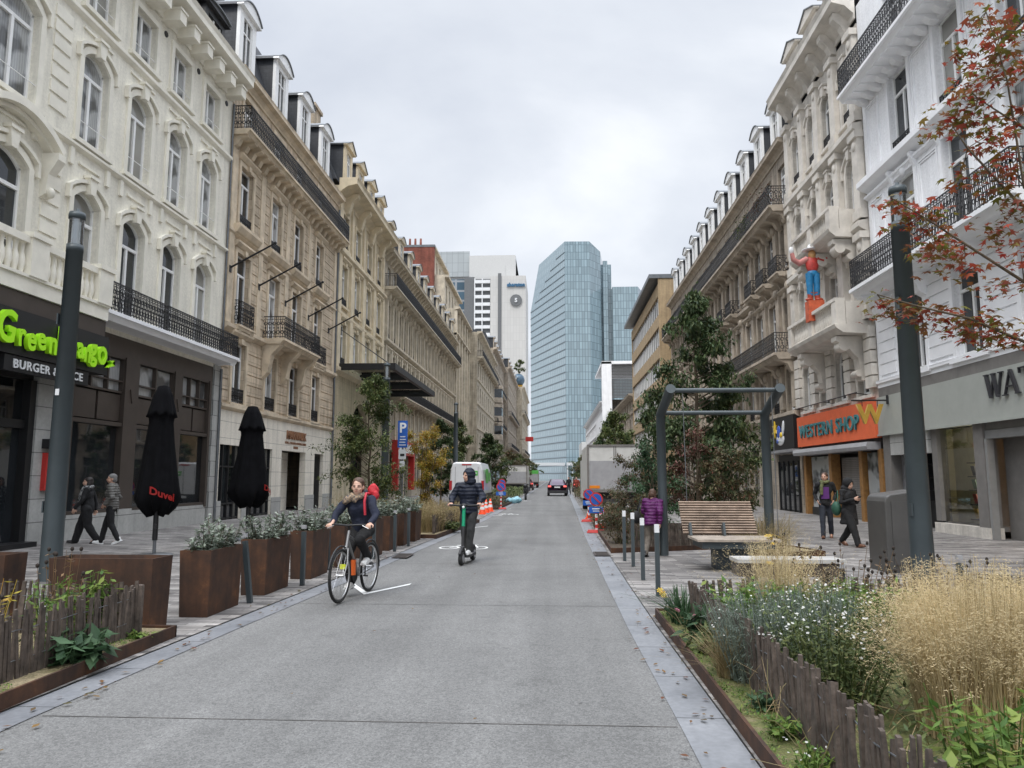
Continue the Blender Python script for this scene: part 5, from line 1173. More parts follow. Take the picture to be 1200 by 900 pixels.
bed('flower_bed', 'steel edged flower bed with dry soil at the lower left', [(-3.78, -1), (-3.78, 7.5), (-6.2, 7.5), (-6.2, -1)], .13, 'straw')
bed('flower_bed', 'steel edged mossy flower bed at the lower right', [(1.165, -1), (1.165, 8.8), (9.5, 9.4), (9.5, -1)], .12)
bed('flower_bed', 'steel edged bed with shrubs behind the wooden lounger', [(1.24, 16.1), (1.35, 25), (5.0, 25), (5.0, 17.6)], .12, 'soil')
bed('flower_bed', 'steel edged bed with tall grasses beyond the left planters', [(-3.05, 19.7), (-2.62, 27), (-6.6, 27), (-6.6, 19.7)], .12, 'straw')
bed('flower_bed', 'low raised steel edged bed on the pavement beyond the lounger', [(3.9, 15.0), (5.5, 15.55), (5.2, 16.8), (3.9, 16.2)], .14, 'straw')
bed('flower_bed', 'far steel edged bed beside the left temporary sign', [(-2.75, 37.6), (-2.4, 52), (-5.2, 52), (-5.2, 37.6)], .12, 'soil')
# chestnut paling fences
M['pale_wood'] = plain('silvered chestnut pale', (.085, .066, .054), .9, var=.55, sc=9, bump=.6, bsc=30)
def fence(label, pts, h=.46, z=.095, step=.040):
    t = thing('paling_fence', label, 'fence', (0, 0, 0), 0, None); m = MB(); wv = MB(); r = random.Random(len(label)); po = MB(); first = True
    for (x0, y0), (x1, y1) in zip(pts, pts[1:]):
        a, b_ = Vector((x0, y0, z)), Vector((x1, y1, z)); L = (b_ - a).length; n = int(L / step); d = (b_ - a) / L; nn = Vector((-d.y, d.x, 0))
        for i in range(n):
            p = a + d * (i + .5 + r.uniform(-.2, .2)) * step + nn * r.uniform(-.008, .008); w = r.uniform(.011, .021); th = r.uniform(.006, .011); hh = h * r.uniform(.86, 1.06)
            u = (Vector((0, 0, 1)) + d * r.uniform(-.12, .12) + nn * r.uniform(-.05, .05)).normalized(); sk = r.uniform(-.5, .5) * w; wt = w * r.uniform(.6, 1)
            tp = p + u * hh
            vs = [p - d * w - nn * th, p + d * w - nn * th, p + d * w + nn * th, p - d * w + nn * th, tp - d * wt - nn * th, tp + d * wt - nn * th + u * sk, tp + d * wt + nn * th + u * sk, tp - d * wt + nn * th]
            m.add(vs, [(0, 1, 5, 4), (1, 2, 6, 5), (2, 3, 7, 6), (3, 0, 4, 7), (4, 5, 6, 7)])
        for f_ in (.28, .72):
            wv.tube([a + d * L * k / 12 + Vector((0, 0, h * f_ + (.01 if k % 2 else -.005))) - nn * (.012 if k % 2 else -.012) for k in range(13)], .004, 4)
        k = max(1, int(L / 1.6))
        for j in range(k + 1):
            p = a + d * (L * j / k); po.cbox(p - nn * .035 + Vector((0, 0, h * .48)), (.045, .045, h * .96))
    m.build('palings', M['pale_wood'], t); wv.split('wire', M['zinc'], t); po.split('post', M['pale_wood'], t); return t
fence('grey chestnut paling fence along the lower right flower bed', [(1.47, .5), (1.45, 4.2), (1.42, 7.9), (3.3, 8.25), (5.4, 8.75), (9.2, 9.0)], .45)
fence('grey chestnut paling fence in the lower left flower bed', [(-4.1, .5), (-4.05, 5.0), (-4.0, 7.12), (-6.1, 7.2)], .50)
fence('short paling fence in the bed behind the lounger', [(1.75, 16.6), (4.8, 17.6)], .5)
fence('low paling fence round the grasses beyond the left planters', [(-3.25, 20.3), (-2.95, 25.8)], .5)
# parking sign
M['signblue'] = plain('sign blue', (.015, .10, .42), .4); M['purple'] = plain('sign violet blue', (.09, .05, .30), .4)
ps = thing('parking_sign', 'tall blue parking sign with white P on slim post', 'sign', (-4.87, 24.0, .1))
m = MB(); m.tube([(0, .03, 0), (0, .03, 3.35)], .03, 8); m.build('post', M['zinc'], ps); m = MB(); m.box(-.16, .16, -.02, .0, 2.48, 3.36); m.build('plate', M['signblue'], ps)
text('P', .44, .004, 'lettering', M['whitep'], ps, TM((0, -.024, 2.98)), .012); 
m = MB()
for k in range(4): m.box(-.11 + .01 * k, .11 - .02 * (k % 2), -.024, -.02, 2.55 + k * .09, 2.58 + k * .09)
m.build('small_print', M['whitep'], ps); m = MB(); m.box(-.12, .12, -.02, 0, 2.1, 2.42, 0); m.box(-.07, .07, -.024, -.02, 2.2, 2.28, 1); m.box(-.08, .08, -.02, 0, 1.85, 2.05, 0); m.build('lower_plate', [M['whitep'], M['black']], ps)
rsn = thing('shop_sign', 'red framed shop board under the lower balcony of the sandstone block', 'sign', (XL, 56.5, 0), rad(90))
m = MB(); m.box(0, 7, -.5, 0, 3.4, 4.5, 0); m.box(0, .4, -.5, 0, .6, 3.4, 0); m.box(6.6, 7, -.5, 0, .6, 3.4, 0); m.box(.5, 6.5, -.51, -.5, 3.6, 4.3, 1); m.build('board', [M['redpaint'], M['whitep']], rsn)
# temporary signs
def tempsign(x, y, label, zc=1.0, r=.2, foot='rusty'):
    t = thing('temporary_sign', label, 'sign', (x, y, 0), 0, 'temporary no parking signs')
    m = MB(); m.tube([(0, 0, zc), (0, -.02, zc)], r, 24, 0); m.build('ring', M['redpaint'], t); m = MB(); m.tube([(0, -.02, zc), (0, -.03, zc)], r * .78, 24, 0); m.build('disc', M['signblue'], t)
    m = MB(); m.cbox((0, -.036, zc), (r * 1.5, .01, r * .2), Matrix.Rotation(rad(45), 3, 'Y')); m.build('bar', M['redpaint'], t)
    m = MB(); m.box(-r * 1.05, r * 1.05, -.02, 0, zc - r - .2, zc - r - .015, 0); m.box(-.12, .1, -.025, -.021, zc - r - .09, zc - r - .06, 1); m.box(-.1, .12, -.025, -.021, zc - r - .15, zc - r - .13, 1); m.build('plate', [M['signblue'], M['whitep']], t)
    m = MB(); m.box(-.035, .035, .0, .02, 0.05, zc + r * .8, 0); 
    m.build('post', M['whitep'], t); m = MB(); 
    for k in range(3): m.box(-.036, .036, -.003, .0, .15 + k * .2, .25 + k * .2)
    m.build('red_stripe', M['redpaint'], t)
    m = MB(); m.frustum((-.28, .28, -.12, .12), (-.24, .24, -.09, .09), 0.02, .1); m.build('foot', M['redpaint'], t)
tempsign(1.28, 22.0, 'temporary no parking sign on red foot by the right kerb', .98); tempsign(1.33, 27.5, 'temporary no parking sign farther back by the truck', 1.0); tempsign(-2.62, 38.2, 'temporary no parking sign beside the white van', 1.15, .24); tempsign(-3.1, 46.0, 'temporary no parking sign in front of the far truck', 1.3, .24)
# traffic cones
def cone(x, y, label):
    t = thing('traffic_cone', label, 'traffic cone', (x, y, 0), 0, 'orange traffic cones')
    m = MB(); m.lathe([(.15, .03), (.03, .62), (0, .62)], k=18); m.build('cone', M['cone'], t); m = MB(); m.box(-.19, .19, -.19, .19, 0, .032); m.build('base', M['cone'], t)
    m = MB(); m.lathe([(.115, .22), (.09, .34)], k=18); m.lathe([(.075, .42), (.058, .5)], k=18); m.build('band', M['whitep'], t)
M['cone'] = plain('cone orange', (.80, .075, .015), .45)
for x, y, s in ((1.48, 29.7, 'orange cone farthest left beside the truck'), (1.75, 30.3, 'orange cone close under the truck tail'), (1.50, 23.1, 'orange cone nearest behind the right temporary sign'), (1.64, 24.6, 'orange cone second behind the right temporary sign'), (-2.9, 27.2, 'single orange cone beside the scooter rider'), (-3.08, 32.9, 'orange cone nearest the van, first of the three'), (-3.05, 34.4, 'orange cone in the middle of the three by the van'), (-2.95, 35.6, 'orange cone last of the three by the van')): cone(x, y, s)
# drains
M['iron_grate'] = plain('cast iron grate', (.07, .06, .055), .7, .3)
for x, y, s in ((-3.05, 14.9, 'cast iron drain grate in the left kerb'), (1.02, 15.5, 'cast iron drain grate in the right kerb')):
    m = MB(); m.box(x - .16, x + .16, y, y + .8, .024, .030)
    for k in range(9): m.box(x - .13, x + .13, y + .06 + k * .08, y + .09 + k * .08, .03, .036)
    tag(m.build('drain_grate', M['iron_grate']), s, 'drain')
# ================================================================ vehicles
M['van_white'] = plain('white van paint', (.66, .67, .68), .3, var=.05, coat=.5); M['tail'] = plain('tail light red', (.40, .01, .015), .2, coat=.6); M['rubber'] = plain('rubber', (.018, .018, .018), .8); M['labelgreen'] = plain('green label', (.10, .42, .08), .5); M['carpaint'] = plain('dark purple car paint', (.040, .012, .045), .25, .3, .05, coat=.8); M['dgrey'] = plain('dark plastic', (.03, .03, .032), .6); M['rim'] = plain('alloy rim', (.4, .4, .42), .3, .8)
def wheel(par, x, y, r, w=.2, z=None):
    z = z or r; m = MB(); m.tube([(x - w / 2, y, z), (x - w / 2 + .03, y, z), (x + w / 2 - .03, y, z), (x + w / 2, y, z)], [r * .93, r, r, r * .93], 22); o = m.build('wheel', M['rubber'], par)
    m = MB(); m.tube([(x - w / 2 - .005, y, z), (x + w / 2 + .005, y, z)], r * .6, 16); m.build('rim', M['rim'], o)
van = thing('delivery_van', 'white delivery van with green labels parked on the left', 'van', (-4.6, 40, 0))
m = MB(); secs = []
for y, wb_, wt_, z0, zt in ((0, .86, .74, .42, 2.38), (.12, .93, .80, .4, 2.45), (4.2, .95, .82, .4, 2.45), (4.7, .95, .80, .4, 2.30), (5.3, .93, .62, .42, 1.35), (5.75, .82, .6, .45, 1.05)):
    h_ = zt - z0; secs.append([(-wb_, y, z0), (-wb_, y, z0 + h_ * .45), (-(wb_ + wt_) / 2 - .01, y, z0 + h_ * .8), (-wt_ * .95, y, zt - .06), (-wt_ * .75, y, zt), (wt_ * .75, y, zt), (wt_ * .95, y, zt - .06), ((wb_ + wt_) / 2 + .01, y, z0 + h_ * .8), (wb_, y, z0 + h_ * .45), (wb_, y, z0)])
vs = [p for s in secs for p in s]; n = 10
m.add(vs, [[k * n + i, k * n + (i + 1) % n, (k + 1) * n + (i + 1) % n, (k + 1) * n + i] for k in range(len(secs) - 1) for i in range(n)] + [list(range(n)), list(range(len(vs) - n, len(vs)))[::-1]], 0, False)
m.build('body', M['van_white'], van)
for sx in (-1, 1):
    m = MB(); m.box(sx * .86 - .07, sx * .86 + .07, -.03, .2, .95, 1.45); m.build('tail_light', M['tail'], van)
m = MB(); m.box(-.9, .9, -.10, .1, .35, .72); m.build('bumper', M['dgrey'], van); m = MB(); m.box(-.26, .26, -.012, .0, 2.27, 2.34); m.build('brake_light', M['tail'], van)
m = MB(); m.box(-.012, .012, -.008, .0, .72, 2.3); 
for sx in (-1, 1): m.box(sx * .62 - .008, sx * .62 + .008, -.006, .0, .8, 2.2)
m.build('door_seam', M['dgrey'], van)
m = MB(); m.box(.12, .6, -.012, 0, 1.72, 1.98); m.box(.94, .955, 1.2, 2.6, 1.3, 2.1); m.box(.94, .956, 3.0, 4.0, 1.4, 1.9); m.split('label', M['labelgreen'], van)
m = MB(); m.box(.18, .54, -.016, -.012, 1.82, 1.88); m.build('label_text', M['whitep'], van)
m = MB(); m.box(-.26, .26, -.112, -.10, .5, .62); m.build('number_plate', M['whitep'], van); m = MB(); m.box(.93, .965, .3, 5.4, .40, .75); m.box(-.965, -.93, .3, 5.4, .4, .75); m.build('side_trim', M['dgrey'], van)
m = MB(); m.box(-.93, .93, 4.75, 4.9, 1.5, 2.0); m.build('side_glass', M['bglass'], van)
for x in (-.82, .82):
    for y in (1.0, 4.7): wheel(van, x, y, .36)
m = MB(); m.box(-.8, .8, .3, 5.2, .3, .42); m.build('underbody', M['dgrey'], van)
def truck(x0, x1, y, L, z0, z1, label, top=None):
    t = thing('box_truck', label, 'truck', ((x0 + x1) / 2, y, 0)); a = (x1 - x0) / 2
    m = MB(); m.box(-a, a, 0, L, z0, z1); m.build('cargo_box', M['truckw'], t)
    m = MB()
    for (p, q, r_, s) in ((-a - .02, -a + .06, z0, z1 + .02), (a - .06, a + .02, z0, z1 + .02)): m.box(p, q, -.04, .04, r_, s)
    m.box(-a + .06, a - .06, -.04, .04, z1 - .06, z1 + .02); m.box(-.05, -.02, -.03, .0, z0 + .1, z1 - .06); m.box(.03, .06, -.03, .0, z0 + .1, z1 - .06); m.box(-a + .06, a - .06, -.05, .03, z0 - .02, z0 + .1); m.build('door_frame', M['gpil'], t)
    m = MB(); m.box(-a + .08, a - .08, -.035, -.002, z0 + .1, z0 + (z1 - z0) * .66); m.build('tail_lift', M['blind'], t)
    m = MB(); m.box(-a + .07, -a + .5, -.05, -.036, z0 + .14, z0 + .26); m.build('warning_plate', plain('orange plate', (.72, .22, .01), .4), t)
    m = MB(); m.box(-a * .8, a * .8, .2, L + 1.6, z0 - .35, z0 - .02, 0); m.box(-a + .1, a - .1, -.02, .1, z0 - .45, z0 - .3, 0)
    for k in range(6): m.box(-a * .7 + k * a * .27, -a * .7 + k * a * .27 + .04, .1, .5, z0 - .6, z0 - .1, 0)
    m.build('chassis', M['dgrey'], t)
    for sx in (-1, 1): m = MB(); m.box(sx * a * .8 - .14, sx * a * .8 + .14, -.06, -.02, z0 - .46, z0 - .34); m.build('tail_light', M['tail'], t)
    m = MB(); m.box(-a, a, L + .15, L + 2.0, .6, z1 - .5); m.build('cab', M['truckw'], t)
    for sx in (-1, 1):
        wheel(t, sx * (a - .22), 1.6, .42, .3); wheel(t, sx * (a - .22), L + 1.2, .42, .3)
    if top: m = MB(); m.box(-a - .01, a + .01, -.06, -.041, z1 - .55, z1 + .01); m.build('header_panel', top, t)
    return t
M['truckw'] = plain('grey white truck panel', (.56, .555, .53), .5, var=.1)
truck(1.5, 3.8, 31.6, 6, 1.02, 2.98, 'grey white box truck parked on the right with orange plate'); truck(-5.1, -2.55, 75, 7, 1.0, 2.85, 'white box truck far away on the left kerb'); truck(-4.3, -2.2, 120, 6, .9, 2.8, 'distant truck with green header panel', M['labelgreen'])
def mkcar(x, y, label, paint, rz=0):
    t = thing('car', label, 'car', (x, y, 0), rz); m = MB(); secs = []
    for yy, wb_, wt_, z0, zm, zt in ((0, .80, .6, .45, .85, .95), (.08, .86, .62, .3, .95, 1.05), (.45, .88, .58, .25, .98, 1.42), (.9, .88, .6, .25, .96, 1.5), (2.3, .88, .6, .25, .95, 1.5), (3.1, .88, .62, .25, .93, 1.0), (4.0, .84, .6, .28, .85, .87), (4.3, .72, .5, .38, .65, .72)):
        secs.append([(-wb_ * .94, yy, z0), (-wb_, yy, (z0 + zm) / 2), (-wb_ * .97, yy, zm), (-wt_, yy, zt - .03), (-wt_ * .7, yy, zt), (wt_ * .7, yy, zt), (wt_, yy, zt - .03), (wb_ * .97, yy, zm), (wb_, yy, (z0 + zm) / 2), (wb_ * .94, yy, z0)])
    vs = [p for s in secs for p in s]; m.add(vs, [[k * 10 + i, k * 10 + (i + 1) % 10, (k + 1) * 10 + (i + 1) % 10, (k + 1) * 10 + i] for k in range(len(secs) - 1) for i in range(10)] + [list(range(10)), list(range(len(vs) - 10, len(vs)))[::-1]], 0, True)
    m.build('body', paint, t)
    m = MB(); m.add([(-.56, .10, 1.06), (.56, .10, 1.06), (.50, .42, 1.38), (-.50, .42, 1.38)], [(0, 1, 2, 3)]); m.build('rear_window', M['bglass'], t)
    for sx in (-1, 1): m = MB(); m.cbox((sx * .68, .02, .86), (.26, .1, .13)); m.build('tail_light', M['brk'], t)
    m = MB(); m.box(-.25, .25, -.02, .02, .72, .84); m.build('number_plate', M['whitep'], t); m = MB(); m.box(-.78, .78, -.02, .1, .3, .5); m.build('bumper', M['dgrey'], t)
    for sx in (-1, 1):
        for yy in (.75, 3.4): wheel(t, sx * .78, yy, .32)
    return t
M['brk'] = emit('lit brake light', (.9, .12, .10), 1.2)
mkcar(.45, 66, 'dark purple car driving away along the street centre', M['carpaint'])
mkcar(-3.3, 96, 'dark red car parked far along the left kerb', plain('dark red paint', (.16, .01, .015), .3, coat=.6)); mkcar(3.2, 84, 'small dark car parked far along the right kerb', plain('black paint', (.02, .02, .025), .3, coat=.6))
mo = thing('scooter_motorbike', 'dark motor scooter parked beside the far left hedge', 'motor scooter', (-1.95, 54.4, 0))
m = MB(); m.ell((0, .3, .7), (.16, .5, .22)); m.ell((0, 1.0, .75), (.2, .15, .4)); m.build('body', M['dgrey'], mo); wheel(mo, 0, 0, .26, .12); wheel(mo, 0, 1.2, .26, .12); m = MB(); m.tube([(-.35, .95, 1.12), (.35, .95, 1.12)], .02, 6); m.build('handlebar', M['black'], mo)
m = MB(); m.ell((0, -.15, 1.0), (.17, .16, .15)); m.build('top_box', M['black'], mo)
bg_ = thing('bag_pile', 'pile of pale blue bin bags by the left kerb', 'bin bags', (-2.45, 47, 0)); M['bagb'] = plain('pale blue bag', (.25, .48, .56), .35, var=.3, sc=9, bump=.5, bsc=8)
for x, y, z, r in ((0, 0, .25, .3), (.2, .5, .3, .33), (-.3, .2, .25, .28)): m = MB(); m.ell((x, y, z * .7), (r, r * .8, r * .62), None, 16, 10); m.v = [tuple(Vector(p_) * (1 + .22 * noise.noise(Vector(p_) * 5))) for p_ in m.v]; m.build('bag', M['bagb'], bg_)
for x, y, s in ((3.0, 60, 'distant white street display with blue plate on right kerb'),):
    t = thing('advert_panel', s, 'advert panel', (x, y, 0)); m = MB(); m.box(-.6, .6, -.1, .1, .3, 2.6); m.build('case', M['whitep'], t); m = MB(); m.box(.0, .55, -.13, -.1, 1.7, 2.5); m.build('poster', M['signblue'], t); m = MB(); m.box(-.1, .1, -.1, .1, 0, .3); m.build('foot', M['steel'], t)
# ================================================================ vegetation
def leafset(mb, pts, size, rnd, droop=.3, asp=.42, m=0, up=None, palmate=False):
    for p in pts:
        s = size * rnd.uniform(.6, 1.25); a = rnd.uniform(0, 2 * PI); el = rnd.gauss(-droop, .45)
        d = Vector((cos(a) * cos(el), sin(a) * cos(el), sin(el))); t = Vector((-sin(a), cos(a), rnd.uniform(-.5, .5))).normalized(); n = d.cross(t).normalized()
        p = Vector(p)
        if palmate:
            L = []
            for k in range(-2, 3):
                an = k * .75; ln = s * (1 - .18 * abs(k)); L.append((sin(an) * ln, cos(an) * ln)); 
                if k < 2: an2 = an + .37; L.append((sin(an2) * s * .42, cos(an2) * s * .42))
            vs = [p] + [p + t * x + d * y + n * (abs(x) * -.25) for x, y in L]; mb.add(vs, [[0, i, i + 1] for i in range(1, len(vs) - 1)], m)
        else:
            w = s * asp * .5; mb.add([p, p + d * s * .45 + t * w - n * w * .3, p + d * s - n * s * .08, p + d * s * .45 - t * w - n * w * .3], [(0, 1, 2), (0, 2, 3)], m)
F = {}
F['dark'] = foliage('dark drooping leaves', [(.022, .045, .018), (.045, .075, .028), (.07, .105, .04), (.12, .14, .06)])
F['mid'] = foliage('mid green leaves', [(.035, .06, .02), (.07, .10, .03), (.12, .15, .05), (.16, .17, .06)])
F['yel'] = foliage('yellowing leaves', [(.14, .16, .025), (.34, .28, .04), (.46, .32, .05), (.42, .19, .04)])
F['mix'] = foliage('autumn hedge leaves', [(.05, .065, .03), (.10, .10, .045), (.14, .09, .05), (.08, .10, .04), (.16, .06, .04)])
F['red'] = foliage('reddening leaves', [(.05, .075, .03), (.15, .045, .045), (.10, .08, .04), (.20, .07, .06)])
F['maple'] = foliage('maple leaves', [(.10, .13, .02), (.36, .035, .03), (.20, .15, .04), (.14, .16, .03), (.42, .08, .05), (.28, .09, .06), (.16, .11, .04)], trans=.4)
F['silver'] = foliage('silver shrub leaves', [(.09, .12, .08), (.17, .20, .15), (.30, .33, .28), (.05, .08, .04)])
F['gold'] = foliage('golden grass', [(.44, .34, .17), (.60, .48, .27), (.72, .60, .38), (.50, .40, .22)], trans=.4)
F['tan'] = foliage('tan grass', [(.22, .16, .08), (.38, .29, .16), (.30, .24, .12), (.16, .15, .06)], trans=.3)
F['lush'] = foliage('bright green leaves', [(.06, .13, .03), (.11, .20, .04), (.18, .27, .06), (.25, .30, .07)], trans=.35)
F['deep'] = foliage('deep green leaves', [(.03, .07, .03), (.05, .10, .045), (.08, .14, .07)])
F['grey'] = foliage('grey green fine leaves', [(.12, .16, .13), (.20, .24, .20), (.16, .20, .14)])
F['white'] = foliage('white petals', [(.70, .70, .66), (.78, .77, .74)]); F['pink'] = foliage('pink petals', [(.5, .15, .22), (.6, .25, .3)]); F['ylw'] = foliage('yellow petals', [(.55, .42, .04), (.62, .35, .04)]); F['seed'] = plain('dark seedheads', (.025, .018, .014), .9); F['drybrown'] = foliage('dry brown leaves', [(.10, .06, .035), (.18, .12, .07), (.25, .15, .07)])
def tree(name, label, x, y, h, prof, n, leaf, mat, seed=1, tr=.06, nb=26, grp=None, z0=.1, droop=.45, lean=(0, 0), stems=1, cat='tree', asp=.42):
    """prof: (relative height -> crown radius) list; limbs leave the trunk and carry the leaf clumps"""
    r = random.Random(seed); t = thing(name, label, cat, (x, y, z0), 0, grp); tk = MB(); tips = []
    def rad_at(f):
        for (a, ra), (b_, rb_) in zip(prof, prof[1:]):
            if a <= f <= b_: return ra + (rb_ - ra) * (f - a) / (b_ - a)
        return .05
    for s in range(stems):
        ox, oy = (r.uniform(-.15, .15), r.uniform(-.15, .15)) if stems > 1 else (0, 0); sl = (r.uniform(-.22, .22), r.uniform(-.22, .22)) if stems > 1 else lean
        pts = [Vector((ox + sl[0] * k / 8 * h * .5 + r.uniform(-.03, .03) * k * .5, oy + sl[1] * k / 8 * h * .5 + r.uniform(-.03, .03) * k * .5, h * .95 * k / 8)) for k in range(9)]
        tk.tube(pts, [tr * (1 - .85 * k / 8) * (1 if stems == 1 else .6) for k in range(9)], 8)
        f0 = prof[0][0]
        for i in range(max(3, nb // stems)):
            f = f0 + (1 - f0) * (i + r.random()) / max(3, nb // stems); k = min(7.99, f * 8); p = pts[int(k)].lerp(pts[int(k) + 1], k % 1); R_ = rad_at(f) * r.uniform(.55, 1.25); a = r.uniform(0, 2 * PI)
            e_ = p + Vector((cos(a) * R_, sin(a) * R_, R_ * r.uniform(-.05, .55))); mid = p.lerp(e_, .5) + Vector((0, 0, R_ * .12)); br = [p, mid, e_]; tk.tube(br, [tr * .3, tr * .18, tr * .06], 5, 0, False)
            for q in range(3):
                c = p.lerp(e_, r.uniform(.45, 1)); e2 = c + Vector((r.gauss(0, .3), r.gauss(0, .3), r.gauss(-.05, .2))) * R_ * .7; tk.tube([c, e2], [tr * .1, tr * .04], 4, 0, False); tips.append((c, e2))
            tips.append((mid, e_))
    tk.build('trunk', M['trunk'], t); lf = MB(); pts = []
    wts = [r.choice((.2, .6, 1, 1.8)) for _ in tips]; 
    for _ in range(n):
        a, b_ = r.choices(tips, wts)[0]; f = r.random(); sp = .05 + .05 * h * .12; pts.append(a.lerp(b_, f) + Vector((r.gauss(0, sp), r.gauss(0, sp), r.gauss(-.02, sp))))
    leafset(lf, pts, leaf, r, droop, asp); lf.build('crown', mat, t); return t
cone_p = [(.08, .7), (.2, 1.45), (.45, 1.35), (.62, 1.05), (.8, .65), (1, .12)]
tree('leafy_tree', 'large dark drooping tree behind the steel frame on the right', 4.3, 22.2, 7.4, [(.05, .9), (.25, 1.6), (.5, 1.5), (.7, 1.05), (.88, .55), (1, .1)], 14500, .165, F['dark'], 2, .09, 90, z0=.1, droop=.8)
tree('leafy_tree', 'slender dark tree left of the big drooping tree', 3.3, 24.3, 4.6, [(.1, .4), (.3, .7), (.6, .6), (1, .15)], 2600, .17, F['dark'], 3, .06, 30, droop=.7)
tree('leafy_tree', 'mid green bushy tree right behind the steel frame post', 5.6, 23.5, 4.6, [(.1, .7), (.35, 1.3), (.65, 1.0), (1, .15)], 5200, .17, F['mid'], 5, .06, 34, droop=.6)
tree('shrub', 'reddish leaved shrub directly behind the lounger', 3.5, 19.2, 2.9, [(.05, .5), (.4, .75), (.8, .5), (1, .1)], 2600, .10, F['red'], 6, .03, 30, stems=4, cat='shrub')
tree('shrub', 'dark dense shrub behind the lounger left half', 2.5, 18.6, 2.5, [(.0, .55), (.4, .8), (.8, .6), (1, .2)], 4200, .10, F['deep'], 7, .03, 34, stems=4, cat='shrub')
tree('shrub', 'dull green shrub behind the lounger right half', 4.4, 18.8, 2.3, [(.0, .55), (.4, .85), (.8, .6), (1, .2)], 4000, .10, F['mix'], 8, .03, 34, stems=4, cat='shrub')
tree('shrub', 'low mixed hedge clump beside the purple coated walker', 1.75, 17.6, 1.15, [(.0, .45), (.5, .6), (1, .3)], 2800, .07, F['mix'], 9, .02, 26, stems=4, cat='shrub')
tree('shrub', 'brownish bush under the branch by the truck', 2.2, 20.8, 2.2, [(.0, .6), (.5, .85), (1, .3)], 3400, .09, F['mix'], 10, .03, 30, stems=4, cat='shrub')
tree('leafy_tree', 'small light tree in front of the limestone hotel doorway', -5.6, 22.6, 4.9, [(.16, .8), (.35, 1.25), (.6, 1.05), (.85, .6), (1, .15)], 9500, .12, F['mid'], 11, .05, 54, droop=.5)
tree('shrub', 'upright yellow and orange shrub at the end of the planters', -4.35, 25.6, 3.35, [(.05, .1), (.4, .3), (.75, .6), (.92, .6), (1, .3)], 11000, .08, F['yel'], 12, .03, 40, stems=8, cat='shrub')
far = [(-6.6, 44, 5.3, 1.4, 'dark'), (-6.2, 50, 5.8, 1.6, 'mid'), (-5.0, 57, 5.2, 1.7, 'dark'), (-5.1, 67, 5.2, 1.8, 'mid'), (-4.8, 84, 5.0, 2.0, 'mix'), (-4.8, 104, 5.2, 2.3, 'mid'), (-4.9, 128, 5.4, 2.6, 'mix'), (-5.0, 155, 5.8, 2.8, 'mid'), (3.4, 38.8, 5.3, 1.4, 'mid'), (3.6, 46, 5.6, 1.6, 'dark'), (3.9, 55, 5.2, 1.5, 'mid'), (4.4, 68, 5.2, 1.8, 'dark'), (4.6, 84, 5.2, 1.9, 'mid'), (5.0, 105, 5.6, 2.3, 'mix'), (5.6, 135, 6, 2.6, 'mid'), (6.4, 170, 6.5, 3, 'mid')]
nm = {'dark': 'dark green', 'mid': 'mid green', 'mix': 'dull olive'}
ordn = ['nearest', 'second', 'third', 'fourth', 'fifth', 'sixth', 'seventh', 'farthest']
for i, (x, y, h, rr, k) in enumerate(far):
    side = 'left' if x < 0 else 'right'; tree('street_tree', '%s street tree, %s of the far row on the %s kerb' % (nm[k], ordn[i % 8], side), x, y, h, [(.12, rr * .6), (.35, rr), (.65, rr * .8), (1, .15)], 6500 if y < 60 else 3600, .15 + y * .0014, F[k], 20 + i, .06, 34, 'small street trees along both kerbs', 0)
# far hedge strips
def hedge(label, x0, x1, y0, y1, h, n, mat, seed):
    r = random.Random(seed); m = MB(); pts = []
    for _ in range(n):
        f = r.random(); X = x0 + (x1 - x0) * r.random(); Y = y0 + (y1 - y0) * f; hh = h * (.6 + .4 * noise.noise(Vector((X, Y * .6, seed)))+.1); pts.append((X, Y, .02 + hh * r.random() ** .5))
    leafset(m, pts, .10 + y0 * .001, r, -.4); o = m.build('hedge', mat); tag(o, label, 'hedge')
hedge('low green hedge strip along the right kerb before the truck', 1.35, 2.3, 21.5, 28.8, .75, 4200, F['mix'], 1); hedge('low grassy hedge strip along the far right kerb', 1.75, 3.2, 38, 62, 1.0, 6000, F['mix'], 2)
hedge('low hedge strip beside the bin bags on left', -4.4, -2.65, 38, 46, .85, 4500, F['mix'], 3); hedge('far low hedge strip behind the parked motor scooter', -4.3, -2.5, 48, 70, 1.0, 5500, F['mid'], 4); hedge('farthest hedge strip on the right kerb', 2.4, 4.4, 66, 110, 1.2, 4500, F['mid'], 5)
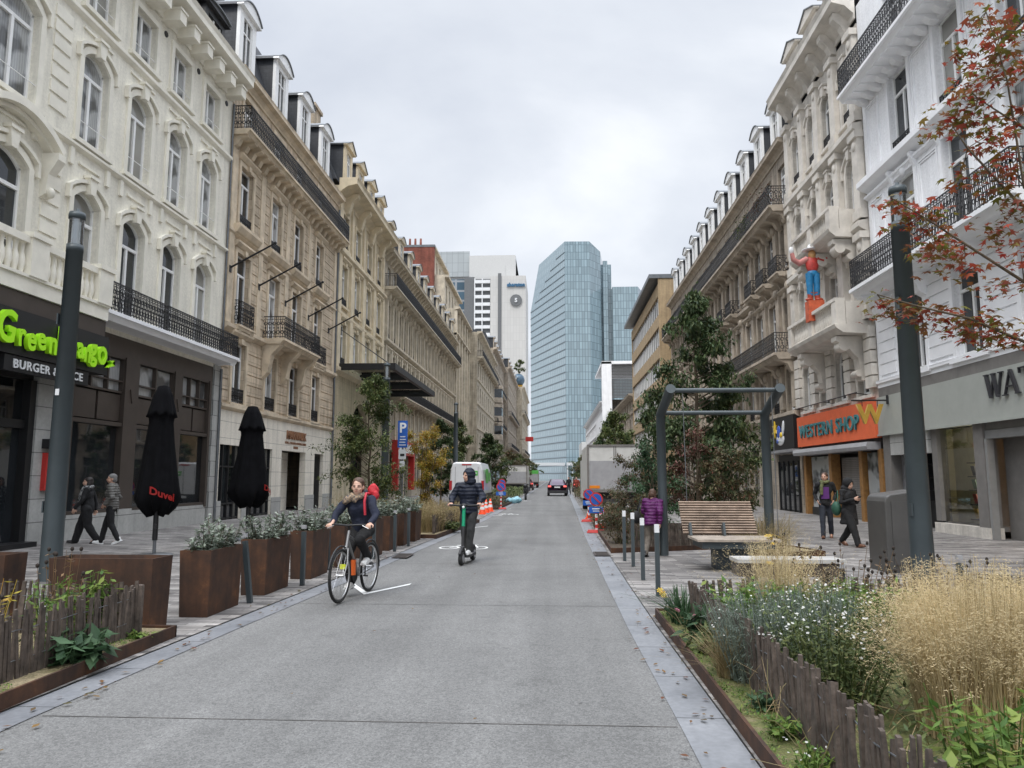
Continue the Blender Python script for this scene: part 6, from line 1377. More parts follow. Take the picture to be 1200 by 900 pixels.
# grasses
def grass(label, x, y, n, h, spread, mat, seed, lean=.45, plume=True, w=.004, z0=.1, name='ornamental_grass', base=.22, cat='grass', pl=14, ps=.018, bias=(0, 0)):
    r = random.Random(seed); m = MB(); t = thing(name, label, cat, (x, y, z0)); s = MB()
    for _ in range(n):
        a = r.uniform(0, 2 * PI); rr = base * r.random() ** .5; p = Vector((cos(a) * rr, sin(a) * rr, 0)); H_ = h * r.uniform(.55, 1.05); o = abs(r.gauss(0, lean)) ; a2 = a + r.gauss(0, .6)
        d = Vector((cos(a2) * o * spread + bias[0], sin(a2) * o * spread + bias[1], 0)); sd = Vector((-sin(a2 + r.uniform(-1, 1)), cos(a2), 0)).normalized(); K = 5; pts = []
        for k in range(K + 1): f = k / K; pts.append(p + d * (f ** 1.8) + Vector((0, 0, H_ * (f - .18 * o * f * f))))
        vs = []
        for k, q in enumerate(pts): ww = w * (1 - .75 * k / K); vs += [q - sd * ww, q + sd * ww]
        m.add(vs, [(2 * k, 2 * k + 1, 2 * k + 3, 2 * k + 2) for k in range(K)])
        if plume:
            for _k in range(pl):
                f = 1 - abs(r.gauss(0, .17)); f = max(.45, f); k = min(int(f * K), K - 1); q = pts[k].lerp(pts[k + 1], f * K - k) if f < 1 else pts[-1]
                q = q + Vector((r.gauss(0, .022), r.gauss(0, .022), r.gauss(0, .02))); dr = Vector((r.gauss(0, 1) + d.x, r.gauss(0, 1) + d.y, r.gauss(-.2, .6))).normalized() * ps * r.uniform(.6, 1.6); sx = dr.orthogonal().normalized() * ps * .16
                s.add([q - sx, q + sx, q + dr], [(0, 1, 2)])
    m.build('blades', mat, t)
    if plume: s.build('seedheads', mat, t)
    return t
grass('huge golden feathery grass clump in the lower right bed', 2.52, 4.72, 1900, 1.0, .30, F['gold'], 1, .75, True, .0032, pl=22, ps=.015, base=.34)
grass('airy golden grass clump at the back of the right bed', 2.15, 7.35, 420, 1.0, .42, F['gold'], 2, .7, True, .003, pl=20, ps=.014, base=.2)
grass('second golden grass clump behind the biggest one', 3.35, 5.6, 260, .8, .35, F['gold'], 3, .7, True, .0035, pl=18, ps=.02)
grass('tan arching grass tuft outside the right paling fence', 1.33, 5.95, 260, .42, .35, F['tan'], 4, .8, False, .004, base=.08)
grass('dark green sword leaved clump at the far corner of right bed', 1.36, 8.05, 150, .40, .35, F['deep'], 5, .8, False, .011, base=.12, name='iris_clump')
grass('greenish meadow grass at the right edge of the view', 4.2, 6.6, 800, .8, .5, F['tan'], 6, .7, True, .004, base=.6, pl=4)
grass('dry grass tuft beside the raised bed beyond the lounger', 4.3, 15.6, 500, .85, .6, F['tan'], 7, .7, True, .006, base=.5, pl=8)
grass('tan grasses in the bed beyond the left planters', -3.9, 21.2, 900, .95, .5, F['tan'], 8, .7, True, .008, base=.8, pl=6, ps=.04)
grass('taller tan grasses behind the left paling fence', -3.6, 23.6, 800, .8, .5, F['tan'], 9, .7, True, .008, base=.8, pl=6, ps=.04)
grass('thin straw grass behind the last planters', -4.9, 18.5, 500, 1.15, .5, F['tan'], 10, .6, True, .007, base=.5, pl=8, ps=.03)
# leafy herbs with stems
def herb(name, label, x, y, h, rad_, nst, leaf, mat, seed, flower=None, nf=0, fs=.02, z0=.1, asp=.42, dens=10, cat='plant', seedheads=0, droop=.1, stemmat=None):
    r = random.Random(seed); t = thing(name, label, cat, (x, y, z0)); st = MB(); lf = MB(); fl = MB(); sh = MB(); pts = []; tips = []
    for _ in range(nst):
        a = r.uniform(0, 2 * PI); q = rad_ * r.random() ** .5; p = Vector((cos(a) * q * .6, sin(a) * q * .6, 0)); tp = Vector((cos(a) * q * 1.1 + r.gauss(0, .03), sin(a) * q * 1.1 + r.gauss(0, .03), h * r.uniform(.65, 1.05))); st.tube([p, p.lerp(tp, .5) + Vector((0, 0, .02)), tp], [.004, .003, .002], 4, 0, False); tips.append(tp)
        for k in range(dens): pts.append(p.lerp(tp, r.uniform(.04, 1)))
    leafset(lf, pts, leaf, r, droop, asp); st.build('stems', stemmat or mat, t); lf.build('leaves', mat, t)
    if flower:
        for k in range(nf):
            c = r.choice(tips) + Vector((r.gauss(0, .035), r.gauss(0, .035), r.uniform(-.05, .03))); n = 7; s = fs * r.uniform(.7, 1.2); up = Vector((r.gauss(0, .4), r.gauss(-.3, .4), 1)).normalized(); u = up.orthogonal().normalized(); v = up.cross(u)
            for j in range(n): a = 2 * PI * j / n; dd = u * cos(a) + v * sin(a); tt = v * cos(a) - u * sin(a); fl.add([c, c + dd * s * .7 + tt * s * .25, c + dd * s, c + dd * s * .7 - tt * s * .25], [(0, 1, 2, 3)])
        fl.build('flowers', flower, t)
    if seedheads:
        for k in range(seedheads): c = tips[k % len(tips)] + Vector((0, 0, .02)); sh.ell(c, (.016, .016, .02), None, 8, 6)
        sh.build('seedheads', F['seed'], t)
    return t
herb('aster_plant', 'white flowering aster mound spilling over the right fence', 1.86, 5.25, .62, .42, 110, .05, F['mid'], 31, F['white'], 160, .0105, dens=40, asp=.3)
herb('aster_plant', 'white flowering aster mound farther back in the right bed', 2.45, 6.5, .62, .45, 90, .05, F['mid'], 32, F['white'], 120, .011, dens=40, asp=.3)
herb('herb_plant', 'blue grey feathery foliage leaning over the right fence', 1.58, 5.85, .60, .40, 240, .05, F['grey'], 33, F['white'], 50, .008, dens=30, asp=.10)
herb('herb_plant', 'fine grey green foliage in the middle of the right bed', 2.0, 6.2, .62, .38, 220, .045, F['grey'], 34, F['white'], 80, .009, dens=30, asp=.12)
herb('herb_plant', 'bright green leafy clump inside the right fence', 1.85, 7.0, .55, .40, 110, .09, F['lush'], 35, dens=18)
herb('herb_plant', 'bright green leafy drift in the back of right bed', 2.75, 7.2, .52, .6, 150, .09, F['lush'], 36, dens=16)
herb('herb_plant', 'light green broad leaves at the bottom right corner', 2.02, 3.62, .50, .30, 40, .10, F['lush'], 37, dens=14)
herb('herb_plant', 'green undergrowth below the golden grass', 3.0, 4.3, .45, .5, 60, .09, F['lush'], 38, dens=14)
herb('coneflower', 'brown seedheads standing along the back fence', 2.9, 7.85, .78, .5, 34, .06, F['drybrown'], 39, dens=10, seedheads=30)
herb('coneflower', 'dark seedheads and dry leaves in front of low bench', 4.0, 8.1, .68, .5, 34, .07, F['drybrown'], 40, dens=10, seedheads=24)
herb('coneflower', 'tall dark seedheads above the centre of back fence', 2.25, 7.75, .98, .12, 7, .07, F['drybrown'], 41, F['ylw'], 5, .05, dens=9, seedheads=7)
herb('coneflower', 'pink coneflowers outside the right paling fence', 1.32, 7.2, .36, .13, 16, .15, F['deep'], 42, F['pink'], 3, .045, dens=7)
herb('herb_plant', 'leafy weeds among stones by the right fence', 1.33, 6.75, .22, .14, 24, .12, F['mid'], 43, dens=8); herb('herb_plant', 'small rosette weed by the right fence foot', 1.36, 5.15, .12, .1, 16, .07, F['deep'], 44, dens=6); herb('herb_plant', 'small leafy weed in moss nearest the camera', 1.33, 4.6, .12, .1, 16, .07, F['lush'], 45, dens=6)
herb('herb_plant', 'white specked creeping weed near the camera', 1.34, 4.15, .12, .12, 20, .04, F['lush'], 46, F['white'], 14, .008, dens=8); herb('herb_plant', 'small yellow flower by the sword leaved clump', 1.26, 8.4, .3, .06, 6, .06, F['deep'], 47, F['ylw'], 5, .04, dens=4)
herb('herb_plant', 'broad dark green leaves outside the left fence', -3.93, 6.12, .24, .22, 34, .17, F['deep'], 48, dens=6, asp=.5, droop=.3)
herb('herb_plant', 'yellowing stems rising through the left fence', -4.22, 6.3, .62, .2, 22, .09, F['lush'], 49, dens=14)
herb('coneflower', 'tall black seedheads over the left paling fence', -4.35, 6.5, .88, .22, 12, .06, F['drybrown'], 50, dens=10, seedheads=10); herb('coneflower', 'yellowing plant with dark buds at the left edge', -4.5, 5.7, .7, .25, 22, .08, F['yel'], 51, dens=8, seedheads=8)
herb('herb_plant', 'green and yellow leaves behind left fence centre', -4.4, 7.0, .62, .22, 26, .11, F['lush'], 52, dens=12); herb('herb_plant', 'small rosette weed on dry soil of left bed', -3.9, 7.0, .07, .09, 16, .1, F['lush'], 53, dens=4, asp=.4)
herb('herb_plant', 'mixed green plants inside the left fence near edge', -4.5, 5.0, .5, .35, 50, .1, F['mid'], 54, dens=12)
herb('herb_plant', 'yellow flowers in the bed beyond the left planters', -3.0, 24.6, .62, .4, 60, .08, F['lush'], 55, F['ylw'], 60, .05, dens=12); herb('herb_plant', 'low green rosettes at the edge of far left bed', -3.0, 22.0, .22, .35, 60, .12, F['mid'], 56, dens=8)
# weeds in the moss: uncountable
m = MB(); r = random.Random(77); pts = []
for _ in range(5200):
    x = 1.19 + r.random() ** 1.2 * .3; y = 2.5 + 6.2 * r.random()
    if noise.noise(Vector((x * 5, y * 2.2, 3))) > -.05: pts.append((x, y, .095 + r.random() * .02))
for _ in range(2600):
    x = -3.82 - r.random() * .3; y = 3 + 4.4 * r.random()
    if noise.noise(Vector((x * 4, y * 2, 9))) > .15: pts.append((x, y, .105 + r.random() * .015))
leafset(m, pts, .022, r, -.5, .5); struct(m.build('ground_weeds', F['lush']), 'stuff')
m = MB(); pts = [(1.5 + 7 * r.random(), 2.5 + 6.3 * r.random(), .1 + .22 * r.random()) for _ in range(16000)]; leafset(m, pts, .065, r, -.2, .35); struct(m.build('ground_cover', F['mid']), 'stuff')
m = MB(); pts = [(-4.1 - 2 * r.random(), 2.5 + 4.6 * r.random(), .1 + .2 * r.random()) for _ in range(2500)]; leafset(m, pts, .07, r, -.2, .35); struct(m.build('ground_cover', F['mix']), 'stuff')
# fallen leaves and broken dead stems: uncountable litter
m = MB(); r = random.Random(5); pts = []
for _ in range(900):
    y = 3 + 30 * r.random() ** 1.4
    x = r.choice((1.16 + abs(r.gauss(0, .5)), -3.75 - abs(r.gauss(0, 1.2)), r.uniform(-3.5, .8) if r.random() < .12 else 1.0 + r.gauss(0, .12), -3.45 + r.gauss(0, .1)))
    pts.append((x, y, .022))
for p in pts:
    s = r.uniform(.015, .04); a = r.uniform(0, 6.28); d = Vector((cos(a), sin(a), r.uniform(0, .25))) * s; t = Vector((-sin(a), cos(a), 0)) * s * .5; p = Vector(p); m.add([p - d, p + t + Vector((0, 0, .004)), p + d, p - t], [(0, 1, 2), (0, 2, 3)])
struct(m.build('leaf_litter', foliage('fallen leaves', [(.12, .07, .03), (.22, .13, .04), (.16, .05, .03), (.10, .09, .04)])), 'stuff')
m = MB()
for _ in range(420):
    x = 1.3 + 3.2 * r.random() ** 1.3; y = 3.2 + 5.3 * r.random(); a = r.uniform(0, 6.28); L_ = r.uniform(.15, .5); e_ = r.uniform(.1, 1.2)
    p = Vector((x, y, .11)); q = p + Vector((cos(a) * cos(e_), sin(a) * cos(e_), sin(e_))) * L_; m.tube([p, p.lerp(q, .5) + Vector((r.gauss(0, .02), r.gauss(0, .02), .02)), q + Vector((0, 0, -.04))], [.003, .0025, .0015], 3, 0, False)
struct(m.build('dead_stems', F['tan']), 'stuff')
# planter shrubs
shl = ['pale leaved shrub growing in the nearest rusty planter', 'pale leaved shrub in the second planter of the row', 'pale leaved shrub in the third planter of the row', 'pale leaved shrub in the planter behind the cyclist', 'pale leaved shrub in the fifth planter of the row', 'pale leaved shrub in the sixth planter of the row', 'pale leaved shrub in the seventh planter of the row', 'pale leaved shrub in the last planter of the row']
for i, (y, x) in enumerate(zip(ys, xs)):
    rr = random.Random(60 + i); t = thing('planter_shrub', shl[i], 'shrub', (x - .185, y + .45, .68), 0, 'pale shrubs in the rusty planters'); st = MB(); pts = []
    for _ in range(34):
        a = rr.uniform(-.16, .16); c = rr.uniform(-.42, .42); tp = Vector((a * 1.5, c * 1.15, rr.uniform(.16, .46))); st.tube([(a * .6, c * .8, 0), tp], [.005, .003], 4, 0, False); pts += [Vector((a * .6, c * .8, 0)).lerp(tp, rr.uniform(.15, 1.02)) + Vector((rr.gauss(0, .02), rr.gauss(0, .02), rr.gauss(0, .015))) for _k in range(34)]
    st.build('stems', M['trunk'], t); lf = MB(); leafset(lf, pts, .075, rr, -.1, .52); lf.build('leaves', F['silver'], t)
# maple on the right, trunk outside the frame
mp_ = thing('maple_tree', 'autumn maple with red and orange leaves reaching in from the right', 'tree', (0, 0, 0))
tk = MB(); tk.tube([(8.2, 9.6, 0), (8.1, 9.5, 2.2), (7.9, 9.3, 4.5), (7.6, 9.2, 7.5)], [.12, .1, .08, .04], 10)
BR = [[(8.0, 9.4, 2.7), (6.8, 9.2, 3.0), (5.63, 9, 3.21), (4.96, 8.9, 3.48), (4.3, 8.8, 3.62), (3.87, 8.8, 3.76)], [(8.0, 9.4, 3.3), (6.6, 9.1, 3.7), (5.69, 9, 3.94), (5.03, 9, 4.43), (4.55, 8.95, 4.75), (4.15, 8.9, 4.99)], [(7.9, 9.3, 4.2), (6.5, 9.0, 4.7), (5.79, 9, 5.12), (5.64, 8.9, 6.46), (5.46, 8.9, 7.38)], [(7.8, 9.3, 5.0), (5.85, 9, 5.89), (5.27, 8.9, 6.24)], [(7.9, 9.3, 4.4), (5.72, 9, 4.91), (5.1, 8.9, 5.6), (4.93, 8.9, 5.91)], [(7.7, 9.2, 6.6), (6.3, 9, 7.1), (5.7, 9, 7.2)]]
for b_ in BR: tk.tube([Vector(p) for p in b_], [.028 * (1 - .8 * i / (len(b_) - 1)) for i in range(len(b_))], 6, 0, False)
cl = [(5.46, 7.38), (5.75, 7.14), (5.21, 6.93), (5.44, 6.52), (5.82, 6.68), (5.05, 6.36), (5.25, 6.02), (5.71, 6.06), (5.71, 5.45), (5.2, 5.41), (5.38, 5.08), (5.44, 4.59), (4.25, 4.94), (4.4, 4.85), (4.7, 4.75), (4.61, 4.32), (4.93, 4.44), (5.17, 4.27), (4.84, 4.6), (5.52, 4.2), (5.59, 3.98), (4.07, 3.72), (4.27, 3.66), (4.52, 3.60), (4.81, 3.50), (4.95, 3.42), (5.15, 3.40), (5.3, 3.36), (5.44, 3.3), (5.61, 4.85), (5.92, 7.36), (5.6, 6.9), (5.35, 5.75), (5.55, 5.8), (5.3, 6.3), (5.0, 6.1), (6.1, 3.1), (6.3, 4.1), (6.4, 5.4), (6.5, 6.6)]
pts = []; r = random.Random(8)
for cx_, cz_ in cl:
    y_ = 9 + r.gauss(0, .18)
    best = min((Vector(q) for b_ in BR for q in b_), key=lambda q: (q - Vector((cx_, y_, cz_))).length); tk.tube([best, (cx_, y_, cz_)], [.008, .003], 4, 0, False)
    for _ in range(46): pts.append((cx_ + r.gauss(0, .13), y_ + r.gauss(0, .13), cz_ + r.gauss(-.02, .10)))
tk.build('trunk', M['trunk'], mp_); lf = MB(); leafset(lf, pts, .100, r, .35, .5, 0, None, True); lf.build('crown', F['maple'], mp_)
# balcony plants on the right block, top of far building
for x, y, z, s in ((10.6, 39.5, 15.2, 'green plants hanging over the upper balcony of brown block'), (10.6, 36.5, 15.4, 'reddish plants at near end of the upper balcony')):
    t = thing('balcony_plant', s, 'plant', (x, y, z - .55)); m = MB(); pts = [(r.gauss(0, .2), r.gauss(0, .8), .5 + r.gauss(0, .3)) for _ in range(500)]; leafset(m, pts, .14, r, .2); m.build('leaves', F['mid' if 'green' in s else 'red'], t)
tree('roof_tree', 'small tree beside the globe on the far corner roof', -9.6, 218, 6, [(.3, .8), (.5, 2.2), (.8, 1.6), (1, .3)], 900, .6, F['mid'], 90, .12, 16, z0=31)
# ================================================================ people
def remesh(mb, name, mats, parent, voxel=.01, smooth=3, amp=0, fr=9, seed=0):
    me = mb.mesh(name, mats); o = bpy.data.objects.new(name, me); col.objects.link(o)
    md = o.modifiers.new('r', 'REMESH'); md.mode = 'VOXEL'; md.voxel_size = voxel; md.use_smooth_shade = True
    if smooth: s = o.modifiers.new('s', 'SMOOTH'); s.iterations = smooth; s.factor = .5
    bpy.context.view_layer.update(); m2 = bpy.data.meshes.new_from_object(o.evaluated_get(bpy.context.evaluated_depsgraph_get())); bpy.data.objects.remove(o)
    m2.name = name; m2.materials.clear()
    for x in (mats if isinstance(mats, list) else [mats]): m2.materials.append(x)
    if amp:
        for v in m2.vertices:
            c = v.co * fr + Vector((seed, 0, 0)); v.co += Vector((noise.noise(c), noise.noise(c + Vector((7, 3, 1))), noise.noise(c + Vector((1, 9, 4))))) * amp + Vector((0, 1, 0)) * (noise.noise(c * Vector((2.6, 2.6, 4.5)) if False else Vector((c.x * 2.4, c.y * 2.4, c.z * 4))) * amp * .35)
    m2.polygons.foreach_set('use_smooth', [True] * len(m2.polygons)); m2.update(); return ob(name, m2, parent)
def limb(mb, pts, rs, k=12):
    pts = [Vector(p) for p in pts]; mb.tube(pts, rs, k)
    for p, r in zip(pts, rs): mb.ell(p, (r, r, r), None, k, 8)
def hand(mb, wr, d, n, curl=.3, sd=1, sc=1):
    wr, d, n = Vector(wr), Vector(d).normalized(), Vector(n); n = (n - d * n.dot(d)).normalized(); s = d.cross(n) * sd
    R_ = Matrix((s, d, n)).transposed(); mb.ell(wr + d * .045 * sc, (.04 * sc, .052 * sc, .017 * sc), R_, 12, 8)
    for i, (o, L) in enumerate(((-.03, .066), (-.01, .078), (.01, .073), (.029, .058))):
        p = wr + d * .085 * sc + s * o * sc; pts = [p - d * .03 * sc, p]; ang = 0
        for q in (.45, .32, .25): ang += curl * 1.15; p = p + (d * cos(ang) + n * sin(ang)) * L * q * 1.0 * sc; pts.append(p)
        limb(mb, pts, [.0095 * sc, .0095 * sc, .009 * sc, .0085 * sc, .0075 * sc], 8)
    p = wr + d * .025 * sc - s * .03 * sc; q = p - s * .028 * sc + d * .028 * sc + n * .012 * sc; limb(mb, [p, q, q + (d * .8 - s * .1 + n * curl * .5).normalized() * .032 * sc], [.012 * sc, .0105 * sc, .009 * sc], 8)
M['eyew'] = plain('eye white', (.16, .13, .12), .4)
SK = [plain('skin', c, .5, var=.06, sc=20) for c in ((.55, .34, .25), (.48, .28, .2), (.42, .25, .18))]
HR = {'dark': plain('dark hair', (.018, .013, .011), .6, var=.3, sc=30), 'brown': plain('brown hair', (.07, .035, .02), .6, var=.3, sc=30), 'grey': plain('grey hair', (.16, .155, .15), .7, var=.3, sc=30)}
def quilt(name, c, row=.07):
    m = NM(name); m.set(Roughness=.55); v = m.co(1, 1, 1); w = m.n('ShaderNodeTexWave', bands_direction='Z'); m.l(v, w.inputs[0]); w.inputs['Scale'].default_value = .314 / row; w.inputs['Distortion'].default_value = 1.2; w.inputs['Detail Scale'].default_value = 3
    m.color(m.mul(tuple(c), m.ramp(w.outputs[1], (0, .7), (.35, 1), (1, 1.05)))); m.bump(w.outputs[1], .45, .02); m.b.inputs['Specular IOR Level'].default_value = .25; return m.m
CLO = {'navy': plain('navy wool', (.010, .014, .032), .85, var=.25, sc=9, bump=.3, bsc=40), 'npuff': quilt('navy puffer', (.014, .018, .032)), 'black': plain('black cloth', (.010, .010, .011), .9, var=.3, sc=9, bump=.3, bsc=30), 'gpuff': quilt('grey puffer', (.13, .125, .115), .06), 'purple': quilt('purple puffer', (.085, .012, .085), .075), 'rust': plain('rust sleeve', (.22, .035, .02), .8), 'olive': plain('olive scarf', (.11, .12, .05), .9, var=.4, sc=12), 'jeans': plain('dark jeans', (.022, .026, .036), .9, var=.3, sc=12), 'gjean': plain('charcoal jeans', (.035, .036, .036), .9, var=.3, sc=12), 'tan': plain('taupe trousers', (.14, .12, .10), .9), 'white': plain('white shoe', (.66, .66, .65), .5), 'brown': plain('brown leather', (.12, .05, .025), .5), 'dshoe': plain('dark shoe', (.02, .018, .018), .5), 'grn': plain('dark green bag', (.02, .08, .05), .7), 'violet': plain('violet shirt', (.09, .02, .14), .8)}
def mk_plaid(name, c1, c2, s=22):
    m = NM(name); m.set(Roughness=.9); v = m.co(); w = m.n('ShaderNodeTexChecker'); m.l(v, w.inputs[0]); w.inputs['Scale'].default_value = s; w.inputs['Color1'].default_value = (*c1, 1); w.inputs['Color2'].default_value = (*c2, 1); w2_ = m.n('ShaderNodeTexChecker'); m.l(v, w2_.inputs[0]); w2_.inputs['Scale'].default_value = s * .37; w2_.inputs['Color1'].default_value = (1, 1, 1, 1); w2_.inputs['Color2'].default_value = (.6, .6, .6, 1)
    m.color(m.mul(w.outputs[0], w2_.outputs[0])); return m.m
CLO['plaid'] = mk_plaid('plaid scarf', (.30, .30, .29), (.06, .065, .07)); CLO['check'] = mk_plaid('checked scarf', (.36, .26, .17), (.16, .13, .11), 30)
def person(label, x, y, rz, P, cl, name='person', vox=.012, z=0, skin=0, hair='dark', hl='short', hood=None, extra=None, coat=None, yaw=0, pitch=0, grp=None, fat=1, scarf=None, face=True, seed=0):
    """P: joints: pel, chest, neck, head, and shL elL wrL hiL knL anL (R alike); y is forward, x is the person's right"""
    t = thing(name, label, 'person', (x, y, z), rz, grp); V = {k: Vector(v) for k, v in P.items() if k not in ('handL', 'handR', 'footL', 'footR')}
    b = MB(); hd = V['head']; Rh = Matrix.Rotation(yaw, 3, 'Z') @ Matrix.Rotation(pitch, 3, 'X')
    H = lambda q: hd + Rh @ Vector(q)
    b.ell(H((0, -.012, .03)), (.076, .096, .092), Rh, 18, 14); b.ell(H((0, .02, -.035)), (.062, .072, .078), Rh, 16, 12); b.ell(H((0, .04, -.085)), (.036, .035, .028), Rh); b.ell(H((0, .096, -.012)), (.013, .02, .024), Rh, 8, 6); b.ell(H((0, .1, -.026)), (.017, .014, .011), Rh, 8, 6)
    b.ell(H((0, .078, -.055)), (.026, .014, .012), Rh, 8, 6); b.ell(H((0, .072, .022)), (.055, .02, .012), Rh, 10, 6)
    for s in (-1, 1): b.ell(H((s * .078, -.005, -.01)), (.012, .02, .03), Rh, 8, 6); b.ell(H((s * .035, .06, -.03)), (.024, .025, .022), Rh, 8, 6)
    limb(b, [V['neck'] - Vector((0, 0, .05)), hd + Rh @ Vector((0, -.02, -.06))], [.058, .052]); limb(b, [V['pel'], (V['pel'] + V['chest']) / 2, V['chest'], V['neck'] - Vector((0, 0, .04))], [.11, .10, .11, .06])
    for S in 'LR':
        limb(b, [V['neck'] - Vector((0, 0, .05)), V['sh' + S], V['el' + S], V['wr' + S]], [.05, .048, .036, .025]); limb(b, [V['pel'], V['hi' + S], V['kn' + S], V['an' + S]], [.09, .075, .05, .035])
        h = P.get('hand' + S)
        if h: hand(b, V['wr' + S], h[0], h[1], h[2], 1 if S == 'R' else -1)
        f = Vector(P['foot' + S]).normalized(); limb(b, [V['an' + S] + Vector((0, 0, -.03)), V['an' + S] + f * .1 + Vector((0, 0, -.045))], [.034, .028])
    remesh(b, 'body', SK[skin], t, vox if vox < .011 else .011, 2)
    if face:
        for s in (-1, 1):
            m = MB(); m.ell(H((s * .031, .083, .004)), (.011, .005, .0055), Rh, 10, 6); m.build('eye', M['eyew'], t); m = MB(); m.ell(H((s * .031, .0885, .004)), (.006, .004, .006), Rh, 8, 6); m.build('iris', M['dgrey'], t)
        m = MB(); m.ell(H((0, .089, -.055)), (.02, .006, .0065), Rh, 10, 6); m.build('lips', plain('lips', (.38, .12, .10), .5), t)
        m = MB()
        for s in (-1, 1): m.ell(H((s * .032, .087, .026)), (.018, .005, .004), Rh, 8, 6)
        m.build('eyebrows', HR[hair], t)
    if hood:
        m = MB(); m.ell(H((0, -.03, .03)), (.115, .125, .135), Rh, 18, 14); m.ell(H((0, -.05, -.1)), (.135, .11, .08), Rh, 16, 10); o = remesh(m, 'hood', CLO[hood], t, .012, 2, .006, 14)
        bm = bmesh.new(); bm.from_mesh(o.data); ctr = H((0, .085, -.018)); iv = Rh.transposed()
        kill = [f for f in bm.faces if (lambda q: q.y > .035 and (q.x / .066) ** 2 + ((q.z + .012) / .095) ** 2 < 1)(iv @ (f.calc_center_median() - hd))]
        bmesh.ops.delete(bm, geom=kill, context='FACES'); bm.to_mesh(o.data); bm.free()
    else:
        m = MB(); m.ell(H((0, -.024, .045)), (.086, .1, .09), Rh, 18, 14); m.ell(H((0, -.05, -.01)), (.083, .075, .085), Rh, 14, 10)
        if hl == 'long': m.ell(H((0, -.06, -.09)), (.085, .06, .12), Rh, 14, 10)
        if hl == 'bun': m.ell(H((0, -.11, .04)), (.045, .045, .045), Rh, 12, 8)
        if hl == 'bob':
            for s in (-1, 1): m.ell(H((s * .075, -.02, -.05)), (.022, .05, .09), Rh, 10, 8)
        remesh(m, 'hair', HR[hair], t, .01, 1, .006, 30)
    # jacket
    pu = .018 if cl['puff'] else 0; j = MB(); ch, pe, ne = V['chest'], V['pel'], V['neck']; shm = (V['shL'] + V['shR']) / 2
    wd = (V['shR'] - V['shL']).length / 2; ax = (V['shR'] - V['shL']).normalized(); upv = (ch - pe).normalized(); fw = upv.cross(ax).normalized() * -1; RT = Matrix((ax, fw, upv)).transposed()
    hemz = cl.get('hem', -.08)
    j.ell(ch, (wd * .98 + pu, .125 * fat + pu, .19), RT, 18, 12); j.ell((pe * .55 + ch * .45), (wd * .86 + pu, .13 * fat + pu, .20), RT, 18, 12); j.ell(pe + upv * (.02), (wd * .88 + pu, .135 * fat + pu, .15), RT, 18, 12); j.ell(shm + Vector((0, 0, -.01)), (wd * .85, .09 + pu, .075), RT, 16, 10)
    j.tube([pe + upv * .12, pe + upv * hemz * .5, pe + upv * hemz], [wd * .80 + pu, wd * .84 + pu, wd * .83 + pu], 20)
    for S in 'LR': limb(j, [shm.lerp(V['sh' + S], .55), V['sh' + S], V['el' + S], V['wr' + S].lerp(V['el' + S], .06)], [.07 + pu, .066 + pu, .054 + pu, .04 + pu * .6])
    j.tube([ne - Vector((0, 0, .06)), ne + Vector((0, 0, .035))], [.082, .068], 14)
    if coat:
        k_ = coat; j.tube([pe + upv * .1, Vector((pe.x, pe.y, pe.z - .15)), Vector((pe.x, pe.y - .0, k_))], [wd * .9, wd * 1.02, wd * 1.12], 20)
    remesh(j, 'jacket' if not coat else 'coat', CLO[cl['top']], t, .014, 4, .020, 8, seed)
    tr = MB(); tw = cl.get('tw', 1)
    for S in 'LR': limb(tr, [pe, V['hi' + S], V['kn' + S], V['an' + S] + (V['an' + S] - V['kn' + S]).normalized() * .015], [.115, .098 * tw, .074 * tw, .060 * tw])
    tr.ell(pe, (.165, .12, .12)); remesh(tr, 'trousers', CLO[cl['leg']], t, .014, 3, .010, 10, seed + 3)
    for S in 'LR':
        f = Vector(P['foot' + S]).normalized(); a = V['an' + S]; m = MB(); sx = f.cross(Vector((0, 0, 1))).normalized(); up = sx.cross(f); RF = Matrix((sx, f, up)).transposed()
        m.ell(a + f * .035 - up * .045, (.045, .1, .042), RF, 14, 8); m.ell(a + f * .12 - up * .055, (.046, .07, .032), RF, 14, 8); m.ell(a - f * .02 - up * .005, (.042, .05, .05), RF, 12, 8); m.cbox(a + f * .055 - up * .08, (.085, .25, .022), RF); remesh(m, 'shoe', CLO[cl['shoe']], t, .01, 1)
    if scarf:
        m = MB(); c = ne + Vector((0, 0, .01)); m.tube([c + Vector((.095 * cos(a), .085 * sin(a), .012 * sin(3 * a))) for a in [2 * PI * k / 14 for k in range(15)]], .042, 10)
        if scarf == 'check': m.tube([c + Vector((.06, .08, -.02)), c + Vector((.13, .07, -.04)), c + Vector((.19, .05, -.09))], [.045, .05, .04], 10); m.tube([c + Vector((.0, .09, -.02)), c + Vector((.02, .12, -.08))], [.045, .03], 10)
        else: m.tube([c + Vector((.06, .09, -.02)), c + Vector((.08, .14, -.16)), c + Vector((.09, .155, -.34))], [.045, .05, .045], 10)
        if scarf == 'plaid':
            for sx in (-1, 1): m.tube([c + Vector((sx * .09, .06, -.01)), c + Vector((sx * .13, .11, -.18)), c + Vector((sx * .13, .12, -.40))], [.05, .06, .055], 10)
        if scarf == 'plaid': m.tube([c + Vector((-.05, .09, -.02)), c + Vector((-.07, .145, -.2)), c + Vector((-.08, .16, -.42))], [.045, .05, .05], 10)
        remesh(m, 'scarf', CLO[scarf], t, .012, 2, .01, 14)
    return t
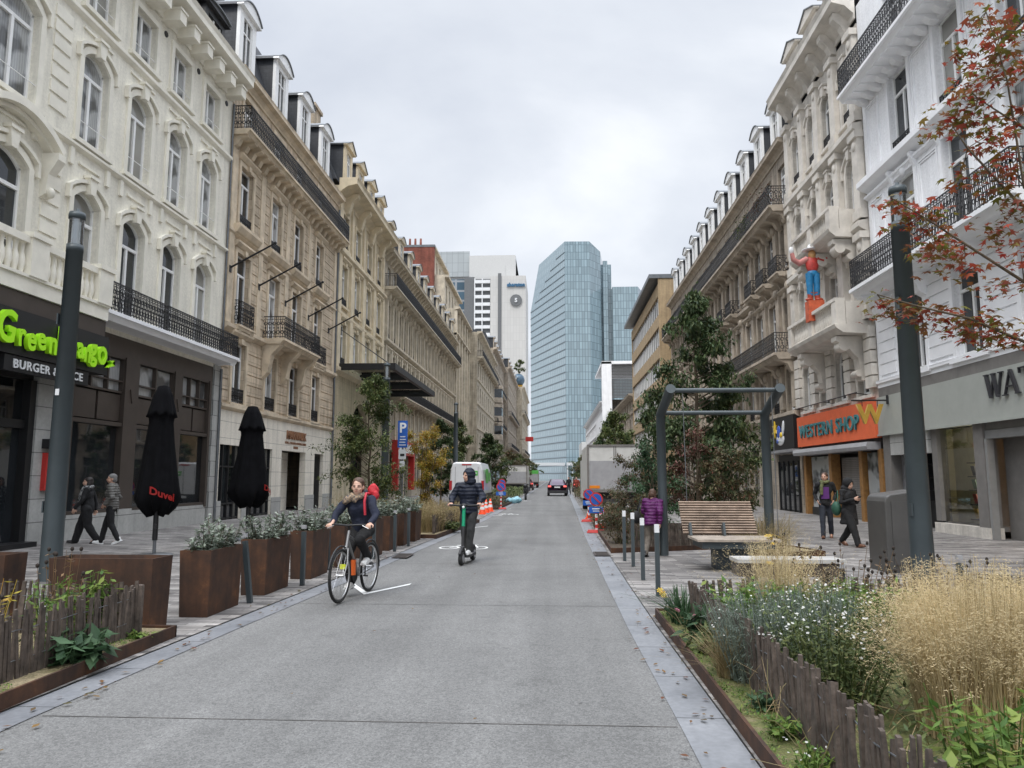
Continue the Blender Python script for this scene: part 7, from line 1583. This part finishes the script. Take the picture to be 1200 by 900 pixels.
def walk(hs=1.0, st=.33, arm='pocket', lean=0):
    """a striding pose; right leg forward"""
    h = hs; P = dict(pel=(0, 0, .93 * h), chest=(0, .01 + lean * .5, 1.24 * h), neck=(0, .01 + lean, 1.44 * h), head=(0, .035 + lean * 1.1, 1.57 * h), shL=(-.175, lean, 1.39 * h), shR=(.175, lean, 1.39 * h),
                     hiL=(-.085, 0, .88 * h), hiR=(.085, 0, .88 * h), knR=(.09, st * .62, .50 * h), anR=(.09, st, .10), footR=(0, 1, .18), knL=(-.09, -st * .22, .48 * h), anL=(-.09, -st * 1.05, .15), footL=(0, 1, -.5))
    if arm == 'pocket': P.update(elL=(-.27, -.08, 1.13 * h), elR=(.27, -.08, 1.13 * h), wrL=(-.20, .10, .98 * h), wrR=(.20, .10, .98 * h), handL=((.3, .5, -.8), (1, 0, 0), .3), handR=((-.3, .5, -.8), (-1, 0, 0), .3))
    elif arm == 'phone': P.update(elL=(-.24, .02, 1.12 * h), elR=(.24, .02, 1.12 * h), wrL=(-.07, .24, 1.20 * h), wrR=(.07, .24, 1.20 * h), handL=((.4, .7, .4), (1, 0, .3), .7), handR=((-.4, .7, .4), (-1, 0, .3), .7))
    else: P.update(elL=(-.24, .06, 1.12 * h), elR=(.24, -.10, 1.12 * h), wrL=(-.23, .22, .92 * h), wrR=(.24, -.12, .86 * h), handL=((0, .3, -1), (1, 0, 0), .4), handR=((0, .1, -1), (-1, 0, 0), .4))
    return P
person('woman in black with grey plaid scarf walking left past the restaurant', -11.35, 17.75, rad(108), walk(.95, .24, 'swing'), dict(top='black', leg='black', shoe='dshoe', puff=0, tw=1.35), hair='dark', hl='bob', scarf='plaid', yaw=.35, seed=1)
person('man in grey quilted jacket and white shoes walking past the restaurant', -10.66, 17.6, rad(106), walk(1.0, .20, 'pocket'), dict(top='gpuff', leg='black', shoe='white', puff=1), hair='grey', hl='short', yaw=.4, skin=1, seed=2)
p_ = person('bearded man in black jacket with olive scarf before the shutter', 7.25, 20.3, rad(158), walk(1.03, .20, 'pocket'), dict(top='black', leg='jeans', shoe='brown', puff=0), hair='brown', hl='short', scarf='olive', yaw=-.25, skin=1, seed=3)
m = MB(); m.box(-.1, .1, .135, .15, 1.05, 1.36); m.build('shirt_front', CLO['violet'], p_)
person('person in long black coat looking down at a phone', 6.95, 18.0, rad(205), walk(.92, .30, 'phone'), dict(top='black', leg='black', shoe='brown', puff=0, tw=1.2), hair='dark', hood='black', coat=.52, yaw=.1, pitch=-.25, fat=1.15, seed=4)
m = MB(); m.cbox((0, 0, 0), (.075, .15, .012), Matrix.Rotation(.7, 3, 'X')); tag(m.build('phone', M['black'], None, (6.95 + .30 * sin(rad(25)) , 18.0 - .30 * cos(rad(25)), 1.13), rad(205)), 'dark phone held in both hands by the black coated person', 'phone')
hb = thing('shoulder_bag', 'dark green shoulder bag beside the black coated person', 'bag', (6.72, 18.15, 0)); m = MB(); m.ell((0, 0, .88), (.10, .16, .17)); m.build('pouch', CLO['grn'], hb); m = MB(); m.tube([(0, -.12, .98), (.05, 0, 1.3), (0, .12, .98)], .012, 6); m.build('strap', CLO['grn'], hb)
P = walk(.93, .20, 'swing', .14); P['knL'] = (-.09, .02, .46); P['anL'] = (-.09, -.2, .13); P['elL'] = (-.22, .14, 1.05); P['wrL'] = (-.14, .30, .93)
person('walker in purple quilted coat seen from behind by the bollards', 2.02, 15.5, rad(-22), P, dict(top='purple', leg='tan', shoe='dshoe', puff=1, hem=-.14), hair='brown', hl='bob', face=False, pitch=-.35, fat=1.05, seed=5).scale = (.86, .86, .86)
m = MB(); m.ell((0, 0, 0), (.09, .17, .13)); m.tube([(0, .14, .05), (.1, 0, .42), (0, -.14, .05)], .012, 6); o = m.build('shoulder_bag', CLO['black'], None, (1.72, 15.45, .80)); tag(o, 'black shoulder bag at the hip of the purple coated walker', 'bag')
# distant walkers
for i, (x, y, top, s, rz) in enumerate(((-3.6, 88, 'black', 'distant walker in black on the left kerb', 0), (2.0, 62, 'rust', 'distant walker in rust red beside the far hedge', 180), (1.6, 72, 'black', 'distant dark walker standing right of the car', 170), (-4.0, 100, 'purple', 'distant walker in violet far left', 10), (-2.8, 92, 'jeans', 'distant walker in blue on the road edge', 20), (2.9, 92, 'violet', 'distant walker in violet far right', 200))):
    person(s, x, y, rad(rz), walk(1, .22, 'swing'), dict(top=top, leg='jeans', shoe='dshoe', puff=0), face=False, hair='dark', seed=i + 9)
# ---- bicycle and rider
bk = thing('bicycle', 'silver city bicycle ridden towards the camera', 'bicycle', (-2.67, 10.14, .004), rad(172.8))
M['tyre'] = plain('tyre', (.015, .015, .015), .8); M['silver'] = plain('silver frame paint', (.28, .28, .28), .35, .6); M['spoke'] = plain('spoke steel', (.5, .5, .5), .3, .9)
def bwheel(par, y, r=.345, steer=0):
    w = ob('wheel', None, par); tm = MB(); tm.tube([(0, y + (r - .02) * cos(2 * PI * k / 36), r + (r - .02) * sin(2 * PI * k / 36)) for k in range(37)], .019, 8, 0, False)
    m2 = MB(); m2.tube([(0, y + (r - .048) * cos(2 * PI * k / 36), r + (r - .048) * sin(2 * PI * k / 36)) for k in range(37)], .011, 6, 0, False)
    for k in range(20): a = 2 * PI * k / 20; m2.tube([((-1) ** k * .03, y + .02 * cos(a + .6), r + .02 * sin(a + .6)), (0, y + (r - .05) * cos(a), r + (r - .05) * sin(a))], .0016, 3, 0, False)
    m2.tube([(-.05, y, r), (.05, y, r)], .018, 8); bpy.data.objects.remove(w); o = tm.build('wheel', M['tyre'], par); m2.build('rim', M['spoke'], o); return o
w1_ = bwheel(bk, .52); bwheel(bk, -.52)
m = MB(); T = lambda a, c, r=.016: m.tube([a, c], r, 8)
T((0, .30, .80), (0, -.12, .27), .019); T((0, .27, .84), (0, -.2, .66)); T((0, -.12, .27), (0, -.23, .74)); T((0, .26, .90), (0, .34, .68), .02)
for s in (-1, 1): T((0, -.2, .66), (s * .06, -.52, .345), .009); T((0, -.12, .27), (s * .06, -.52, .345), .009)
m.build('frame', M['silver'], bk)
m = MB(); m.tube([(0, .34, .70), (0, .36, .66)], .022, 8)
for s in (-1, 1): m.tube([(s * .03, .35, .68), (s * .055, .42, .5), (s * .055, .52, .345)], [.014, .012, .009], 8)
m.build('fork', M['silver'], bk)
m = MB(); m.tube([(0, .26, .88), (0, .28, .98)], .014, 8); m.tube([(-.29, .24, .97), (-.2, .28, .98), (0, .31, .97), (.2, .28, .98), (.29, .24, .97)], .012, 8); m.build('handlebar', M['black'], bk)
m = MB()
for s in (-1, 1): m.tube([(s * .2, .30, .97), (s * .29, .31, .93)], .006, 5)
m.build('brake_lever', M['spoke'], bk)
m = MB(); m.ell((0, -.25, .83), (.08, .14, .035)); m.ell((0, -.12, .83), (.03, .1, .025)); m.build('saddle', M['black'], bk); m = MB(); T((0, -.23, .72), (0, -.245, .81), .012); m.build('seat_post', M['spoke'], bk)
m = MB(); m.tube([(-.07, -.12, .27), (-.13, -.12, .27)], .012); m.tube([(.09, -.12, .27), (.09, -.12, .10)], .01, 6); m.tube([(-.09, -.12, .27), (-.09, -.12, .44)], .01, 6); m.cbox((.14, -.12, .10), (.1, .09, .02)); m.cbox((-.14, -.12, .44), (.1, .09, .02)); m.lathe([(.0, 0), (.09, 0), (.09, .004), (0, .004)], (0, 0, 0), 20) if False else None; m.tube([(.05, -.12, .27), (.056, -.12, .27)], .09, 20); m.build('crank', M['dgrey'], bk)
m = MB(); m.box(-.03, .03, .06, .1, .3, .5); m.build('bottle', plain('orange bottle', (.65, .12, .02), .4), bk); m = MB(); m.box(-.04, .04, .42, .44, .42, .48); m.build('reflector', plain('yellow reflector', (.7, .75, .05), .3), bk)
m = MB(); m.tube([(0, .52 + .375 * cos(a), .345 + .375 * sin(a)) for a in [rad(q) for q in range(20, 150, 12)]], .012, 5); m.tube([(0, -.52 + .375 * cos(a), .345 + .375 * sin(a)) for a in [rad(q) for q in range(30, 190, 12)]], .014, 5); m.build('mudguard', M['dgrey'], bk)
P = dict(pel=(0, -.24, .93), chest=(0, -.12, 1.17), neck=(0, -.05, 1.34), head=(0, -.01, 1.475), shL=(-.18, -.06, 1.30), shR=(.18, -.06, 1.30), elL=(-.285, .03, 1.10), elR=(.285, .03, 1.10), wrL=(-.27, .19, .995), wrR=(.27, .19, .995), handL=((0, .9, -.2), (0, -.3, -1), 1.0), handR=((0, .9, -.2), (0, -.3, -1), 1.0),
         hiL=(-.08, -.22, .88), hiR=(.08, -.22, .88), knL=(-.11, .16, .78), anL=(-.12, -.12, .54), footL=(0, 1, -.15), knR=(.1, .10, .52), anR=(.12, -.14, .20), footR=(0, 1, -.1))
cy = person('woman in navy jacket with checked scarf riding the bicycle', -2.67, 10.14, rad(172.8), P, dict(top='navy', leg='black', shoe='white', puff=0), vox=.009, hair='brown', hl='bun', scarf='check', yaw=.15, seed=7)
bp = thing('backpack', 'red backpack on the back of the cyclist', 'backpack', (-2.67, 10.14, 0), rad(172.8))
m = MB(); m.ell((0, -.27, 1.24), (.15, .11, .2)); remesh(m, 'pack', plain('dark pack', (.02, .02, .03), .8), bp, .015, 1); m = MB(); m.ell((-.15, -.2, 1.42), (.08, .08, .1)); m.ell((-.2, -.17, 1.36), (.05, .05, .07)); remesh(m, 'top_flap', plain('red fabric', (.45, .02, .03), .7, var=.3, sc=14), bp, .012, 1, .012, 16)
m = MB()
for s in (-1,): m.tube([(s * .12, -.14, 1.38), (s * .125, .0, 1.39), (s * .13, .065, 1.28), (s * .13, .03, 1.1)], .018, 6)
m.build('strap', plain('red strap', (.5, .03, .05), .6), bp)
# ---- kick scooter and rider
sc_ = thing('kick_scooter', 'electric kick scooter with green stem ridden on the road', 'kick scooter', (-1.62, 14.3, .004), rad(173))
M['green'] = plain('scooter green', (.01, .30, .15), .35)
m = MB(); m.tube([(0, .38, .30), (0, .335, .72)], .028, 10); m.build('lower_stem', M['dgrey'], sc_); m = MB(); m.tube([(0, .335, .70), (0, .295, 1.04)], .032, 12); m.build('stem', M['green'], sc_)
m = MB(); m.tube([(-.29, .26, 1.09), (-.1, .29, 1.08), (.1, .29, 1.08), (.29, .26, 1.09)], .017, 8); m.ell((0, .3, 1.08), (.07, .04, .04)); m.build('handlebar', M['black'], sc_); m = MB(); m.ell((0, .345, 1.05), (.025, .02, .025)); m.build('headlight', M['whitep'], sc_)
m = MB(); m.box(-.09, .09, -.36, .26, .12, .17); m.tube([(0, .26, .15), (0, .4, .34)], .04, 8); o = m.build('deck', M['dgrey'], sc_)
for y in (.46, -.46): wheel(sc_, 0, y, .125, .07)
m = MB(); m.tube([(0, .46 + .16 * cos(a), .125 + .16 * sin(a)) for a in [rad(q) for q in range(30, 170, 14)]], .03, 6); m.tube([(0, -.46 + .16 * cos(a), .125 + .16 * sin(a)) for a in [rad(q) for q in range(20, 170, 14)]], .03, 6); m.build('mudguard', M['dgrey'], sc_)
P = dict(pel=(0, -.12, 1.02), chest=(0, -.08, 1.30), neck=(0, -.05, 1.49), head=(0, -.02, 1.635), shL=(-.19, -.06, 1.44), shR=(.19, -.06, 1.44), elL=(-.30, .02, 1.22), elR=(.30, .02, 1.22), wrL=(-.27, .17, 1.13), wrR=(.27, .17, 1.13), handL=((0, .9, -.25), (0, -.3, -1), 1.0), handR=((0, .9, -.25), (0, -.3, -1), 1.0),
         hiL=(-.085, -.1, .96), hiR=(.085, -.12, .96), knL=(-.075, .05, .60), anL=(-.055, .08, .26), footL=(.1, 1, 0), knR=(.09, -.1, .6), anR=(.05, -.2, .26), footR=(.3, 1, 0))
person('hooded rider in navy puffer jacket standing on the scooter', -1.62, 14.3, rad(173), P, dict(top='npuff', leg='gjean', shoe='white', puff=1, tw=1.05), vox=.009, hair='dark', hood='npuff', yaw=-.75, skin=1, seed=8)
